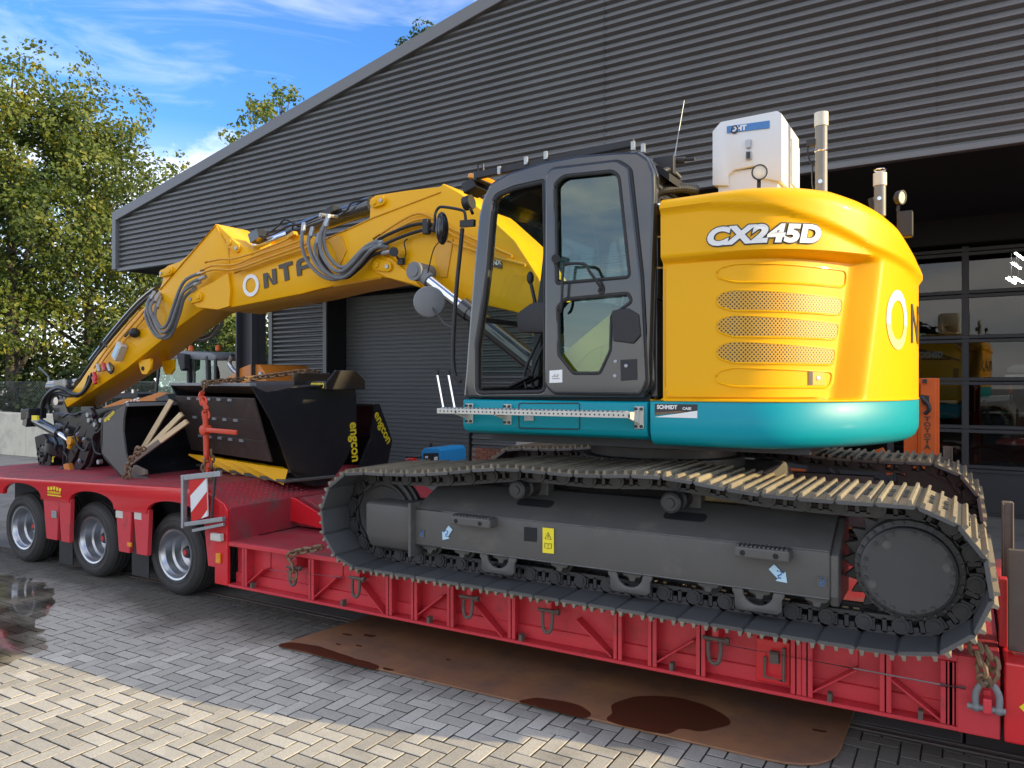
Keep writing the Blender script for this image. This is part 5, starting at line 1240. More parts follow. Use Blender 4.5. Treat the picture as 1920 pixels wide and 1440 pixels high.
q = Vector((-3.6288,4.9,2.7293)); dn = Vector((0.62, -0.78, 0.05)); b = MB(); b.lathe([(0.0, 0.03), (0.06, 0.03), (0.118, 0.012), (0.126, 0.0), (0.12, -0.008), (0.0, -0.012)], q, dn, 28); b.cyl(q, q + Vector((-0.06, 0.0, 0)), 0.03, n=10); b.build('mirror', M['grey'], hr)
b = MB(); b.tube([(-3.9419,5.3,3.027), (-3.8125,5.2,3.192), (-3.6135,5.0,3.2092), (-3.429,4.8,3.1815)], 0.005, 5, k=4); b.build('cable', M['hoseblack'], hr)
# cab-front work lamp
b = MB(); b.cyl((-3.2908,4.9,3.4618), (-3.2274,4.9,3.4706), 0.055, n=14); b.tube([(-3.2517,4.9,3.445), (-3.1897,4.85,3.3678)], 0.014, 6); b.build('work_lamp', M['blackmat'], cab_o)

# ---------------------------------------------------------------- far-side covers, roof kit
b = MB(); b.prism([(-3.05, 1.975), (-2.35, 1.975), (-1.62, 1.975), (-1.62, 3.05), (-1.9, 3.05), (-2.55, 2.42), (-3.0, 2.25)], 6.62, 7.42); b.build('tank_cover', M['yellow'], ex, smooth=30, bevel=0.04, seg=3)
b = MB(); b.prism([(-2.7, 1.975), (-1.66, 1.975), (-1.66, 2.75), (-2.2, 2.6), (-2.6, 2.2)], 5.72, 5.79); b.prism([(-2.7, 1.975), (-1.66, 1.975), (-1.66, 2.75), (-2.2, 2.6), (-2.6, 2.2)], 6.37, 6.44); b.builds('boom_bracket', M['dark'], ex, smooth=0, bevel=0.01)
yb = 5.2
X0, X1 = -1.4729, -1.0203
b = MB(); ch = 0.055
b.prism(rounded([(X0, 3.435), (X0, 3.80), (X0 + ch, 3.855), (X1 - 0.03, 3.865), (X1, 3.84), (X1, 3.40), (X0 + 0.27, 3.40), (X0 + 0.235, 3.435), (X0 + 0.22, 3.50), (X0 + 0.13, 3.50), (X0 + 0.10, 3.46), (X0 + 0.10, 3.435)][0:6] + [(X1, 3.44)][0:0] + [(X0 + 0.30, 3.45), (X0 + 0.28, 3.53), (X0 + 0.14, 3.52), (X0 + 0.105, 3.49), (X0 + 0.105, 3.42)], 0.008), yb, yb + 0.60)
bx_ = b.build('equipment_box', M['white'], ex, smooth=30, bevel=0.015)
b = MB(); b.box(X0 + 0.03, X1 - 0.03, yb + 0.03, yb + 0.57, 3.22, 3.52); b.build('box_base', M['white'], bx_, smooth=0, bevel=0.005)
b = MB(); b.box(X1 - 0.002, X1 + 0.006, yb + 0.12, yb + 0.16, 3.47, 3.78); b.box(X1, X1 + 0.012, yb + 0.3, yb + 0.56, 3.45, 3.76); b.build('side_lid', M['white'], bx_, smooth=0, bevel=0.003)
sk = [(-1.3747,3.8165),(-1.0968,3.8082),(-1.0968,3.7594),(-1.3747,3.7699)]; b = MB(); b.prism(sk, 5.194, 5.199); b.build('blue_label', M['bluesticker'], bx_, smooth=0)
me = fit(text_mesh('lettering', 'OHT', 0.04, M['letterwhite'], thick=0.0006, offset=0.002), 0.105, 0.036); ang = math.atan2(sk[1][1] - sk[0][1], sk[1][0] - sk[0][0])
me.transform(Matrix.Translation((sk[3][0] + 0.025, 5.1925, sk[3][1] + 0.004)) @ Matrix.Rotation(-ang, 4, 'Y')); put('lettering', me, bx_)
sk2 = [(-1.3391,3.8105),(-1.3073,3.8087),(-1.3073,3.7625),(-1.3391,3.7641)]; b = MB(); b.tube([(x_, 5.192, z_) for x_, z_ in ellipse((sk2[0][0] + sk2[1][0]) / 2, (sk2[0][1] + sk2[2][1]) / 2, 0.02, 0.024, 16)], 0.005, 6, closed=True); b.build('emblem', M['dark'], bx_)
lk = [(-1.2496,3.6273),(-1.2114,3.6251),(-1.2114,3.5687),(-1.2496,3.5708)]; b = MB(); b.prism(lk, 5.185, 5.199); b.prism([(x_, z_ + 0.075) for x_, z_ in lk[0:2]] + [(lk[1][0] - 0.005, lk[1][1] + 0.02), (lk[0][0] + 0.005, lk[0][1] + 0.02)], 5.18, 5.199); b.build('latch', M['zinc'], bx_, smooth=0, bevel=0.003)
b = MB(); b.prism([(lk[0][0] + 0.006, lk[0][1] - 0.006), (lk[1][0] - 0.006, lk[1][1] - 0.006), (lk[2][0] - 0.006, lk[2][1] + 0.006), (lk[3][0] + 0.006, lk[3][1] + 0.006)], 5.182, 5.186); b.build('latch_hole', M['dark'], bx_, smooth=0)
def round_lamp(q, d, r_, name='work_lamp'):
    q = Vector(q); d = Vector(d).normalized(); b = MB(); b.lathe([(r_ * 0.45, -r_ * 0.9), (r_ * 0.9, -r_ * 0.55), (r_, 0), (r_ * 0.98, r_ * 0.2), (r_ * 0.84, r_ * 0.2)], q, d, 20); b.cyl(q - d * r_ * 0.9, q - d * r_ * 0.85, r_ * 0.45, n=14); b.tube([q - d * r_ * 0.3, q - d * r_ * 0.5 + Vector((0, 0, -r_ * 1.9))], r_ * 0.24, 8)
    o = b.build(name, M['blackmat'], ex); b = MB(); b.lathe([(0.0, r_ * 0.16), (r_ * 0.5, r_ * 0.13), (r_ * 0.86, r_ * 0.1)], q, d, 20); b.build('lens', M['lens'], o); return o
round_lamp((-1.113,4.98,3.4214), (0.35, -0.93, -0.08), 0.05)
round_lamp((-0.3772,6.0,3.3849), (0.85, -0.45, -0.1), 0.05)
b = MB(); b.box(*sorted(((-0.4039,6.0,3.2578)[0], (-0.3047,6.0,3.247)[0])), 5.97, 6.05, 3.2254 - 0.12, 3.2846); b.build('camera_housing', M['blackmat'], ex, smooth=0, bevel=0.01)
b = MB(); b.cyl((-0.5819,6.2,3.4432), (-0.5641,6.2,3.3514), 0.03, n=10); b.build('camera', M['blackmat'], ex)
for (p, q, yq) in (((-0.825,5.5,3.9002), (-0.8216,5.5,3.364), 0.042), ((-0.5203,6.1,3.5949), (-0.5134,6.1,3.338), 0.042)):
    p, q = Vector(p), Vector(q); q.x = p.x; q.z -= 0.05
    b = MB(); b.cyl(q, p - Vector((0, 0, 0.09)), 0.039, n=20); o = b.build('mast_tube', M['grey'], ex)
    b = MB(); b.cyl(p - Vector((0, 0, 0.09)), p, 0.045, n=20); b.build('mast_cap', M['whitecream'], o)
    b = MB(); b.cyl(q + Vector((0.0, -0.045, 0.12)), q + Vector((0, -0.03, 0.12)), 0.014, n=8); b.lathe([(0.040, -0.005), (0.044, 0.0), (0.040, 0.005)], q + Vector((0, 0, 0.33)), (0, 0, 1), 18); b.build('clamp', M['steel'], o)
b = MB(); b.tube([(-0.8687,5.5,3.6999), (-0.906,5.5,3.6985), (-0.9094,5.5,3.6342), (-0.8856,5.5,3.566), (-0.8653,5.5,3.5559)], 0.006, 6, k=3); b.tube([(-0.8789,5.5,3.5758), (-0.8823,5.5,3.4505), (-0.8687,5.5,3.3698)], 0.006, 6, k=3); b.obox((-0.8856,5.5,3.7097), (0.03, 0, 0), (0, 0.02, 0), (0, 0, 0.02)); b.build('cable', M['hoseblack'], ex)

# ---------------------------------------------------------------- undercarriage
def track_path():
    P = []
    A, R1, Bc, R2_ = (-0.26, 1.08), 0.375, (-3.97, 1.052), 0.354
    top = [(-3.96, 1.405), (-3.62, 1.412), (-3.25, 1.438), (-2.69, 1.505), (-2.12, 1.497), (-1.58, 1.52), (-1.05, 1.462), (-0.6, 1.45), (-0.26, 1.455)]
    P += [(v.x, v.z) for v in catmull([(x_, 0, z_) for x_, z_ in top], 12)]
    for i in range(1, 24):
        t = math.pi / 2 - math.pi * i / 24; P.append((A[0] + R1 * math.cos(t), A[1] + R1 * math.sin(t)))
    bot = [(-0.26, 0.705), (-0.62, 0.700), (-1.2, 0.700), (-2.2, 0.700), (-3.2, 0.700), (-3.62, 0.700), (-3.97, 0.698)]
    P += [(v.x, v.z) for v in catmull([(x_, 0, z_) for x_, z_ in bot], 12)]
    for i in range(1, 24):
        t = -math.pi / 2 - math.pi * i / 24; P.append((Bc[0] + R2_ * math.cos(t), Bc[1] + R2_ * math.sin(t)))
    return P
TP = track_path()
def resample(P, n):
    L_ = [0]
    for i in range(len(P)): a, b = P[i], P[(i + 1) % len(P)]; L_.append(L_[-1] + math.hypot(b[0] - a[0], b[1] - a[1]))
    o = []; k = 0
    for i in range(n):
        s = L_[-1] * (i + 0.35) / n
        while L_[k + 1] < s: k += 1
        a, b = P[k], P[(k + 1) % len(P)]; w = (s - L_[k]) / max(1e-9, L_[k + 1] - L_[k]); o.append((a[0] + (b[0] - a[0]) * w, a[1] + (b[1] - a[1]) * w))
    return o, L_[-1] / n
NSH = 50
pins, pitch = resample(TP, NSH)
hw = 0.40; lx = pitch * 0.5
mb = MB()
mb.prism([(-lx + 0.004, 0.006), (-lx + 0.016, -0.004), (lx - 0.014, -0.004), (lx - 0.006, 0.002), (lx - 0.004, 0.014), (-lx + 0.004, 0.018)], -hw, hw)
mb.prism([(lx - 0.02, 0.006), (lx + 0.02, 0.008), (lx + 0.02, 0.014), (lx - 0.02, 0.014)], -hw + 0.01, hw - 0.01)
for gx, gh, gw in ((-lx + 0.022, 0.044, 0.013), (-0.002, 0.040, 0.012), (lx - 0.030, 0.044, 0.013)):
    mb.prism([(gx - gw, 0.0145), (gx + gw, 0.0145), (gx + gw * 0.55, gh), (gx - gw * 0.55, gh)], -hw, hw, 1)
for gx in (-0.045, 0.028):
    for gy in (-0.12, -0.055, 0.055, 0.12): mb.box(gx - 0.011, gx + 0.011, gy - 0.011, gy + 0.011, 0.012, 0.030)
mb.box(-lx + 0.006, lx - 0.007, -hw + 0.002, hw - 0.002, 0.0135, 0.0185, 1)
shoe_me = mb.mesh('track_shoe', [M['shoe'], M['shoedust']], smooth=0)
mb = MB()
for sgn in (-1, 1):
    y0_, y1_ = sorted((sgn * 0.068, sgn * 0.108)); 
    mb.box(-lx - 0.02, lx + 0.02, y0_, y1_, -0.018, -0.002); mb.box(-lx + 0.0, lx - 0.01, y0_, y1_, -0.108, -0.082)
    for vx, ww in ((-lx + 0.012, 0.014), (-0.018, 0.011), (0.042, 0.012)): mb.box(vx - ww, vx + ww, y0_, y1_, -0.09, -0.01)
    mb.cyl((lx - 0.012, sgn * 0.066, -0.058), (lx - 0.012, sgn * 0.118, -0.058), 0.046, n=14); mb.cyl((lx - 0.012, sgn * 0.118, -0.058), (lx - 0.012, sgn * 0.124, -0.058), 0.028, n=12)
    for vx in (-0.045, 0.014): mb.box(vx - 0.013, vx + 0.013, sgn * 0.088 - 0.013, sgn * 0.088 + 0.013, -0.045, -0.018)
mb.cyl((lx - 0.012, -0.07, -0.058), (lx - 0.012, 0.07, -0.058), 0.03, n=10)
link_me = mb.mesh('track_link', M['link'], smooth=40)
for yc in (4.83, 7.23):
    trk = thing('track', (-2.1, yc, 0.655), parent=ex)
    for i in range(NSH):
        a, b = pins[i], pins[(i + 1) % NSH]
        tx, tz = b[0] - a[0], b[1] - a[1]; l_ = math.hypot(tx, tz); tx /= l_; tz /= l_
        m4 = Matrix(((tx, 0, -tz, (a[0] + b[0]) / 2), (0, 1, 0, yc), (tz, 0, tx, (a[1] + b[1]) / 2), (0, 0, 0, 1)))
        inst('track_shoe', shoe_me, m4, trk); inst('track_link', link_me, m4, trk)
def side_frame(yc, near):
    s = 1 if near else -1
    Yn = lambda d: yc + s * d
    sf = MB()
    prof = [(Yn(-0.23), 0.88), (Yn(-0.235), 0.895), (Yn(-0.23), 1.145), (Yn(-0.215), 1.158), (Yn(0.12), 1.315), (Yn(0.22), 1.315), (Yn(0.22), 0.88)]
    sf.prismx(prof, -3.545, -0.645)
    o = sf.build('track_frame', M['frame'], ex, smooth=20, bevel=0.007)
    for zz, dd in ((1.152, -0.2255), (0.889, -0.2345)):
        b = MB(); b.tube([(-3.53 + 2.88 * i / 12, Yn(dd) , zz) for i in range(13)], 0.0045, 5); b.build('edge_highlight', M['edge'], o)  # lighter tube paints the bright highlight line, and worn paint, onto the edge
    b = MB(); b.prismx([(Yn(-0.226), 0.90), (Yn(-0.226), 1.13), (Yn(0.1), 1.29), (Yn(0.22), 1.29), (Yn(0.22), 0.84), (Yn(-0.2), 0.84)], -0.646, -0.60); b.build('frame_end', M['frame'], o, smooth=0, bevel=0.01)
    b = MB(); b.prismx([(Yn(-0.27), 1.165), (Yn(-0.27), 0.935), (Yn(-0.215), 0.83), (Yn(-0.12), 0.79), (Yn(0.1), 0.79), (Yn(0.1), 1.18), (Yn(-0.24), 1.18)], -3.985, -3.555); yo = b.build('idler_yoke', M['frame'], o, smooth=30, bevel=0.014)
    b = MB(); b.box(-3.56, -3.535, *sorted((Yn(-0.29), Yn(0.1))), 0.80, 1.20); b.build('yoke_flange', M['frame'], o, smooth=0, bevel=0.005)
    b = MB(); b.lathe([(0.0, -0.07), (0.22, -0.075), (0.235, -0.09), (0.255, -0.09), (0.262, -0.06), (0.29, -0.055), (0.29, -0.02), (0.31, -0.015), (0.31, 0.015), (0.29, 0.02), (0.29, 0.055), (0.262, 0.06), (0.255, 0.09), (0.0, 0.09)], (-3.96, yc, 1.05), (0, 1, 0), 40); b.build('idler', M['link'], o, smooth=35)
    # sprocket with teeth, drive cover and bolts
    P = []
    nt_ = 23
    for i in range(nt_ * 4):
        t = 2 * math.pi * i / (nt_ * 4); r_ = (0.285, 0.315, 0.352, 0.315)[i % 4]; P.append((-0.26 + r_ * math.cos(t), 1.08 + r_ * math.sin(t)))
    b = MB(); b.prism(P, yc - 0.03, yc + 0.03); sp_o = b.build('sprocket', M['link'], o, smooth=0, bevel=0.005, seg=1)
    cy = Yn(-0.205)
    b = MB(); b.lathe([(0.0, 0.0), (0.222, 0.0), (0.235, s * 0.008), (0.24, s * 0.03), (0.24, s * 0.055), (0.268, s * 0.062), (0.272, s * 0.075), (0.272, s * 0.2)], (-0.26, cy, 1.08), (0, 1, 0), 56); dc = b.build('drive_cover', M['cover'], sp_o, smooth=30)
    if near:
        for i in range(26):
            if i % 4 == 3: continue
            t = 2 * math.pi * i / 26; b_x, b_z = -0.26 + 0.212 * math.cos(t), 1.08 + 0.212 * math.sin(t)
            b = MB(); b.cyl((b_x, cy - 0.010, b_z), (b_x, cy + 0.002, b_z), 0.011, n=8); b.cyl((b_x, cy - 0.0105, b_z), (b_x, cy - 0.009, b_z), 0.006, n=6); b.build('bolt', M['link'], sp_o)
        for t, r_ in ((2.2, 0.17), (0.25, 0.19), (3.6, 0.19)):
            b = MB(); b.lathe([(0.0, -0.006), (0.016, -0.007), (0.017, -0.003), (0.024, -0.003), (0.026, 0.002)], (-0.26 + r_ * math.cos(t), cy, 1.08 + r_ * math.sin(t)), (0, 1, 0), 14); b.build('drain_plug', M['frame'], sp_o)
        for i in range(30):
            t = 2 * math.pi * i / 30; b_x, b_z = -0.26 + 0.258 * math.cos(t), 1.08 + 0.258 * math.sin(t)
            b = MB(); b.cyl((b_x, cy + 0.045, b_z), (b_x, cy + 0.062, b_z), 0.010, n=6); b.build('bolt', M['link'], sp_o)
    # rollers
    for xr in (-3.441, -3.149, -2.819, -2.357, -1.835, -1.344, -1.039, -0.721):
        b = MB(); b.lathe([(0.0, -0.15), (0.05, -0.15), (0.052, -0.125), (0.072, -0.12), (0.072, 0.12), (0.05, 0.125), (0.0, 0.15)], (xr, yc, 0.868), (0, 1, 0), 18); ro = b.build('roller', M['link'], o, smooth=35)
        b = MB(); b.prism([(xr - 0.075, 0.885), (xr - 0.06, 0.852), (xr - 0.025, 0.845), (xr - 0.018, 0.82), (xr + 0.018, 0.82), (xr + 0.025, 0.845), (xr + 0.06, 0.852), (xr + 0.075, 0.885)], *sorted((Yn(-0.185), Yn(-0.15)))); b.build('roller_bracket', M['frame'], ro, smooth=0, bevel=0.006)
    for xr in (-2.819, -1.835, -1.039):
        P = [(xr - 0.15, 0.882), (xr - 0.15, 0.86), (xr - 0.135, 0.84), (xr - 0.135, 0.775), (xr - 0.11, 0.755), (xr + 0.11, 0.755), (xr + 0.135, 0.775), (xr + 0.135, 0.84), (xr + 0.15, 0.86), (xr + 0.15, 0.882), (xr + 0.09, 0.882)]
        P += [(xr + 0.085 * math.cos(t), 0.868 + 0.075 * math.sin(t)) for t in [-math.pi * k / 10 for k in range(11)]] + [(xr - 0.09, 0.882)]
        b = MB(); b.prism(P, *sorted((Yn(-0.225), Yn(-0.20)))); b.build('chain_guard', M['frame'], o, smooth=25, bevel=0.006)
    for xr in (-2.69, -1.58):
        b = MB(); b.lathe([(0.0, -0.20), (0.028, -0.20), (0.03, -0.19), (0.052, -0.19), (0.066, -0.18), (0.066, -0.13), (0.05, -0.125), (0.05, -0.07), (0.066, -0.06), (0.066, 0.06), (0.0, 0.06)], (xr, yc + (0.0 if near else 0), 1.345), (0, s, 0), 24); b.build('carrier_roller', M['link'], o, smooth=35)
        b = MB(); b.box(xr - 0.05, xr + 0.12, *sorted((Yn(0.06), Yn(0.16))), 1.28, 1.40); b.build('roller_support', M['frame'], o, smooth=0, bevel=0.008)
    if near:
        for st_p in ([(-3.159,1.1519),(-2.7673,1.1789),(-2.7076,1.1442),(-2.7802,1.0716),(-2.8713,1.059),(-3.159,1.0799)], [(-1.1749,1.1584),(-0.86,1.162),(-0.7805,1.156),(-0.7861,1.0813),(-0.8714,1.0621),(-1.1749,1.0778)]):
            pass
        for xa_, xb_ in ((-3.1543, -2.819), (-1.1503, -0.8428)):
            b = MB(); b.box(xa_, xb_, 4.50, 4.605, 1.085, 1.15); so = b.build('step', M['frame'], o, smooth=0, bevel=0.012)
            b = MB()
            n_ = 12
            for k in range(n_): 
                xx = xa_ + 0.02 + (xb_ - xa_ - 0.04) * k / (n_ - 1); b.box(xx - 0.006, xx + 0.006, 4.51, 4.59, 1.148, 1.158)
            tag(b.build('tread_tooth', M['frame'], so, smooth=0), kind='stuff')
            for fx in (0.16, 0.76):
                xx = xa_ + (xb_ - xa_) * fx; b = MB(); b.cyl((xx, 4.4985, 1.115), (xx, 4.505, 1.115), 0.016, n=14); b.build('bolt_hole', M['void'], so)
        for q0, q1 in (([(-2.7618,4.76,1.2317),(-2.4787,4.76,1.2543)]), ([(-1.6723,4.76,1.2056),(-1.3951,4.76,1.2276)])):
            zc_ = 1.243; xc_ = (q0[0] + q1[0]) / 2; hx_ = (q1[0] - q0[0]) / 2
            sl = Vector((0, 0.335, 0.157)).normalized(); nn = Vector((0, -0.157, 0.335)).normalized(); P = []
            for a, c in rounded([(-hx_, -0.045), (hx_, -0.045), (hx_, 0.045), (-hx_, 0.045)], 0.04, 5): P.append(Vector((xc_, 4.795, zc_ - 0.005)) + Vector((a, 0, 0)) + sl * c + nn * 0.004)
            b = MB(); b.slab(P, nn * 0.003); b.build('slot', M['void'], o, smooth=0)
        q = [(-2.5985,1.1065),(-2.5028,1.1083),(-2.5028,1.0142),(-2.5985,1.0115)]; b = MB(); b.prism(q, 4.5915, 4.596); b.build('frame_hole', M['void'], o, smooth=0)
        q = [(-2.4531,1.1169),(-2.3682,1.1178),(-2.3682,0.95),(-2.4531,0.9476)]; b = MB(); b.prism(q, 4.589, 4.592); so = b.build('warning_label', M['sticker'], o, smooth=0)
        xm_, zm_ = (q[0][0] + q[1][0]) / 2, (q[0][1] + q[2][1]) / 2
        b = MB(); b.tube([(xm_ - 0.024, 4.588, zm_ + 0.012), (xm_ + 0.024, 4.588, zm_ + 0.010), (xm_, 4.588, zm_ + 0.055)], 0.003, 4, closed=True); b.bar((xm_, 4.588, zm_ + 0.02), (xm_, 4.588, zm_ + 0.04), 0.005, 0.003)
        for d_ in (-1, 1): b.tube([(xm_, 4.588, zm_ - 0.055), (xm_ + d_ * 0.025, 4.588, zm_ - 0.050), (xm_ + d_ * 0.025, 4.588, zm_ - 0.018), (xm_, 4.588, zm_ - 0.022)], 0.0025, 4, closed=True)
        b.build('print', M['letterdark'], so, smooth=0)
        for (c0, ang, kind) in (((-3.4726,4.59,0.9726), 0, 0), ((-3.2457,4.59,0.9952), -2.2, 1), ((-0.9153,4.59,0.9922), -0.75, 1), ((-0.6857,4.59,0.9796), 0, 0)):
            b = MB(); cx, cz = c0[0], c0[2]
            if kind:
                A_ = [(-0.06, -0.022), (0.01, -0.022), (0.01, -0.04), (0.06, 0.0), (0.01, 0.04), (0.01, 0.022), (-0.06, 0.022)]
                P = [(cx + a * math.cos(ang) - c * math.sin(ang), cz + a * math.sin(ang) + c * math.cos(ang)) for a, c in A_]
                b.prism(P, 4.5905, 4.5935); so = b.build('arrow_label', M['lightblue'], o, smooth=0)
            else:
                b.prism([(cx - 0.026, cz - 0.03), (cx + 0.026, cz - 0.03), (cx + 0.026, cz + 0.03), (cx - 0.026, cz + 0.03)], 4.5905, 4.5935); so = b.build('lashing_label', M['frame'], o, smooth=0)
            b = MB(); b.tube([(cx - 0.012, 4.589, cz + 0.022), (cx + 0.012, 4.589, cz + 0.022), (cx + 0.012, 4.589, cz + 0.004), (cx - 0.006, 4.589, cz - 0.004), (cx - 0.004, 4.589, cz - 0.018), (cx + 0.01, 4.589, cz - 0.016)], 0.004, 5); b.build('print', M['bluesticker'], so)
    return o
side_frame(4.83, True); side_frame(7.23, False)
b = MB(); b.prismx([(5.05, 0.98), (5.05, 1.28), (5.5, 1.45), (6.56, 1.45), (7.01, 1.28), (7.01, 0.98), (6.4, 0.95), (5.6, 0.95)], -2.95, -1.25); b.build('car_body', M['frame'], ex, smooth=0, bevel=0.02)
b = MB(); b.lathe([(0.60, 1.44), (0.64, 1.45), (0.64, 1.52), (0.58, 1.53), (0.58, 1.60), (0.66, 1.61), (0.66, 1.72)], (-2.115, 6.03, 0), (0, 0, 1), 48); b.build('slew_ring', M['link'], ex, smooth=30)

# ================================================================ boom, stick and attachment (parts of the excavator)
YBN, YBF = 5.78, 6.38
def yplate(name, poly, y0, y1, m_, parent, bevel=0.012, r=0.0, smooth=35):
    b = MB(); b.prism(rounded(poly, r) if r else poly, y0, y1); return b.build(name, M[m_], parent, smooth=smooth, bevel=bevel)
BO = [(-7.0048,2.9205),(-7.1719,2.8989),(-7.5257,2.9398),(-7.6657,3.014),(-7.6469,3.0989),(-7.4887,3.1627),(-7.2882,3.2164),(-7.0397,3.3067),(-6.8751,3.4063),(-6.7221,3.4582),(-6.4325,3.5314),(-5.9819,3.6304),(-5.5701,3.5636),(-5.2979,3.6279),(-5.008,3.6976),(-4.9945,3.8365),(-4.9474,3.9139),(-4.5615,3.912),(-4.1531,3.8999),(-4.135,3.927),(-3.9399,3.8146),(-3.6936,3.6227),(-3.3643,3.3311),(-3.1276,2.9909),(-2.9745,2.621),(-3.1535,2.4461),(-3.3376,2.7005),(-3.6823,2.7825),(-3.9399,2.8534),(-4.3544,2.9706),(-4.7552,3.0924),(-4.854,3.1094),(-5.4759,3.0662),(-5.9589,3.008)]
boom = yplate('boom', BO, YBN, YBF, 'yellow', ex, 0.018)
# welded seams and side doublers
b = MB(); b.prism([(-7.1719,2.9048),(-7.5164,2.9454),(-7.6469,3.0192),(-7.6281,3.0978),(-7.4703,3.1616),(-7.2702,3.2093),(-7.0048,3.3042),(-6.97,3.1073),(-6.9874,2.9315)], 5.745, 5.782); b.build('tip_plate', M['yellow'], boom, smooth=0, bevel=0.006)
b = MB(); b.prism([(-4.9541,3.2718),(-4.9206,3.3312),(-4.8473,3.3251),(-4.7225,3.2841),(-4.5615,3.165),(-4.3544,2.9855),(-4.4352,3.0106),(-4.7552,3.0975),(-4.9005,3.1539),(-4.9608,3.2101)], 5.75, 5.782); b.build('pivot_plate', M['yellow'], boom, smooth=0, bevel=0.006)
def pin_boss(p0, p1, y, r, parent, m_='yellow', n=2):
    """slotted boss plate with pin end and keeper bolt"""
    p0, p1 = Vector(p0), Vector(p1); d = (p1 - p0); a = math.atan2(d.z, d.x); P = []
    for i in range(9): t = a + math.pi / 2 + math.pi * i / 8; P.append((p0.x + r * math.cos(t), p0.z + r * math.sin(t)))
    for i in range(9): t = a - math.pi / 2 + math.pi * i / 8; P.append((p1.x + r * 0.85 * math.cos(t), p1.z + r * 0.85 * math.sin(t)))
    b = MB(); b.prism(P, y - 0.022, y + 0.02); o = b.build('pin_plate', M[m_], parent, smooth=30, bevel=0.004)
    b = MB(); b.cyl((p0.x, y - 0.034, p0.z), (p0.x, y, p0.z), r * 0.62, n=20); b.build('pin', M[m_], o, smooth=30, bevel=0.003)
    b = MB(); b.cyl((p1.x, y - 0.036, p1.z), (p1.x, y - 0.02, p1.z), r * 0.38, n=6); b.build('bolt', M['zinc'], o, smooth=0)
pin_boss((-4.9272,5.78,3.839), (-4.8341,5.78,3.8435), 5.775, 0.052, boom)
pin_boss((-4.8739,5.78,3.2294), (-4.7356,5.78,3.1983), 5.748, 0.058, boom)
pin_boss((-7.4703,5.78,3.0645), (-7.6,5.78,3.0412), 5.742, 0.055, boom)
b = MB(); b.bar((-4.9498,5.775,3.6127), (-4.1495,5.775,3.8347), 0.012, 0.012); b.bar((-5.6532,5.775,2.7838), (-5.6532,5.775,2.7838)[0:2] + ((-5.6532,5.775,2.7838)[2] + 0.001,), 0.001, 0.001); 
b = MB(); b.tube([(-5.5809,5.776,3.5424), (-5.2802,5.776,3.6149), (-4.9507,5.776,3.6959), (-4.1502,5.776,3.8448)], 0.007, 6); b.tube([(-5.9547,5.776,3.0019), (-5.4649,5.776,3.0597), (-4.844,5.776,3.1031)], 0.007, 6)
tag(b.build('weld_seam', M['yellow2'], boom), kind='stuff')
b = MB()
b.prism([(-5.5624,3.5346),(-5.3612,3.5691),(-5.2906,3.4033),(-5.3896,3.2519),(-5.4468,3.4168)], 5.768, 5.782); b.prism([(-4.2319,3.322),(-4.1233,3.3908),(-4.0047,3.3992),(-4.0756,3.055),(-4.1533,3.0604)], 5.768, 5.782)
tag(b.build('side_gusset', M['yellow2'], boom, smooth=0, bevel=0.004), kind='stuff')
# hydraulic pipes along the boom
def pipe(pts, r, m_, name='hydraulic_pipe', parent=boom, k=3):
    b = MB(); b.tube(pts, r, 8, k=k); return b.build(name, M[m_], parent)
pipe([(-7.373,5.74,3.4458),(-7.1311,5.74,3.4624),(-6.9218,5.74,3.4514),(-6.6339,5.74,3.4798),(-6.2281,5.74,3.5523),(-6.0326,5.74,3.601),(-5.9481,5.74,3.626)], 0.013, 'yellow2')
pipe([(-7.4422,5.73,3.3535),(-7.2431,5.73,3.3986),(-6.8754,5.73,3.3821),(-6.5397,5.73,3.4476),(-6.0221,5.73,3.5265),(-5.8619,5.73,3.5558)], 0.013, 'yellow2')
pipe([(-7.4843,5.72,3.307),(-7.2126,5.72,3.3534),(-6.8634,5.72,3.3275),(-6.3657,5.72,3.4093),(-5.8366,5.72,3.4973),(-5.7617,5.72,3.5123)], 0.013, 'yellow2')
pipe([(-6.8754,5.73,3.2889),(-6.3768,5.73,3.3777),(-5.7942,5.73,3.4623)], 0.011, 'yellow2')
pipe([(-5.1186,5.72,3.308),(-4.9027,5.72,3.4392),(-4.6414,5.72,3.5212),(-4.3768,5.72,3.5643),(-4.1938,5.72,3.5356),(-4.0566,5.72,3.4828)], 0.017, 'hoseblack')
pipe([(-5.0824,5.71,3.2518),(-4.861,5.71,3.3725),(-4.6013,5.71,3.4503),(-4.32,5.71,3.4976),(-4.1864,5.71,3.4843),(-4.0495,5.71,3.4321)], 0.017, 'hoseblack')
pipe([(-4.9112,5.73,3.4775),(-4.5855,5.73,3.6128),(-4.3721,5.73,3.6646),(-4.2132,5.73,3.6079),(-3.9755,5.73,3.4764),(-3.6616,5.73,3.3274),(-3.3618,5.73,3.185)], 0.012, 'yellow2')
pipe([(-4.8979,5.73,3.4352),(-4.5728,5.73,3.5613),(-4.3474,5.73,3.6075),(-4.189,5.73,3.5564),(-3.9755,5.73,3.4282),(-3.6616,5.73,3.2709),(-3.3352,5.73,3.1278)], 0.012, 'yellow2')
pipe([(-4.0271,5.72,3.3737),(-3.7959,5.72,3.2859),(-3.5175,5.72,3.1872),(-3.2242,5.72,3.095)], 0.014, 'yellow2')
b = MB(); b.obox((-4.2515,5.7,3.5233), (0.03, 0, 0.0), (0, 0.03, 0), (0, 0, 0.07)); b.build('pipe_clamp', M['blackmat'], boom, smooth=0, bevel=0.006)
b = MB(); b.obox((-6.0095,5.74,3.6209), (0.05, 0, 0.02), (0, 0.03, 0), (-0.008, 0, 0.02)); b.build('pipe_clamp', M['yellow2'], boom, smooth=0, bevel=0.006)
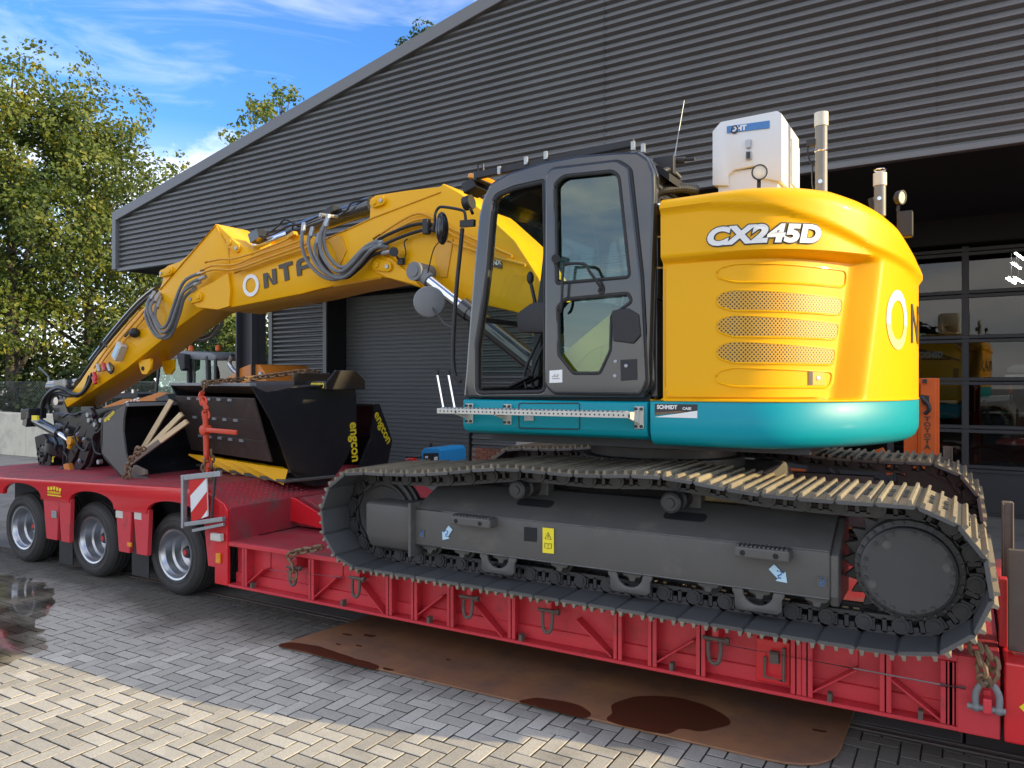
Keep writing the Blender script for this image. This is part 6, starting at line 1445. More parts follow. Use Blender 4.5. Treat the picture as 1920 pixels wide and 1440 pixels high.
# hose loops
H = [[(-5.8202,5.66,3.7033),(-5.7903,5.66,3.5651),(-5.7753,5.66,3.4286),(-5.6865,5.66,3.2867),(-5.5046,5.66,3.1506),(-5.292,5.66,3.1149),(-5.0853,5.66,3.2299),(-4.9173,5.66,3.3955),(-4.8315,5.66,3.469)], [(-5.7004,5.63,3.6428),(-5.671,5.63,3.4954),(-5.5835,5.63,3.3014),(-5.4256,5.63,3.1731),(-5.2293,5.63,3.1384),(-5.0381,5.63,3.2582),(-4.8781,5.63,3.3773),(-4.8124,5.63,3.4018)], [(-5.6099,5.62,3.5681),(-5.5736,5.62,3.4054),(-5.4657,5.62,3.2275),(-5.3034,5.62,3.1215),(-5.1513,5.62,3.1265),(-4.9822,5.62,3.2422),(-4.8169,5.62,3.3604),(-4.739,5.62,3.3936)], [(-5.4819,5.6,3.7419),(-5.4819,5.6,3.5524),(-5.4605,5.6,3.3664),(-5.3264,5.6,3.2093),(-5.1877,5.6,3.1731),(-5.0381,5.6,3.2542),(-4.9048,5.6,3.3549),(-4.7998,5.6,3.4111)], [(-5.4877,5.65,3.7518),(-5.4806,5.65,3.5605),(-5.452,5.65,3.3993),(-5.3176,5.65,3.2516),(-5.1925,5.65,3.2212),(-5.056,5.65,3.3138),(-4.9087,5.65,3.4034),(-4.8033,5.65,3.4445)], [(-5.6086,5.67,3.5762),(-5.5505,5.67,3.3574),(-5.3929,5.67,3.1651),(-5.2109,5.67,3.1158),(-5.0468,5.67,3.187),(-4.8598,5.67,3.3105),(-4.7162,5.67,3.3389)]]
for i, h in enumerate(H):
    h = [Vector(p) for p in h]; h[-1].y = 5.74; h[0].y = 5.72
    b = MB(); b.tube(h, 0.019 if i != 5 else 0.016, 10, k=6); o = b.build('hose', M['hose'] if i < 5 else M['hoseblack'], boom)
    b = MB(); b.cyl(h[0] + Vector((0, 0, 0.02)), h[0].lerp(h[1], 0.55), 0.0235, n=10); b.cyl(h[-1], h[-1].lerp(h[-2], 0.5), 0.023, n=10); b.builds('hose_fitting', M['zinc'], o)
b = MB(); b.tube([(-5.5407,5.66,3.7382), (-5.5726,5.7,3.7811), (-5.5894,5.8,3.7908), (-5.5852,5.95,3.8073)], 0.017, 8); b.build('elbow', M['zinc'], boom)
# arm cylinder on top of the boom
p0, p1, p2 = Vector((-5.2325,6.08,3.9023)), Vector((-6.2682,6.08,3.7541)), Vector((-7.1869,6.08,3.5873))
d = (p1 - p0).normalized()
b = MB(); b.cyl(p0, p1, 0.088, n=24); b.cyl(p1, p1 + d * 0.10, 0.102, n=24); b.cyl(p0 - d * 0.02, p0 + d * 0.12, 0.098, n=24); cyl_ = b.build('arm_cylinder', M['cab'], ex, smooth=35)
b = MB(); b.cyl(p1, p2, 0.05, n=20); b.build('rod', M['steel'], cyl_)
b = MB(); b.cyl(p2 + Vector((0, -0.09, 0)), p2 + Vector((0, 0.09, 0)), 0.10, n=20); b.obox((-6.8134,6.0,3.7231), (0.07, 0, 0.025), (0, 0.07, 0), (-0.02, 0, 0.05)); b.builds('rod_eye', M['cab'], cyl_, smooth=30)
b = MB(); b.tube([(-6.6328,5.96,3.723), (-6.4451,5.94,3.7886), (-6.3338,5.95,3.854), (-6.1651,5.98,3.767)], 0.010, 6, k=4); b.tube([(-6.7057,5.98,3.7037), (-6.4643,5.92,3.7117), (-6.2617,5.92,3.7721), (-6.105,5.96,3.7859), (-5.8441,5.97,3.8447), (-5.5451,5.97,3.8837)], 0.010, 6, k=4)
b.tube([(-5.5451,5.97,3.8177), (-5.4393,5.95,3.8679), (-5.3907,5.96,3.9296), (-5.2127,6.0,3.9491)], 0.011, 6, k=4); b.obox((-5.7027,5.98,3.8702), (0.08, 0, 0.03), (0, 0.05, 0), (-0.01, 0, 0.03)); b.builds('cylinder_hose', M['hoseblack'], cyl_)
# boom adjusting cylinder with bright rod and large eye
q0, q1 = Vector((-4.2821,5.62,3.1)), Vector((-3.7072,5.62,2.6956)); dd = (q1 - q0).normalized()
b = MB(); b.cyl(q0 + dd * 0.05, q1, 0.052, n=20); rod = b.build('boom_cylinder_rod', M['steel'], ex)
b = MB(); b.cyl(q0 + Vector((0, -0.075, 0)), q0 + Vector((0, 0.16, 0)), 0.085, n=24); b.cyl(q0 + Vector((0, -0.085, 0)), q0 + Vector((0, -0.075, 0)), 0.05, n=18); b.cyl(q0 + dd * 0.03, q0 + dd * 0.15, 0.066, n=16); b.build('rod_eye', M['grey'], rod, smooth=30)
q2 = Vector((-3.7969,5.62,2.7605)); q3 = Vector((-3.041,5.62,2.2149))
b = MB(); b.cyl(q2, q2 + dd * 0.1, 0.088, n=20); b.cyl(q2 + dd * 0.1, q3, 0.078, n=20); b.build('boom_cylinder', M['cab'], ex, smooth=35)
# lamps on boom
q = (-4.6251,5.7,3.3153); b = MB(); b.cyl((q[0] + 0.03, q[1] - 0.05, q[2]), (q[0] - 0.02, q[1] + 0.03, q[2]), 0.045, 0.03, n=14); b.tube([q, (-4.603,5.72,3.2661), (-4.5632,5.75,3.2066)], 0.012, 6); b.obox((-4.5807,5.74,3.2369), (0.03, 0, 0), (0, 0.02, 0), (0, 0, 0.03)); b.build('work_lamp', M['blackmat'], boom)
b = MB(); b.tube([(-4.5553,5.74,3.2248), (-4.5236,5.74,3.3075), (-4.5426,5.74,3.4094), (-4.5047,5.74,3.441)], 0.006, 6, k=4); b.build('lamp_cable', M['hoseblack'], boom)
# boom lettering
yl_ = 5.768
def ringmesh(cx, cz, rx, rz, ri, n=36):
    b = MB(); vs, fs = [], []
    for i in range(n):
        t = 2 * math.pi * i / n
        for k, y_ in ((1, yl_), (ri, yl_), (ri, yl_ + 0.008), (1, yl_ + 0.008)): vs.append((cx + k * rx * math.cos(t), y_, cz + k * rz * math.sin(t)))
    for i in range(n):
        j = (i + 1) % n
        for k in range(4): fs.append((i * 4 + k, i * 4 + (k + 1) % 4, j * 4 + (k + 1) % 4, j * 4 + k))
    b.add(vs, fs); return b
c_ = (-6.6685,5.77,3.1461); e_ = (-6.544,5.77,3.1382); f_ = (-6.6685,5.77,3.2674)
ringmesh(c_[0], c_[2], abs(e_[0] - c_[0]) * 1.0, abs(f_[2] - c_[2]) * 1.0, 0.66).build('ring_emblem', M['letterwhite'], boom, smooth=0)
def letter(polys, m_='letterdark'):
    b = MB()
    for p in polys: b.prism(p, yl_, yl_ + 0.008)
    b.build('lettering', M[m_], boom, smooth=0)
letter([[(-6.462,3.0987),(-6.4784,3.2597),(-6.4133,3.2664),(-6.3326,3.1644),(-6.3486,3.2958),(-6.2846,3.3024),(-6.2686,3.1433),(-6.3326,3.1304),(-6.4133,3.2323),(-6.3971,3.1118)]])
letter([[(-6.2368,3.2932),(-6.2447,3.3332),(-6.0487,3.3626),(-6.0409,3.3231),(-6.1109,3.3117),(-6.0875,3.1706),(-6.15,3.158),(-6.1736,3.2997)]])
letter([[(-5.9715,3.196),(-5.9869,3.3134),(-5.9792,3.3516),(-5.9333,3.3756),(-5.812,3.3931),(-5.8045,3.3542),(-5.9028,3.34),(-5.9256,3.3253),(-5.918,3.2971),(-5.797,3.3153),(-5.7895,3.2764),(-5.9104,3.2579),(-5.9104,3.2028)]])
b = MB(); b.prism([(-3.5924,3.1768),(-3.488,3.1498),(-3.488,3.0891),(-3.5869,3.1152)], yl_, yl_ + 0.006); o = b.build('badge', M['dark'], boom, smooth=0)
me = text_mesh('lettering', 'NX', 0.06, M['letterwhite'], thick=0.0006, offset=0.002); q = (-3.5813,5.77,3.1289); me.transform(Matrix.Translation((q[0], yl_ - 0.002, q[2]))); put('lettering', me, o)

# ---------------------------------------------------------------- stick
SY0, SY1 = 5.85, 6.31
SO = [(-7.331,3.8996),(-6.761,3.5063),(-6.795,3.4269),(-6.9497,3.3503),(-7.0194,3.0282),(-7.6074,2.9187),(-8.039,2.7307),(-9.0016,2.2661),(-10.3069,1.7591),(-10.382,1.8434),(-10.0002,2.107),(-9.621,2.4362),(-9.0563,2.8063),(-8.6695,3.0008),(-8.3692,3.1983),(-8.288,3.3213),(-8.3083,3.4443),(-8.1876,3.4926),(-7.9802,3.5207),(-7.8254,3.5833)]
stick = yplate('stick', SO, SY0, SY1, 'yellow', ex, 0.016)
pin_boss((-8.1279,5.85,3.4183), (-8.278,5.85,3.3973), 5.845, 0.05, stick)
pin_boss((-7.072,5.85,3.6518), (-6.9584,5.85,3.5822), 5.845, 0.055, stick)
b = MB(); b.tube([(-7.3248,5.845,3.8859), (-8.3316,5.845,3.2083)], 0.007, 6); b.tube([(-7.3157,5.845,3.8668), (-7.1189,5.845,3.6194), (-7.1012,5.845,3.3907)], 0.007, 6); tag(b.build('weld_seam', M['yellow2'], stick), kind='stuff')
pipe([(-8.6102,5.81,3.0141),(-8.9077,5.81,2.8246),(-9.3495,5.81,2.5113),(-9.6247,5.81,2.2778)], 0.012, 'yellow2', parent=stick); pipe([(-8.5538,5.8,2.9653),(-8.8386,5.8,2.7754),(-9.2771,5.8,2.4758),(-9.5618,5.8,2.2294)], 0.012, 'yellow2', parent=stick); pipe([(-8.5123,5.8,2.9118),(-8.7852,5.8,2.7277),(-9.1767,5.8,2.4605)], 0.012, 'yellow2', parent=stick)
pipe([(-8.4797,5.92,3.212),(-8.8374,5.92,3.0545),(-9.3552,5.92,2.7197),(-9.9381,5.92,2.2824),(-10.1199,5.92,2.1283)], 0.02, 'hoseblack', parent=stick, name='hose'); pipe([(-8.524,5.98,3.2864),(-8.927,5.98,3.111),(-9.45,5.98,2.7741),(-9.9784,5.98,2.3826)], 0.03, 'cab', parent=stick, name='bucket_cylinder')
for h in ([(-8.4165,5.7,3.1668),(-8.3656,5.7,3.0245),(-8.2846,5.7,2.7997),(-8.1249,5.7,2.6373),(-7.9679,5.7,2.6697),(-7.8329,5.7,2.8743),(-7.7377,5.7,3.084),(-7.5874,5.7,3.2149),(-7.3851,5.7,3.2917)], [(-8.3169,5.66,3.1443),(-8.2465,5.66,2.9836),(-8.1567,5.66,2.7921),(-8.0286,5.66,2.6757),(-7.8927,5.66,2.7327),(-7.7589,5.66,2.9595),(-7.6365,5.66,3.129),(-7.4789,5.66,3.2455)], [(-8.3059,5.68,3.1078),(-8.1955,5.68,2.8888),(-8.0767,5.68,2.7343),(-7.9594,5.68,2.7795),(-7.8436,5.68,2.9838),(-7.7294,5.68,3.1731),(-7.598,5.68,3.2739),(-7.4137,5.68,3.3452)], [(-8.4769,5.72,3.1212),(-8.4256,5.72,2.902),(-8.2733,5.72,2.6807),(-8.1137,5.72,2.613),(-7.957,5.72,2.6457),(-7.8029,5.72,2.8745),(-7.708,5.72,3.0659),(-7.5582,5.72,3.1789)]):
    h = [Vector(p) for p in h]; h[0].y = 5.83; h[-1].y = 5.76
    b = MB(); b.tube(h, 0.019, 10, k=6); o = b.build('hose', M['hose'], stick)
    b = MB(); b.cyl(h[0] + Vector((0, 0, 0.015)), h[0].lerp(h[1], 0.6), 0.024, n=10); b.cyl(h[-1], h[-1].lerp(h[-2], 0.4), 0.024, n=10); b.builds('hose_fitting', M['zinc'], o)
for h in ([(-7.9168,6.42,2.9652),(-7.9365,6.42,2.8339),(-8.0553,6.42,2.7054),(-8.2465,6.42,2.6242),(-8.4416,6.42,2.6431),(-8.5458,6.42,2.7415)], [(-8.0256,6.46,2.9666),(-8.0655,6.46,2.8348),(-8.1658,6.46,2.7313),(-8.3491,6.46,2.6695),(-8.536,6.46,2.7024),(-8.6414,6.46,2.7882)], [(-8.0604,6.44,2.9533),(-8.1205,6.44,2.8357),(-8.2416,6.44,2.7596),(-8.4056,6.44,2.738),(-8.5725,6.44,2.7846)]):
    b = MB(); b.tube(h, 0.019, 10, k=6); b.build('hose', M['hose'], stick)
q = (-8.7639,5.8,2.7009); b = MB(); b.sphere(q, 0.062, 14); b.obox((-8.923,5.82,2.6939), (0.05, 0, 0.02), (0, 0.02, 0), (0, 0, 0.02)); b.build('work_lamp', M['blackmat'], stick)
q = (-9.0663,5.8,2.4783); b = MB(); ax_ = Vector(((-9.0007,5.8,2.5696)[0] - (-9.1434,5.8,2.3732)[0], 0, (-9.0007,5.8,2.5696)[2] - (-9.1434,5.8,2.3732)[2])).normalized(); b.obox(q, ax_ * 0.115, (0, 0.05, 0), ax_.cross(Vector((0, 1, 0))) * 0.055); b.build('valve_box', M['whitecream'], stick, smooth=0, bevel=0.01)
b = MB(); b.obox((q[0] - 0.005, q[1] - 0.05, q[2]), ax_ * 0.08, (0, 0.005, 0), ax_.cross(Vector((0, 1, 0))) * 0.04); b.build('valve_lid', M['lightblue'], stick, smooth=0, bevel=0.004)
for (q, m_) in (((-9.5042,5.8,2.2765), 'zinc'), ((-9.5849,5.8,2.175), 'redlens'), ((-9.3738,5.79,2.2887), 'redlens'), ((-9.2611,5.79,2.2742), 'zinc'), ((-9.58,5.79,2.1204), 'redlens')):
    b = MB(); b.cyl(Vector(q) + Vector((-0.02, 0, 0.045)), Vector(q) + Vector((0.02, 0, -0.045)), 0.026, n=12); b.build('coupling', M[m_], stick)
b = MB(); b.tube([(-9.2451,5.78,2.3408), (-9.1403,5.77,2.2728), (-9.1957,5.77,2.2066), (-9.3076,5.77,2.2743)], 0.012, 6, k=4); b.tube([(-9.4812,5.8,2.5137), (-9.4469,5.8,2.6145), (-9.3334,5.8,2.5442)], 0.012, 6, k=4); b.builds('hose', M['hoseblack'], stick)
b = MB(); b.prism([(-8.8504,2.3648),(-8.5962,2.3874),(-8.6066,2.2569),(-8.6696,2.1918),(-8.7649,2.1923),(-8.8075,2.2585)], 5.9, 5.94); b.prism([(-8.8504,2.3648),(-8.5962,2.3874),(-8.6066,2.2569),(-8.6696,2.1918),(-8.7649,2.1923),(-8.8075,2.2585)], 6.22, 6.26); ey = b.builds('lifting_eye', M['yellow'], stick, smooth=0, bevel=0.006)[0]
b = MB(); qq = (-8.7436,5.9,2.2646); b.cyl((qq[0], 5.893, qq[2]), (qq[0], 5.90, qq[2]), 0.028, n=14); b.build('eye_hole', M['void'], ey)
# end of the stick: linkage, hoses
b = MB(); b.cyl((-11.0676,6.08,2.025), (-10.3683,6.08,2.0564), 0.10, n=20); b.obox((-10.6353,6.0,2.0562), (0.14, 0, 0.02), (0, 0.06, 0), (-0.01, 0, 0.07)); lk_ = b.build('linkage_cylinder', M['cab'], ex, smooth=35)
b = MB(); b.cyl((-10.4328,5.9,2.1287), (-10.4328,5.9,2.0569), 0.03, n=10); b.cyl((-10.5087,5.9,2.0352), (-10.5087,5.9,1.9704), 0.015, n=8); b.build('grease_fitting', M['zinc'], lk_)
for h in ([(-9.643,5.8,2.2094),(-9.7249,5.8,2.0588),(-9.8908,5.8,1.9476),(-10.0961,5.8,1.9461),(-10.256,5.8,2.0012),(-10.431,5.8,2.0146),(-10.6091,5.8,1.9636),(-10.7643,5.8,1.8541),(-10.8296,5.8,1.6937),(-10.8296,5.8,1.5487)], [(-10.0002,5.85,1.9321),(-10.2448,5.85,1.9159),(-10.4955,5.85,1.9423),(-10.6747,5.85,1.912),(-10.7525,5.85,1.8097),(-10.7265,5.85,1.7231)], [(-9.7684,5.84,2.176),(-9.8633,5.84,2.0167),(-10.0436,5.84,1.9179),(-10.2521,5.84,1.9585),(-10.4523,5.84,2.0285),(-10.6307,5.84,1.9991),(-10.7862,5.84,1.8966),(-10.8648,5.84,1.7428)]):
    b = MB(); b.tube(h, 0.024, 10, k=6); b.build('hose', M['hoseblack'], lk_)
for yy_, m_ in ((5.86, 'cab'), (6.24, 'cab')):
    b = MB(); b.prism(rounded([(-10.6671,1.8685),(-10.4123,1.9143),(-10.337,1.8011),(-10.1636,1.5425),(-10.337,1.5163),(-10.5135,1.54),(-10.59,1.6748)], 0.03), yy_ - 0.02, yy_ + 0.02); b.build('link_plate', M[m_], lk_, smooth=0, bevel=0.006)
q = (-10.4776,5.84,1.8424); b = MB(); b.cyl((q[0], 5.80, q[2]), (q[0], 5.88, q[2]), 0.055, n=16); b.build('pin', M['steel'], lk_)
# tiltrotator with quick hitch
b = MB(); b.prism(rounded([(-10.5324,1.6996),(-10.1819,1.6502),(-9.6547,1.7715),(-9.6081,1.6221),(-9.9148,1.4343),(-10.256,1.3664),(-10.4816,1.5009)], 0.03), 5.78, 6.34); tilt_ = b.build('hitch_frame', M['black'], ex, smooth=0, bevel=0.012)
b = MB(); b.lathe([(0.0, 0.05), (0.30, 0.05), (0.34, 0.02), (0.34, -0.10), (0.30, -0.14), (0.0, -0.16)], (-10.4932,6.05,1.2548), (0.25, 0, 1), 32); b.build('rotator', M['black'], tilt_, smooth=35)
b = MB(); b.prism(rounded([(-10.9234,1.3506),(-10.714,1.4017),(-10.5597,1.2914),(-10.5342,0.9751),(-10.6109,0.8841),(-10.8051,0.9019)], 0.02), 5.76, 6.36); b.build('grab_body', M['black'], tilt_, smooth=0, bevel=0.012)
b = MB(); b.prism(rounded([(-10.431,1.2747),(-10.0961,1.3583),(-9.6081,1.5266),(-9.5042,1.4278),(-9.5849,1.1863),(-9.7957,0.9421),(-10.3057,0.8979),(-10.4058,1.0199)], 0.03), 5.84, 6.3); b.build('hitch_body', M['black'], tilt_, smooth=0, bevel=0.015)
b = MB(); b.prism(rounded([(-9.7203,1.5963),(-9.6268,1.6936),(-9.4425,1.7511),(-9.3743,1.6855),(-9.791,1.1436),(-9.91,1.0278),(-9.9822,1.0929)], 0.015), 5.66, 5.72); b.build('grab_arm', M['black'], tilt_, smooth=0, bevel=0.008)
b = MB(); b.prism(rounded([(-9.4093,1.5384),(-9.2515,1.6491),(-9.1846,1.545),(-9.4778,1.0667),(-9.6162,0.9647),(-9.7096,0.9728)], 0.015), 5.6, 5.66); b.build('grab_arm', M['black'], tilt_, smooth=0, bevel=0.008)
b = MB(); b.prism(rounded([(-9.9646,1.6653),(-9.4943,1.7577),(-9.0456,1.819),(-9.0676,1.7384),(-9.5404,1.6333),(-9.8687,1.5697)], 0.01), 5.8, 6.3); b.build('grab_cover', M['black'], tilt_, smooth=0, bevel=0.01)
p, q = Vector((-10.8761,5.72,1.5944)), Vector((-10.1546,5.66,1.4343)); d = (q - p).normalized()
b = MB(); b.cyl(p, q, 0.06, n=20); b.obox(p - d * 0.04, d * 0.06, Vector((0, 0.09, 0)), d.cross(Vector((0, 1, 0))) * 0.10); tc_ = b.build('tilt_cylinder', M['cab'], tilt_, smooth=35)
b = MB(); b.cyl(q, (-9.8413,5.64,1.337), 0.034, n=16); b.build('rod', M['steel'], tc_)
b = MB(); b.cyl(Vector((-9.771,5.62,1.3546)) + Vector((0, -0.05, 0)), Vector((-9.771,5.62,1.3546)) + Vector((0, 0.08, 0)), 0.055, n=16); b.cyl((-9.7834,5.6,1.3013), (-9.807,5.6,1.2597), 0.03, n=10); b.builds('rod_eye', M['yellow2'], tc_)
b = MB(); b.obox((-10.9199,5.75,1.6646), (0.10, 0, 0.01), (0, 0.12, 0), (0, 0, 0.07)); b.build('cylinder_mount', M['black'], tilt_, smooth=0, bevel=0.01)
b = MB(); b.box(*sorted(((-10.6859,5.62,1.6103)[0], (-10.5573,5.62,1.6134)[0])), 5.60, 5.63, 1.5903, 1.654); b.build('label', M['sticker'], tilt_, smooth=0)
q = (-10.7272,5.78,1.1199); b = MB(); b.lathe([(0.0, -0.05), (0.035, -0.055), (0.04, -0.03), (0.10, -0.03), (0.125, -0.01), (0.125, 0.03), (0.0, 0.04)], q, (0.2, 1, 0), 20)
for i in range(10): t = 2 * math.pi * i / 10; b.cyl((q[0] + 0.122 * math.cos(t), q[1] - 0.02, q[2] + 0.122 * math.sin(t)), (q[0] + 0.122 * math.cos(t), q[1] + 0.03, q[2] + 0.122 * math.sin(t)), 0.02, n=6)
b.build('clamp_wheel', M['black'], tilt_, smooth=30)
b = MB(); b.tube([(-10.3508,5.7,1.3832), (-10.2039,5.66,1.3075), (-10.2286,5.66,1.223), (-10.2275,5.68,1.1518)], 0.022, 8, k=4); b.tube([(-10.1301,5.66,1.4143), (-9.973,5.64,1.2769), (-10.0326,5.66,1.0524), (-9.9581,5.7,0.9426)], 0.022, 8, k=4); b.tube([(-9.7438,5.7,1.6979), (-9.8514,5.68,1.6759), (-9.9712,5.68,1.6871), (-10.128,5.7,1.6414)], 0.016, 8, k=4); b.tube([(-9.4917,5.62,1.2051), (-9.401,5.6,1.3105), (-9.2768,5.6,1.3618), (-9.2544,5.6,1.2507), (-9.3551,5.62,1.0921)], 0.014, 8, k=4); b.builds('hose', M['hoseblack'], tilt_)
for q in ((-9.4231,5.62,1.6874), (-9.2433,5.6,1.5736), (-9.3669,5.6,1.6232), (-9.0886,5.58,1.631), (-9.7127,5.6,0.967), (-9.1326,5.58,1.1207), (-10.3411,5.75,1.5287), (-10.2788,5.75,1.5093)):
    b = MB(); b.cyl(Vector(q) + Vector((0, -0.02, 0)), Vector(q) + Vector((0, 0.03, 0)), 0.028, n=12); b.build('fitting', M['zinc'], tilt_)
b = MB(); b.prism([(-9.8784,1.0525),(-9.7715,1.0718),(-9.7244,0.9798),(-9.8546,0.9451)], 5.56, 5.62); b.build('hook', M['orange2'], tilt_, smooth=0, bevel=0.006)
me = text_mesh('lettering', 'engcon', 0.085, M['letteryellow'], thick=0.0008, offset=0.002); q = (-10.4542,5.75,1.0218); me.transform(Matrix.Translation((q[0], 5.755, q[2])) @ Matrix.Rotation(rad(-78), 4, 'Y')); put('lettering', me, tilt_)

# loose hydraulic lines hanging round the tiltrotator
for h in ([(-9.5387,5.58,1.5396),(-9.6546,5.58,1.4355),(-9.5849,5.58,1.3042),(-9.4469,5.58,1.2436),(-9.3561,5.58,1.3138)], [(-9.1605,5.57,1.5121),(-9.2495,5.57,1.4042),(-9.2049,5.57,1.2487),(-9.0723,5.57,1.2158)], [(-9.8308,5.6,1.5843),(-9.9263,5.6,1.4863),(-9.8546,5.6,1.3799),(-9.6892,5.6,1.3995)], [(-8.9744,5.55,1.6223),(-9.0616,5.55,1.5162),(-9.1497,5.55,1.4744),(-9.194,5.55,1.5121)], [(-9.9503,5.6,1.2193),(-9.8546,5.6,1.1353),(-9.9023,5.6,1.024),(-10.0227,5.6,0.9899)]):
    b = MB(); b.tube(h, 0.013, 8, k=5); b.build('hose', M['hoseblack'], tilt_)
for q in ((-9.6193,5.6,1.4557), (-9.4469,5.58,1.3963), (-9.5729,5.6,1.1225), (-9.9249,5.64,1.4842)):
    b = MB(); b.cyl(Vector(q), Vector(q) + Vector((0.03, -0.03, -0.03)), 0.022, n=8); b.build('fitting', M['zinc'], tilt_)

# ================================================================ buckets on the bogie deck
DZ = 1.085
def shell_bucket(name, prof, y0, y1, side, label, cat='bucket', th=0.025, frame=None, extra=None, sidem='black'):
    """bucket: curved back sheet following prof (x, z, open polyline) between two side plates with outline side"""
    t = thing(name, (prof[len(prof) // 2][0], (y0 + y1) / 2, min(p[1] for p in prof)), label, cat, 'excavator buckets loaded on the trailer', frame=frame)
    n = len(prof); nor = []
    for i in range(n):
        a, b = prof[max(i - 1, 0)], prof[min(i + 1, n - 1)]; d = Vector((b[0] - a[0], b[1] - a[1])).normalized(); nor.append((-d.y, d.x))
    poly = list(prof) + [(p[0] + q[0] * th, p[1] + q[1] * th) for p, q in zip(prof, nor)][::-1]
    b = MB(); b.prism(poly, y0 + 0.02, y1 - 0.02); b.build('back_sheet', M['black'], t, smooth=30, frame=frame)
    for ya, yb in ((y0, y0 + 0.025), (y1 - 0.025, y1)):
        b = MB(); b.prism(side, ya, yb); b.build('side_plate', M[sidem], t, smooth=0, bevel=0.004, frame=frame)
    return t
# low ditching bucket at the rear, mouth towards the front of the trailer
PA = [(-7.9918,1.858),(-8.2673,1.7641),(-8.4492,1.6877),(-8.4902,1.4984),(-8.4697,1.2866),(-8.2873,1.1631),(-8.0891,1.0492),(-7.7626,0.9938),(-7.5579,0.9959)]
SA = [(-8.439,1.688),(-8.0112,1.8518),(-8.0598,1.6911),(-8.0696,1.5426),(-8.0209,1.3077),(-7.9531,1.1636),(-7.7626,1.1219),(-7.5579,1.0189),(-7.7626,0.9996),(-8.0891,1.0552),(-8.4594,1.2871)]
bka = shell_bucket('bucket', [(v.x, v.z) for v in catmull([(x_, 0, z_) for x_, z_ in PA], 4)][::-1], 5.2, 6.95, SA, 'wide black ditching bucket with pale battens leaning in its open mouth', sidem='frame')
p = PA[0]; b = MB(); b.box(p[0] - 0.02, p[0] + 0.03, 5.2, 6.95, p[1] - 0.03, p[1] + 0.01); b.build('lip', M['grey'], bka, smooth=0, bevel=0.004)
p = PA[-1]; b = MB(); b.box(p[0] - 0.22, p[0] + 0.02, 5.22, 6.93, p[1] - 0.012, p[1] + 0.014); b.build('cutting_edge', M['frame'], bka, smooth=0, bevel=0.004)
q = (-8.4004,5.195,1.6408); me = text_mesh('lettering', 'engcon', 0.075, M['letteryellow'], thick=0.0008, offset=0.002); me.transform(Matrix.Translation((q[0], 5.197, q[2])) @ Matrix.Rotation(rad(-30), 4, 'Y')); put('lettering', me, bka)
# battens
for (a, c, m_, lab) in (((-8.091,5.42,1.2747), (-7.7988,5.62,1.8931), 'wood', 'steepest of the three pale wooden battens in the ditching bucket'), ((-7.9434,5.36,1.2866), (-7.4841,5.52,1.7451), 'wood', 'middle of the three pale wooden battens in the ditching bucket'), ((-7.9724,5.2,1.1803), (-7.3127,5.46,1.6693), 'woodgrey', 'lowest batten in the ditching bucket, dark and chain-worn at its lower end')):
    a, c = Vector(a), Vector(c)
    b = MB(); mid = a.lerp(c, 0.55)
    if m_ == 'wood': b.bar(a, c, 0.042, 0.055); o = b.build('batten', M['wood'], bevel=0.003, smooth=0)
    else:
        o = thing('batten', a); b.bar(a, mid, 0.042, 0.055); b.build('dirty_end', M['woodgrey'], o, bevel=0.003, smooth=0); b = MB(); b.bar(mid, c, 0.042, 0.055); b.build('clean_end', M['wood'], o, bevel=0.003, smooth=0)
    tag(o, lab, 'batten', 'wooden battens in the ditching bucket')
b = MB(); b.slab([(-7.8461,5.18,1.189),(-7.6487,5.18,1.1421),(-7.6394,5.18,1.0965),(-7.7327,5.18,1.0792),(-7.8842,5.18,1.1167)], (0, 0.04, 0)); tag(b.build('timber_offcut', M['woodgrey'], smooth=0, bevel=0.004), 'short weathered timber offcut under the chain at the ditching bucket', 'timber')
# chain at the ditching bucket
ck = thing('chain', (-7.8381,5.1,1.0059), 'rusty lashing chain between the ditching bucket and the red deck', 'chain', 'lashing chains')
b = MB(); chain(b, [(-7.5581,5.1,1.3829),(-7.6503,5.1,1.3331),(-7.7437,5.1,1.2827),(-7.8191,5.1,1.1979),(-7.8571,5.1,1.0915),(-7.8953,5.1,1.0021),(-7.9528,5.1,0.9458)], 10); tag(b.build('chain_run', M['rust'], ck), kind='stuff')
b = MB(); chain(b, [(-7.7885,5.08,1.1554),(-7.7508,5.08,1.0886),(-7.8073,5.08,1.0102),(-7.8263,5.08,0.9512)], 8); tag(b.build('chain_run', M['rust'], ck), kind='stuff')
b = MB(); b.tube([(-7.6061,5.12,1.3622),(-7.6803,5.12,1.399),(-7.7177,5.12,1.3398),(-7.6432,5.12,1.3204)], 0.018, 6, k=3); b.build('hook', M['rust'], ck)

# big toothed bucket, turned towards the camera
BFR = Matrix.Translation((-5.9, 5.55, 0)) @ Matrix.Rotation(rad(-15), 4, 'Z')
BI = BFR.inverted()
def bloc(P3): return [BI @ Vector(p) for p in P3]
nr = (0.9659, -0.2588)
side3 = bloc([(-5.9968,5.1888,2.0688),(-5.9537,5.3497,1.9997),(-5.894,5.5723,2.0353),(-5.7996,5.9246,2.0666),(-5.7247,6.2043,2.1114),(-5.6954,6.3137,2.0885),(-5.6849,6.3528,1.9612),(-5.6849,6.3528,1.6142),(-5.7075,6.2684,1.3308),(-5.7534,6.097,1.0992),(-5.7996,5.9246,1.0088),(-5.8444,5.7574,1.0472),(-5.8864,5.6008,1.1812),(-5.9092,5.5158,1.4083),(-5.9419,5.3935,1.7078)])
SPB = [(v.y, v.z) for v in side3]
SPB = SPB[:5] + [(v.x, v.y) for v in catmull([(a, c, 0) for a, c in SPB[5:12]], 4)] + SPB[12:]
topl = bloc([(-8.9757,6.3741,2.0444)])
W0 = -2.05
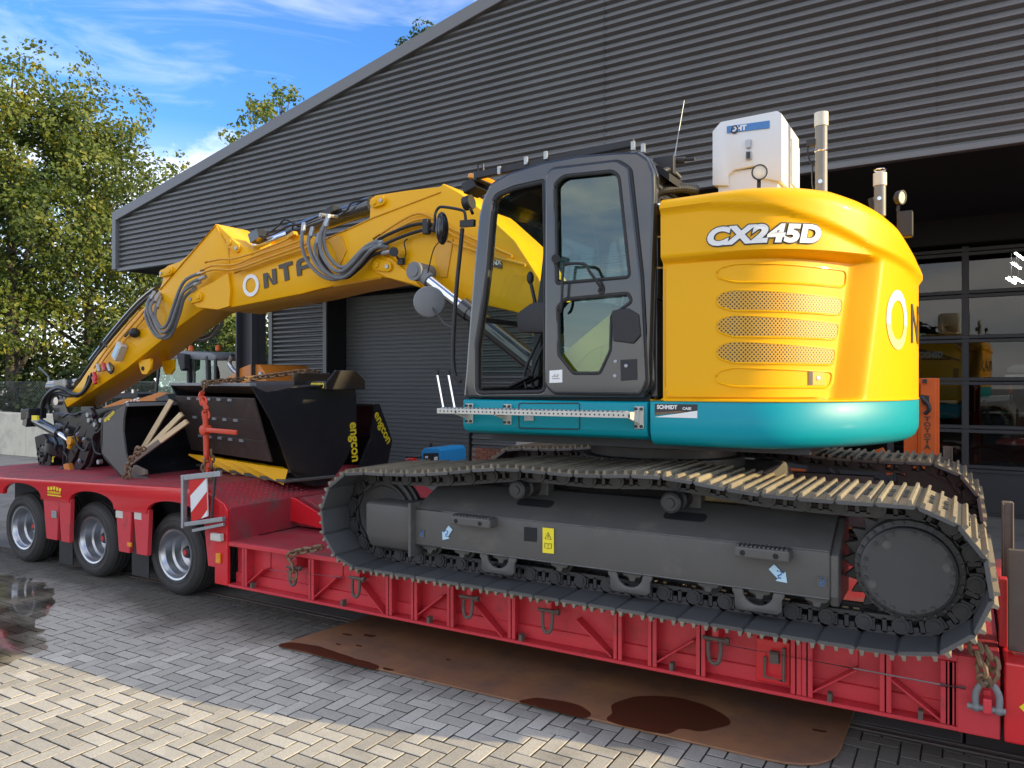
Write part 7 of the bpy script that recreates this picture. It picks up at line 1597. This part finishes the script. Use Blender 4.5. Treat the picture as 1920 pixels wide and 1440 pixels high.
bkb = thing('bucket', (-6.7, 5.9, DZ), 'large black digging bucket lying with a row of yellow teeth towards the camera', 'bucket', 'excavator buckets loaded on the trailer')
b = MB(); b.prismx(SPB, -0.03, 0.0); b.build('side_plate', M['black'], bkb, smooth=0, bevel=0.006, frame=BFR)
b = MB(); b.prismx(SPB, W0, W0 + 0.03); b.build('side_plate', M['black'], bkb, smooth=0, bevel=0.006, frame=BFR)
back = SPB[:-2]
cy_ = sum(p[0] for p in SPB) / len(SPB); cz_ = sum(p[1] for p in SPB) / len(SPB)
inner = [(p[0] + (cy_ - p[0]) * 0.05, p[1] + (cz_ - p[1]) * 0.05) for p in back]
rustin = mat('worn_bucket_floor', (0.045, 0.030, 0.024), 0.5, c2=(0.025, 0.018, 0.016), ns=6, dirt=(0.10, 0.06, 0.04), ds=5, dlo=0.55, dhi=0.8)
b = MB(); n = len(back)
for i in range(n - 1):
    pl_q = [back[i], back[i + 1], inner[i + 1], inner[i]]; b.prismx(pl_q, W0 + 0.03, -0.03)
b.build('back_sheet', rustin, bkb, smooth=25, frame=BFR)
lipT, lipB = SPB[0], SPB[-3]
b = MB(); b.box(W0, 0.0, lipT[0] - 0.01, lipT[0] + 0.06, lipT[1] - 0.012, lipT[1] + 0.02); b.build('lip', M['grey'], bkb, smooth=0, bevel=0.004, frame=BFR)
# blade rows with bolt slots inside the mouth
for k, fz in enumerate((0.26, 0.50, 0.74)):
    p0_ = Vector((lipT[0] + 0.03 + 0.26 * fz, lipT[1] + (lipB[1] - lipT[1]) * fz))
    dv = Vector((0.26, lipB[1] - lipT[1])).normalized() * 0.11; nv = Vector((-0.02, -0.008))
    b = MB(); b.slab([(W0 + 0.04, p0_.x - dv.x, p0_.y - dv.y), (-0.04, p0_.x - dv.x, p0_.y - dv.y), (-0.04, p0_.x + dv.x, p0_.y + dv.y), (W0 + 0.04, p0_.x + dv.x, p0_.y + dv.y)], (0, nv.x, nv.y)); br_ = b.build('wear_plate', rustin, bkb, smooth=0, bevel=0.004, frame=BFR)
    for j in range(5):
        xs_ = W0 + 0.45 + j * 0.26; b = MB(); c0_ = p0_ + nv * 1.1 - dv * 0.8; b.box(xs_ - 0.045, xs_ + 0.045, c0_.x - 0.012, c0_.x + 0.004, c0_.y - 0.014, c0_.y + 0.014); b.build('slot', M['grey'], br_, smooth=0, frame=BFR)
# floor blade and teeth
b = MB(); b.slab([(W0, lipB[0] - 0.02, lipB[1]), (0.0, lipB[0] - 0.02, lipB[1]), (0.0, lipB[0] + 0.16, DZ + 0.03), (W0, lipB[0] + 0.16, DZ + 0.03)], (0, 0.02, 0.04)); b.build('cutting_edge', M['black'], bkb, smooth=0, bevel=0.004, frame=BFR)
b = MB(); b.box(W0 - 0.05, 0.05, lipB[0] - 0.1, lipB[0] + 0.5, DZ + 0.002, DZ + 0.03); b.build('heel_plate', M['frame'], bkb, smooth=0, bevel=0.006, frame=BFR)
for j in range(5):
    xe_ = -0.03 - j * 0.36; b = MB()
    zt, yt = lipB[1] + 0.03, lipB[0] - 0.01
    b.add([(xe_, yt, zt), (xe_ - 0.12, yt, zt + 0.02), (xe_ - 0.12, yt - 0.04, zt - 0.10), (xe_, yt - 0.05, zt - 0.16), (xe_ - 0.42, yt - 0.26, zt + 0.055), (xe_ - 0.44, yt - 0.25, zt + 0.045), (xe_ - 0.43, yt - 0.265, zt + 0.035)],
          [(0, 1, 2, 3), (0, 4, 5, 1), (0, 3, 6, 4), (1, 5, 6, 2), (2, 6, 3), (4, 6, 5)])
    b.build('tooth', M['letteryellow'] if False else M['yellow'], bkb, smooth=0, bevel=0.006, frame=BFR)
# hanger on the back
hx = bloc([(-6.2017,5.954,2.0198),(-5.5764,5.7865,2.0243)])
b = MB(); b.box(hx[0].x, hx[1].x, 0.42, 0.50, 2.03, 2.11); b.box(hx[0].x - 0.03, hx[0].x + 0.0, 0.30, 0.75, 2.02, 2.20); b.prismx([(0.28, 2.02), (0.28, 2.09), (0.40, 2.22), (0.62, 2.22), (0.75, 2.12), (0.75, 2.02)], hx[1].x, hx[1].x + 0.04); b.build('hanger', M['black'], bkb, smooth=0, bevel=0.008, frame=BFR)
b = MB(); b.slab([(hx[0].x - 0.3, 0.26, 2.04), (0.0, 0.26, 2.04), (0.0, 0.9, 2.12), (hx[0].x - 0.3, 0.9, 2.12)], (0, 0, -0.03)); b.build('top_sheet', M['black'], bkb, smooth=0, bevel=0.004, frame=BFR)
me = text_mesh('lettering', 'engcon', 0.115, M['letteryellow'], thick=0.0008, offset=0.004, align='CENTER'); me.transform(Matrix.Translation(((hx[0].x + hx[1].x) / 2, 0.416, 2.035))); put('lettering', me, bkb, BFR)
t_ = bloc([(-5.7058,6.2748,1.6635)])[0]
me = text_mesh('lettering', 'engcon', 0.15, M['letteryellow'], thick=0.0008, offset=0.004); me.transform(Matrix.Translation((0.0025, t_.y, t_.z)) @ Matrix.Rotation(rad(90), 4, 'Z') @ Matrix.Rotation(rad(86), 4, 'Y')); put('lettering', me, bkb, BFR)
# third bucket behind it
SC = [(p[1], p[2]) for p in [(-6.0,7.0098,1.836),(-6.0,7.1155,1.8397),(-6.0,7.2333,1.625),(-6.0,7.3537,1.386),(-6.0,7.2731,1.1207),(-6.0,7.0003,0.9948),(-6.0,6.6336,0.9545),(-6.0,6.7772,1.1412),(-6.0,6.9624,1.4368),(-6.0,7.0193,1.6659)]]
bkc = thing('bucket', (-6.6, 7.1, 0.66), 'black bucket at the back, its narrow slanting side plate lettered diagonally', 'bucket', 'excavator buckets loaded on the trailer')
for xa in (-6.0, -7.3):
    b = MB(); b.prismx(SC, xa - 0.03, xa); b.build('side_plate', M['black'], bkc, smooth=0, bevel=0.004)
bk_ = SC[0:7]; cyc, czc = SC[8]
b = MB()
for a, c in zip(bk_, bk_[1:]):
    q4 = [a, c, (c[0] + (cyc - c[0]) * 0.06, c[1] + (czc - c[1]) * 0.06), (a[0] + (cyc - a[0]) * 0.06, a[1] + (czc - a[1]) * 0.06)]; b.prismx(q4, -7.27, -6.03)
b.build('back_sheet', M['black'], bkc, smooth=30)
p0 = [(-6.0,7.0384,1.7156)][0]; p1 = [(-6.0,7.2531,1.3926)][0]
me = text_mesh('lettering', 'engcon', 0.155, M['letteryellow'], thick=0.0008, offset=0.004); me.transform(Matrix.Translation((-5.9975, p0[1] - 0.03, p0[2])) @ Matrix.Rotation(rad(90), 4, 'Z') @ Matrix.Rotation(math.atan2(p0[2] - p1[2], p1[1] - p0[1]), 4, 'Y')); put('lettering', me, bkc)
# lashing over the big bucket: chain with red ratchet binder
bd_ = thing('load_binder', (-6.5268,5.1,1.6523), 'red ratchet load binder hanging in a chain in front of the toothed bucket', 'load binder')
yb_ = 5.12
b = MB(); b.cyl((-6.5766,5.12,1.7838), (-6.5604,5.12,1.3559), 0.028, n=14); b.build('barrel', M['orangered'], bd_)
b = MB(); b.bar((-6.5301,5.09,1.6208), (-6.0651,5.08,1.6102), 0.024, 0.045); b.cyl(Vector((-6.5685,5.12,1.6179)) + Vector((0, -0.045, 0)), Vector((-6.5685,5.12,1.6179)) + Vector((0, 0.04, 0)), 0.05, n=14); b.build('lever', M['orangered'], bd_, bevel=0.004)
b = MB(); b.tube([(-6.6173,5.12,1.9979),(-6.6499,5.12,1.96),(-6.6254,5.12,1.9065),(-6.5848,5.12,1.8748),(-6.5524,5.12,1.8218)], 0.024, 8, k=3); b.tube([(-6.5524,5.12,1.2974),(-6.5362,5.12,1.2448),(-6.5685,5.12,1.2108),(-6.5201,5.12,1.203)], 0.022, 8, k=3); b.builds('hook', M['orangered'], bd_)
b = MB(); chain(b, [(-6.6091,5.12,1.9067),(-6.5848,5.12,1.8426),(-6.5685,5.12,1.7679)], 8, 0.014, 0.09, 0.03); chain(b, [(-6.5604,5.12,1.3719),(-6.5524,5.12,1.3188),(-6.5443,5.12,1.255)], 8, 0.014, 0.09, 0.03); b.build('binder_chain', M['orangered'], bd_)
ck = thing('chain', (-6.5766,5.12,0.9531), 'rusty lashing chain running over the toothed bucket to the binder', 'chain', 'lashing chains')
for P_ in ([(-6.6105,5.14,2.0785),(-6.6268,5.14,2.0246),(-6.6431,5.14,1.9813)], [(-6.6876,5.2,2.0891), (-6.7194,5.6,2.1228), (-6.7337,5.9,2.147), (-6.3464,6.0,2.1929), (-6.1683,6.1,2.216), (-6.2651,6.4,2.1962)], [(-6.5443,5.12,1.2336),(-6.5685,5.12,1.1144),(-6.5766,5.12,0.9531)], [(-6.5387,5.16,1.3804),(-6.5306,5.16,1.2198),(-6.5387,5.16,1.112),(-6.5548,5.16,1.0034)], [(-6.559,5.1,1.2988),(-6.5752,5.1,1.1697),(-6.559,5.1,1.0371)]):
    b = MB(); chain(b, P_, 10); tag(b.build('chain_run', M['rust'], ck), kind='stuff')
b = MB(); chain(b, [(-4.8663,4.66,0.4762),(-4.8788,4.66,0.5554),(-4.9101,4.66,0.5967),(-4.8913,4.66,0.6438),(-4.8042,4.66,0.6805),(-4.6516,4.66,0.7151),(-4.5618,4.66,0.7425)], 10, 0.012)
tag(b.build('chain', M['rust']), 'rusty chain from the trailer side beam to the front idler of the track', 'chain', 'lashing chains')
b = MB(); chain(b, [(0.0506,4.66,0.7209), (0.0714,4.63,0.665), (0.0806,4.62,0.6097), (0.0994,4.63,0.5664), (0.1274,4.64,0.6231), (0.1233,4.66,0.6706), (0.0962,4.7,0.7252)], 12, 0.013, 0.07); 
tag(b.build('chain', M['rust']), 'short rusty chain looped through the big grey shackle', 'chain', 'lashing chains')

# ================================================================ machines behind the trailer
yL = 10.6
wl = thing('wheel_loader', (-14.2142, 10.9, 0), 'orange wheel loader with a dark glazed cab and two beacons, parked behind the trailer', 'wheel loader')
xc0, xc1 = -15.2758, -13.3
b = MB(); b.prism(rounded([(-15.1462,2.7048),(-14.5664,2.7743),(-13.366,2.7054),(-13.2508,2.6264),(-13.2836,2.5392),(-15.1462,2.6118)], 0.04), yL - 0.03, yL + 1.35); b.build('cab_roof', M['grey'], wl, smooth=30, bevel=0.03)
b = MB()
for (u0, v0, u1, v1, w_) in ((300,672,292,742,0.07), (337,668,334,742,0.07), (354,668,356,742,0.09), (364,668,364,742,0.05), (389,668,392,742,0.09), (404,672,404,742,0.06)):
    pass
for p, q, w_ in (((-15.1094,10.6,2.6112), (-15.2573,10.6,1.7966), 0.05), ((-14.1446,10.6,2.6415), (-14.11,10.6,1.807), 0.10), ((-13.9721,10.6,2.6386), (-13.9721,10.6,1.8083), 0.04), ((-13.532,10.6,2.6312), (-13.4987,10.6,1.8126), 0.10), ((-13.3,10.6,2.5833), (-13.3,10.6,1.8144), 0.05)):
    b.bar(p, q, w_, 0.06, up=(1, 0, 0)); b.bar((p[0], yL + 1.3, p[2]), (q[0], yL + 1.3, q[2]), w_, 0.06, up=(1, 0, 0))
b.box(xc0, xc1, yL - 0.02, yL + 1.32, 1.2, 1.78); cabf = b.build('cab_frame', M['dark'], wl, smooth=0, bevel=0.01)
for p in ([(-15.091,2.6109),(-14.1794,2.6308),(-14.1446,1.8293),(-15.2202,1.8202)], [(-13.9378,2.6156),(-13.5654,2.6096),(-13.5487,1.8564),(-13.9378,1.8534)], [(-13.4654,2.5859),(-13.3165,2.5726),(-13.3165,1.8582),(-13.4654,1.8571)]):
    b = MB(); b.prism(p, yL, yL + 0.01); b.build('window', M['glassdoor'], wl, smooth=0)
b = MB(); b.prism([(xc0 + 0.02, 1.8), (xc1, 1.8), (xc1, 2.68), (xc0 + 0.1, 2.68)], yL + 1.25, yL + 1.27); b.build('window', M['glassdark'], wl, smooth=0)
b = MB(); b.prism([(-14.2916,2.7055),(-14.0145,2.678),(-14.0317,2.3669),(-14.1524,2.3233),(-14.2392,2.503)], yL - 0.2, yL - 0.05); b.build('mirror', M['blackmat'], wl, smooth=0, bevel=0.02)
b = MB(); b.prism(rounded([(-14.2971,2.3993),(-14.0876,2.4661),(-14.0183,2.2826),(-14.0183,1.8032),(-14.2971,1.8007)], 0.05), yL + 0.3, yL + 0.7); b.build('seat', M['blackmat'], wl, smooth=0, bevel=0.03)
for q in ((-14.2082,10.7,2.7817), (-13.7168,11.0,2.7935)):
    b = MB(); b.lathe([(0.045, -0.04), (0.06, -0.02), (0.055, 0.06), (0.03, 0.09), (0.0, 0.095)], q, (0, 0, 1), 14); b.build('beacon', M['orange'], wl)
b = MB(); b.prism(rounded([(-17.1022,1.4994),(-16.2549,1.7173),(-15.6744,1.7238),(-14.9669,1.8813),(-14.7496,1.8485),(-14.9669,1.5361),(-15.5229,1.4914),(-17.1022,1.4136)], 0.03), yL - 0.12, yL + 0.05); b.build('lift_arm', M['orange2'], wl, smooth=0, bevel=0.02)
b = MB(); b.prism(rounded([(-15.0059,1.7332),(-14.6091,1.8509),(-14.4319,1.6045),(-14.8243,1.5414)], 0.02), yL - 0.2, yL); b.build('arm_link', M['dark'], wl, smooth=0, bevel=0.02)
me = text_mesh('lettering', 'CASE', 0.24, M['letterwhite'], thick=0.002, offset=0.004); q = (-16.1587,10.4,1.4829); me.transform(Matrix.Translation((q[0], yL - 0.13, q[2])) @ Matrix.Rotation(rad(-12), 4, 'Y')); put('lettering', me, wl)
b = MB(); b.prism(rounded([(-16.8151,1.8326),(-16.3933,1.8718),(-15.7507,1.8408),(-15.7507,1.7583),(-16.6936,1.7245)], 0.03), yL - 0.1, yL + 0.5); b.build('front_frame', M['blackmat'], wl, smooth=0, bevel=0.02)
b = MB(); b.cyl((-16.2549,10.5,1.9565), (-16.2549,10.5,1.8488), 0.06, n=12); b.cyl((-15.9042,10.5,1.9343), (-15.9042,10.5,1.8514), 0.04, n=12); b.build('pin', M['steel'], wl)
b = MB(); b.prism(rounded([(-13.3,2.1),(-12.8781,2.2084),(-12.5612,2.3789),(-12.2507,2.461),(-12.0068,2.437),(-11.8265,2.2675),(-11.7966,1.8281),(-13.3,1.8144)], 0.06), yL + 0.0, yL + 1.3); b.build('engine_cover', M['orange2'], wl, smooth=30, bevel=0.04)
b = MB(); b.tube([(-13.0073,10.8,2.6611),(-13.1211,10.8,2.4975),(-13.0235,10.8,2.3642),(-12.8783,10.8,2.2753)], 0.045, 10, k=4); b.build('exhaust', M['silver'], wl)
b = MB(); q = (-11.9386,10.5,2.2463); b.cyl((q[0], yL - 0.05, q[2]), (q[0], yL + 0.0, q[2]), 0.05, n=12); b.build('lamp', M['zinc'], wl)
b = MB(); b.box(-15.2519, -11.9079, yL + 0.1, yL + 1.2, 0.55, 1.25); b.build('chassis', M['dark'], wl, smooth=0)
for xx in (-15.8186, -12.8388):
    b = MB(); b.lathe([(0.0, 0.05), (0.3, 0.05), (0.34, 0.0), (0.62, 0.0), (0.70, 0.06), (0.70, 0.34), (0.62, 0.4), (0.0, 0.4)], (xx, yL - 0.1, 0.68), (0, 1, 0), 32); b.build('wheel', M['tyre'], wl)
    b = MB(); b.lathe([(0.0, 0.05), (0.3, 0.05), (0.34, 0.0), (0.62, 0.0), (0.70, 0.06), (0.70, 0.34), (0.62, 0.4), (0.0, 0.4)], (xx, yL + 1.0, 0.68), (0, 1, 0), 32); b.build('wheel', M['tyre'], wl)
# forklift
yF = 9.15
fk = thing('forklift', (-1.0843, 9.6, 0), 'orange forklift truck with a tall mast standing between the excavator and the glazed door', 'forklift')
x0, x1 = -0.395, -0.2526; zt = 2.139
b = MB(); b.box(x0, x1, yF, yF + 0.10, 0.05, zt); b.box(x1 - 0.02, x1 + 0.03, yF + 0.02, yF + 0.16, 0.05, zt); ms = b.build('mast_rail', M['orange'], fk, smooth=0, bevel=0.006)
b = MB(); b.box(x0 - 0.16, x0 - 0.03, yF + 0.05, yF + 0.12, 0.05, zt - 0.05); b.build('mast_rail', M['orange'], fk, smooth=0, bevel=0.006)
b = MB(); b.box(x0 - 0.16, x1, yF + 0.85, yF + 0.95, 0.05, zt); b.build('mast_rail', M['orange'], fk, smooth=0, bevel=0.006)
b = MB(); b.box(x0 - 0.02, x1 - 0.01, yF + 0.1, yF + 0.86, zt - 0.2, zt - 0.05); b.box(x0 - 0.02, x1 - 0.01, yF + 0.1, yF + 0.86, 0.4, 0.55); b.builds('cross_member', M['orange'], fk, smooth=0, bevel=0.006)
q = (-0.3305,9.14,1.7379)
for k, chh in enumerate('TOYOTA'):
    me = fit(text_mesh('lettering', chh, 0.1, M['letterdark'], thick=0.001, offset=0.003), 0.062, 0.048)
    me.transform(Matrix.Translation((q[0] - 0.031, yF - 0.006, q[2] - 0.048 - k * 0.0585))); put('lettering', me, ms)
b = MB(); b.tube([(-0.383,9.1,1.9553), (-0.3625,9.08,1.9114), (-0.3235,9.08,1.8676), (-0.3137,9.08,1.8125), (-0.3535,9.1,1.7667)], 0.022, 8, k=4); b.build('chain_guide', M['dark'], fk)
b = MB(); b.box(x0 + 0.02, x0 + 0.06, yF - 0.03, yF, zt - 0.05, zt - 0.01); b.box(x0 + 0.03, x0 + 0.08, yF - 0.02, yF, zt - 0.28, zt - 0.18); b.build('mast_bracket', M['dark'], fk, smooth=0)
p, q = (-0.7779,9.0,1.3888), (-0.656,9.0,1.1365); b = MB(); b.bar(p, q, 0.14, 0.08, up=(1, 0, 0)); b.build('tilt_bracket', M['orange'], fk, smooth=0, bevel=0.006)
b = MB(); b.cyl((-0.5658,9.0,1.2199), (-0.4374,9.0,1.2933), 0.025, n=10); b.build('tilt_rod', M['steel'], fk)
b = MB(); b.prism([(-1.9596, 0.35), (-0.5277, 0.35), (-0.5277, 0.62), (-1.2685, 0.9), (-1.4928, 1.0), (-1.8999, 1.02), (-1.9596, 0.95)], yF + 0.1, yF + 1.0); b.build('body', M['orange'], fk, smooth=0, bevel=0.03)
for xx in (-1.7231, -0.7067):
    for yy in (yF - 0.05, yF + 0.95):
        b = MB(); b.lathe([(0.0, 0.02), (0.16, 0.02), (0.26, 0.0), (0.28, 0.04), (0.28, 0.16), (0.26, 0.2), (0.0, 0.18)], (xx, yy, 0.28), (0, 1, 0), 24); b.build('wheel', M['tyre'], fk)
b = MB(); b.prism([(-1.6072, 0.98), (-1.2685, 0.92), (-1.2685, 1.05), (-1.4928, 1.35), (-1.5784, 1.35)], yF + 0.35, yF + 0.75); b.build('seat', M['blackmat'], fk, smooth=0, bevel=0.03)
b = MB(); b.box(x1, x1 + 0.9, yF + 0.12, yF + 0.24, 0.06, 0.10); b.build('fork', M['dark'], fk, smooth=0); b = MB(); b.box(x1, x1 + 0.9, yF + 0.7, yF + 0.82, 0.06, 0.10); b.build('fork', M['dark'], fk, smooth=0)
# blue generator on a stand
yG = 8.6
gn = thing('generator', (-6.1436, 8.9, 0), 'blue boxy generator with a black handle, standing behind the track near the brick plinth', 'generator')
b = MB(); b.prism(rounded([(-6.5065,1.1365),(-6.4512,1.1833),(-6.2331,1.1928),(-6.1793,1.1587),(-6.1793,0.9762),(-6.5065,0.9586)], 0.02), yG, yG + 0.62); gb = b.build('case', M['blue'], gn, smooth=20, bevel=0.015)
b = MB(); b.prism([(-6.4696,1.1085),(-6.2151,1.1278),(-6.2062,1.004),(-6.4696,0.9828)], yG - 0.006, yG + 0.01); b.build('control_panel', M['blackmat'], gn, smooth=0, bevel=0.004)
b = MB(); b.prism([(-6.2782,1.0662),(-6.2241,1.0762),(-6.2241,1.0177),(-6.2782,1.0075)], yG - 0.012, yG - 0.004); b.prism([(-6.4329,1.0733),(-6.3871,1.0756),(-6.3871,1.0461),(-6.4329,1.0438)], yG - 0.012, yG - 0.004); b.build('switch', M['letterwhite'], gn, smooth=0)
b = MB(); b.tube([(-6.4522,8.75,1.1647), (-6.4522,8.75,1.2246), (-6.6734,9.05,1.1945), (-6.6734,9.05,1.1326)], 0.018, 8); b.build('handle', M['blackmat'], gn)
b = MB(); b.tube([(-6.7681,8.6,1.042),(-6.6739,8.6,1.0541),(-6.5065,8.6,1.0549)], 0.02, 6); b.build('tow_handle', M['blackmat'], gn)
b = MB(); b.prism([(-6.71,1.0267),(-6.6351,1.0454),(-6.5608,1.0195),(-6.5608,0.975),(-6.71,0.9671)], yG - 0.1, yG); b.build('red_tank', M['redlens'], gn, smooth=0, bevel=0.01)
xg0, xg1 = -6.5065, -6.1793
b = MB(); b.box(xg0 - 0.2, xg1, yG, yG + 0.5, 0.88, 0.96)
for xx in (xg0, xg1 - 0.04):
    for yy in (yG + 0.02, yG + 0.44): b.box(xx, xx + 0.04, yy, yy + 0.04, 0, 0.9)
b.build('stand', M['dark'], gn, smooth=0)
# silver case on a stand behind the far track
sc_ = thing('metal_case', (-4.4006, 8.1, 0), 'silver metal case on a dark stand, just below the teal platform of the excavator', 'metal case')
b = MB(); b.box(-4.649, -4.2577, 8.0, 8.25, 1.2629, 1.4658); b.build('case', M['silver'], sc_, smooth=0, bevel=0.02)
b = MB(); b.box(-4.2612, -4.0645, 8.02, 8.25, 1.2741, 1.4493); b.build('lid', M['zinc'], sc_, smooth=0, bevel=0.015)
b = MB(); b.tube([(-4.5143,7.97,1.3521),(-4.4852,7.97,1.3153),(-4.3412,7.97,1.3216),(-4.3126,7.97,1.3604)], 0.008, 6); b.build('handle', M['dark'], sc_)
b = MB(); b.box(-4.5826, -4.1169, 8.05, 8.2, 0.0, 1.2629); b.build('stand', M['dark'], sc_, smooth=0)
# machines inside the hall, seen through the glazed door
ex2 = thing('excavator', (-1.4993, 17.8, 0), 'second yellow and teal excavator standing inside the hall behind the glass', 'excavator', frame=HF)
YI = 17.0
b = MB(); b.prism(rounded([(-1.9662,2.8928),(-1.0834,2.8676),(-0.977,2.7218),(-0.9065,2.3643),(-0.9065,1.6831),(-1.9662,1.6666)], 0.15), YI, YI + 2.2); b.build('engine_hood', M['yellow'], ex2, smooth=30, bevel=0.08, frame=HF)
b = MB(); b.prism([(-1.9662,1.6666),(-0.9241,1.6829),(-0.9594,1.3971),(-1.9662,1.3706)], YI, YI + 2.2); b.build('counterweight_belt', M['teal'], ex2, smooth=0, bevel=0.04, frame=HF)
b = MB(); b.prism([(-1.8716,2.7953),(-1.5453,2.7246),(-0.9417,2.5276),(-0.9417,2.4869),(-1.5453,2.6726),(-1.8716,2.7321)], YI - 0.012, YI + 0.01); b.build('crease', M['dark'], ex2, smooth=0, frame=HF)
b = MB(); b.prism([(-1.6099,2.5591),(-1.1102,2.5508),(-1.1102,2.52),(-1.6099,2.5278)], YI - 0.012, YI + 0.01); b.build('panel_gap', M['dark'], ex2, smooth=0, frame=HF)
b = MB(); b.prism([(-1.0656,2.3557),(-0.977,2.365),(-0.9858,2.1816),(-1.0656,2.1818)], YI - 0.012, YI + 0.01); b.build('lamp_recess', M['blackmat'], ex2, smooth=0, frame=HF)
me = fit(text_mesh('lettering', 'CX245D', 0.16, M['letterwhite'], thick=0.001, offset=0.008, shear=0.18), 0.42, 0.12); q = (-1.6656,17.0,2.5705); me.transform(Matrix.Translation((q[0], YI - 0.014, q[2]))); put('lettering', me, ex2, HF)
for dy in (0.2, 1.6):
    b = MB(); b.prism(rounded([(-1.9662 - 2.5, 0.02), (-0.9065, 0.02), (-0.9065 + 0.2, 0.4), (-0.9065, 0.85), (-1.9662 - 2.5, 0.85)], 0.3), YI + dy - 0.3, YI + dy + 0.3); b.build('track', M['link'], ex2, smooth=30, frame=HF)
b = MB(); b.box(-1.8716 - 1.0, -0.9594 - 0.4, YI + 0.5, YI + 1.7, 0.8, 1.3); b.build('slew_base', M['dark'], ex2, smooth=0, frame=HF)
YV = 15.6
tr2 = thing('tractor', (-0.0967, 16.2, 0), 'dark machine with slanting greenish windscreen and pale roof, behind the glazed hall door', 'tractor', frame=HF)
b = MB(); b.prism(rounded([(-0.1881,2.3362),(-0.0967,2.3896),(0.3499,2.4197),(0.3499,2.2598),(-0.1881,2.2635)], 0.05), YV, YV + 1.4); b.build('roof', M['white'], tr2, smooth=30, bevel=0.03, frame=HF)
b = MB(); b.prism([(-0.2187,2.2273),(0.3499,2.2421),(0.3499,2.1799),(-0.2187,2.1728)], YV - 0.05, YV + 1.4); b.build('roof_rail', M['silver'], tr2, smooth=0, bevel=0.01, frame=HF)
b = MB(); b.prism(rounded([(-0.5766,1.8415),(-0.1119,1.8646),(-0.1119,1.7921),(-0.5766,1.7492)], 0.01), YV - 0.1, YV + 0.9); b.build('bonnet', M['zinc'], tr2, smooth=0, bevel=0.02, frame=HF)
b = MB(); b.slab([Vector(p) for p in ((-0.2648,15.6,1.7172), (-0.1271,15.6,1.7919), (0.009,15.6,1.6315), (-0.006,15.6,1.505), (-0.2802,15.6,1.4069))], (0, 1.2, 0)); b.build('windscreen', M['glassdark'], tr2, smooth=0, frame=HF)
b = MB(); b.box(-0.5766, 0.3499, YV, YV + 1.3, 0.5, 1.55); b.build('body', M['blackmat'], tr2, smooth=0, bevel=0.03, frame=HF)
b = MB(); b.cyl((-0.1338,15.5,2.046), (-0.1338,15.5,1.9199), 0.045, n=12); b.build('beacon', M['orange'], tr2, frame=HF)
b = MB(); b.bar((-0.1338,15.5,1.9199), (-0.1338,15.5,1.7037), 0.03, 0.03); b.bar((-0.5181,15.5,1.7888), (-0.4325,15.5,1.3795), 0.05, 0.05); b.bar((-0.0961,15.5,1.9651), (0.3476,15.5,1.9853), 0.05, 0.05); b.build('frame', M['dark'], tr2, smooth=0, frame=HF)
for xx in (-0.4822, 0.2029):
    b = MB(); b.lathe([(0.0, 0.02), (0.3, 0.02), (0.46, 0.0), (0.5, 0.05), (0.5, 0.3), (0.0, 0.3)], (xx, YV - 0.1, 0.5), (0, 1, 0), 24); b.build('wheel', M['tyre'], tr2, frame=HF)
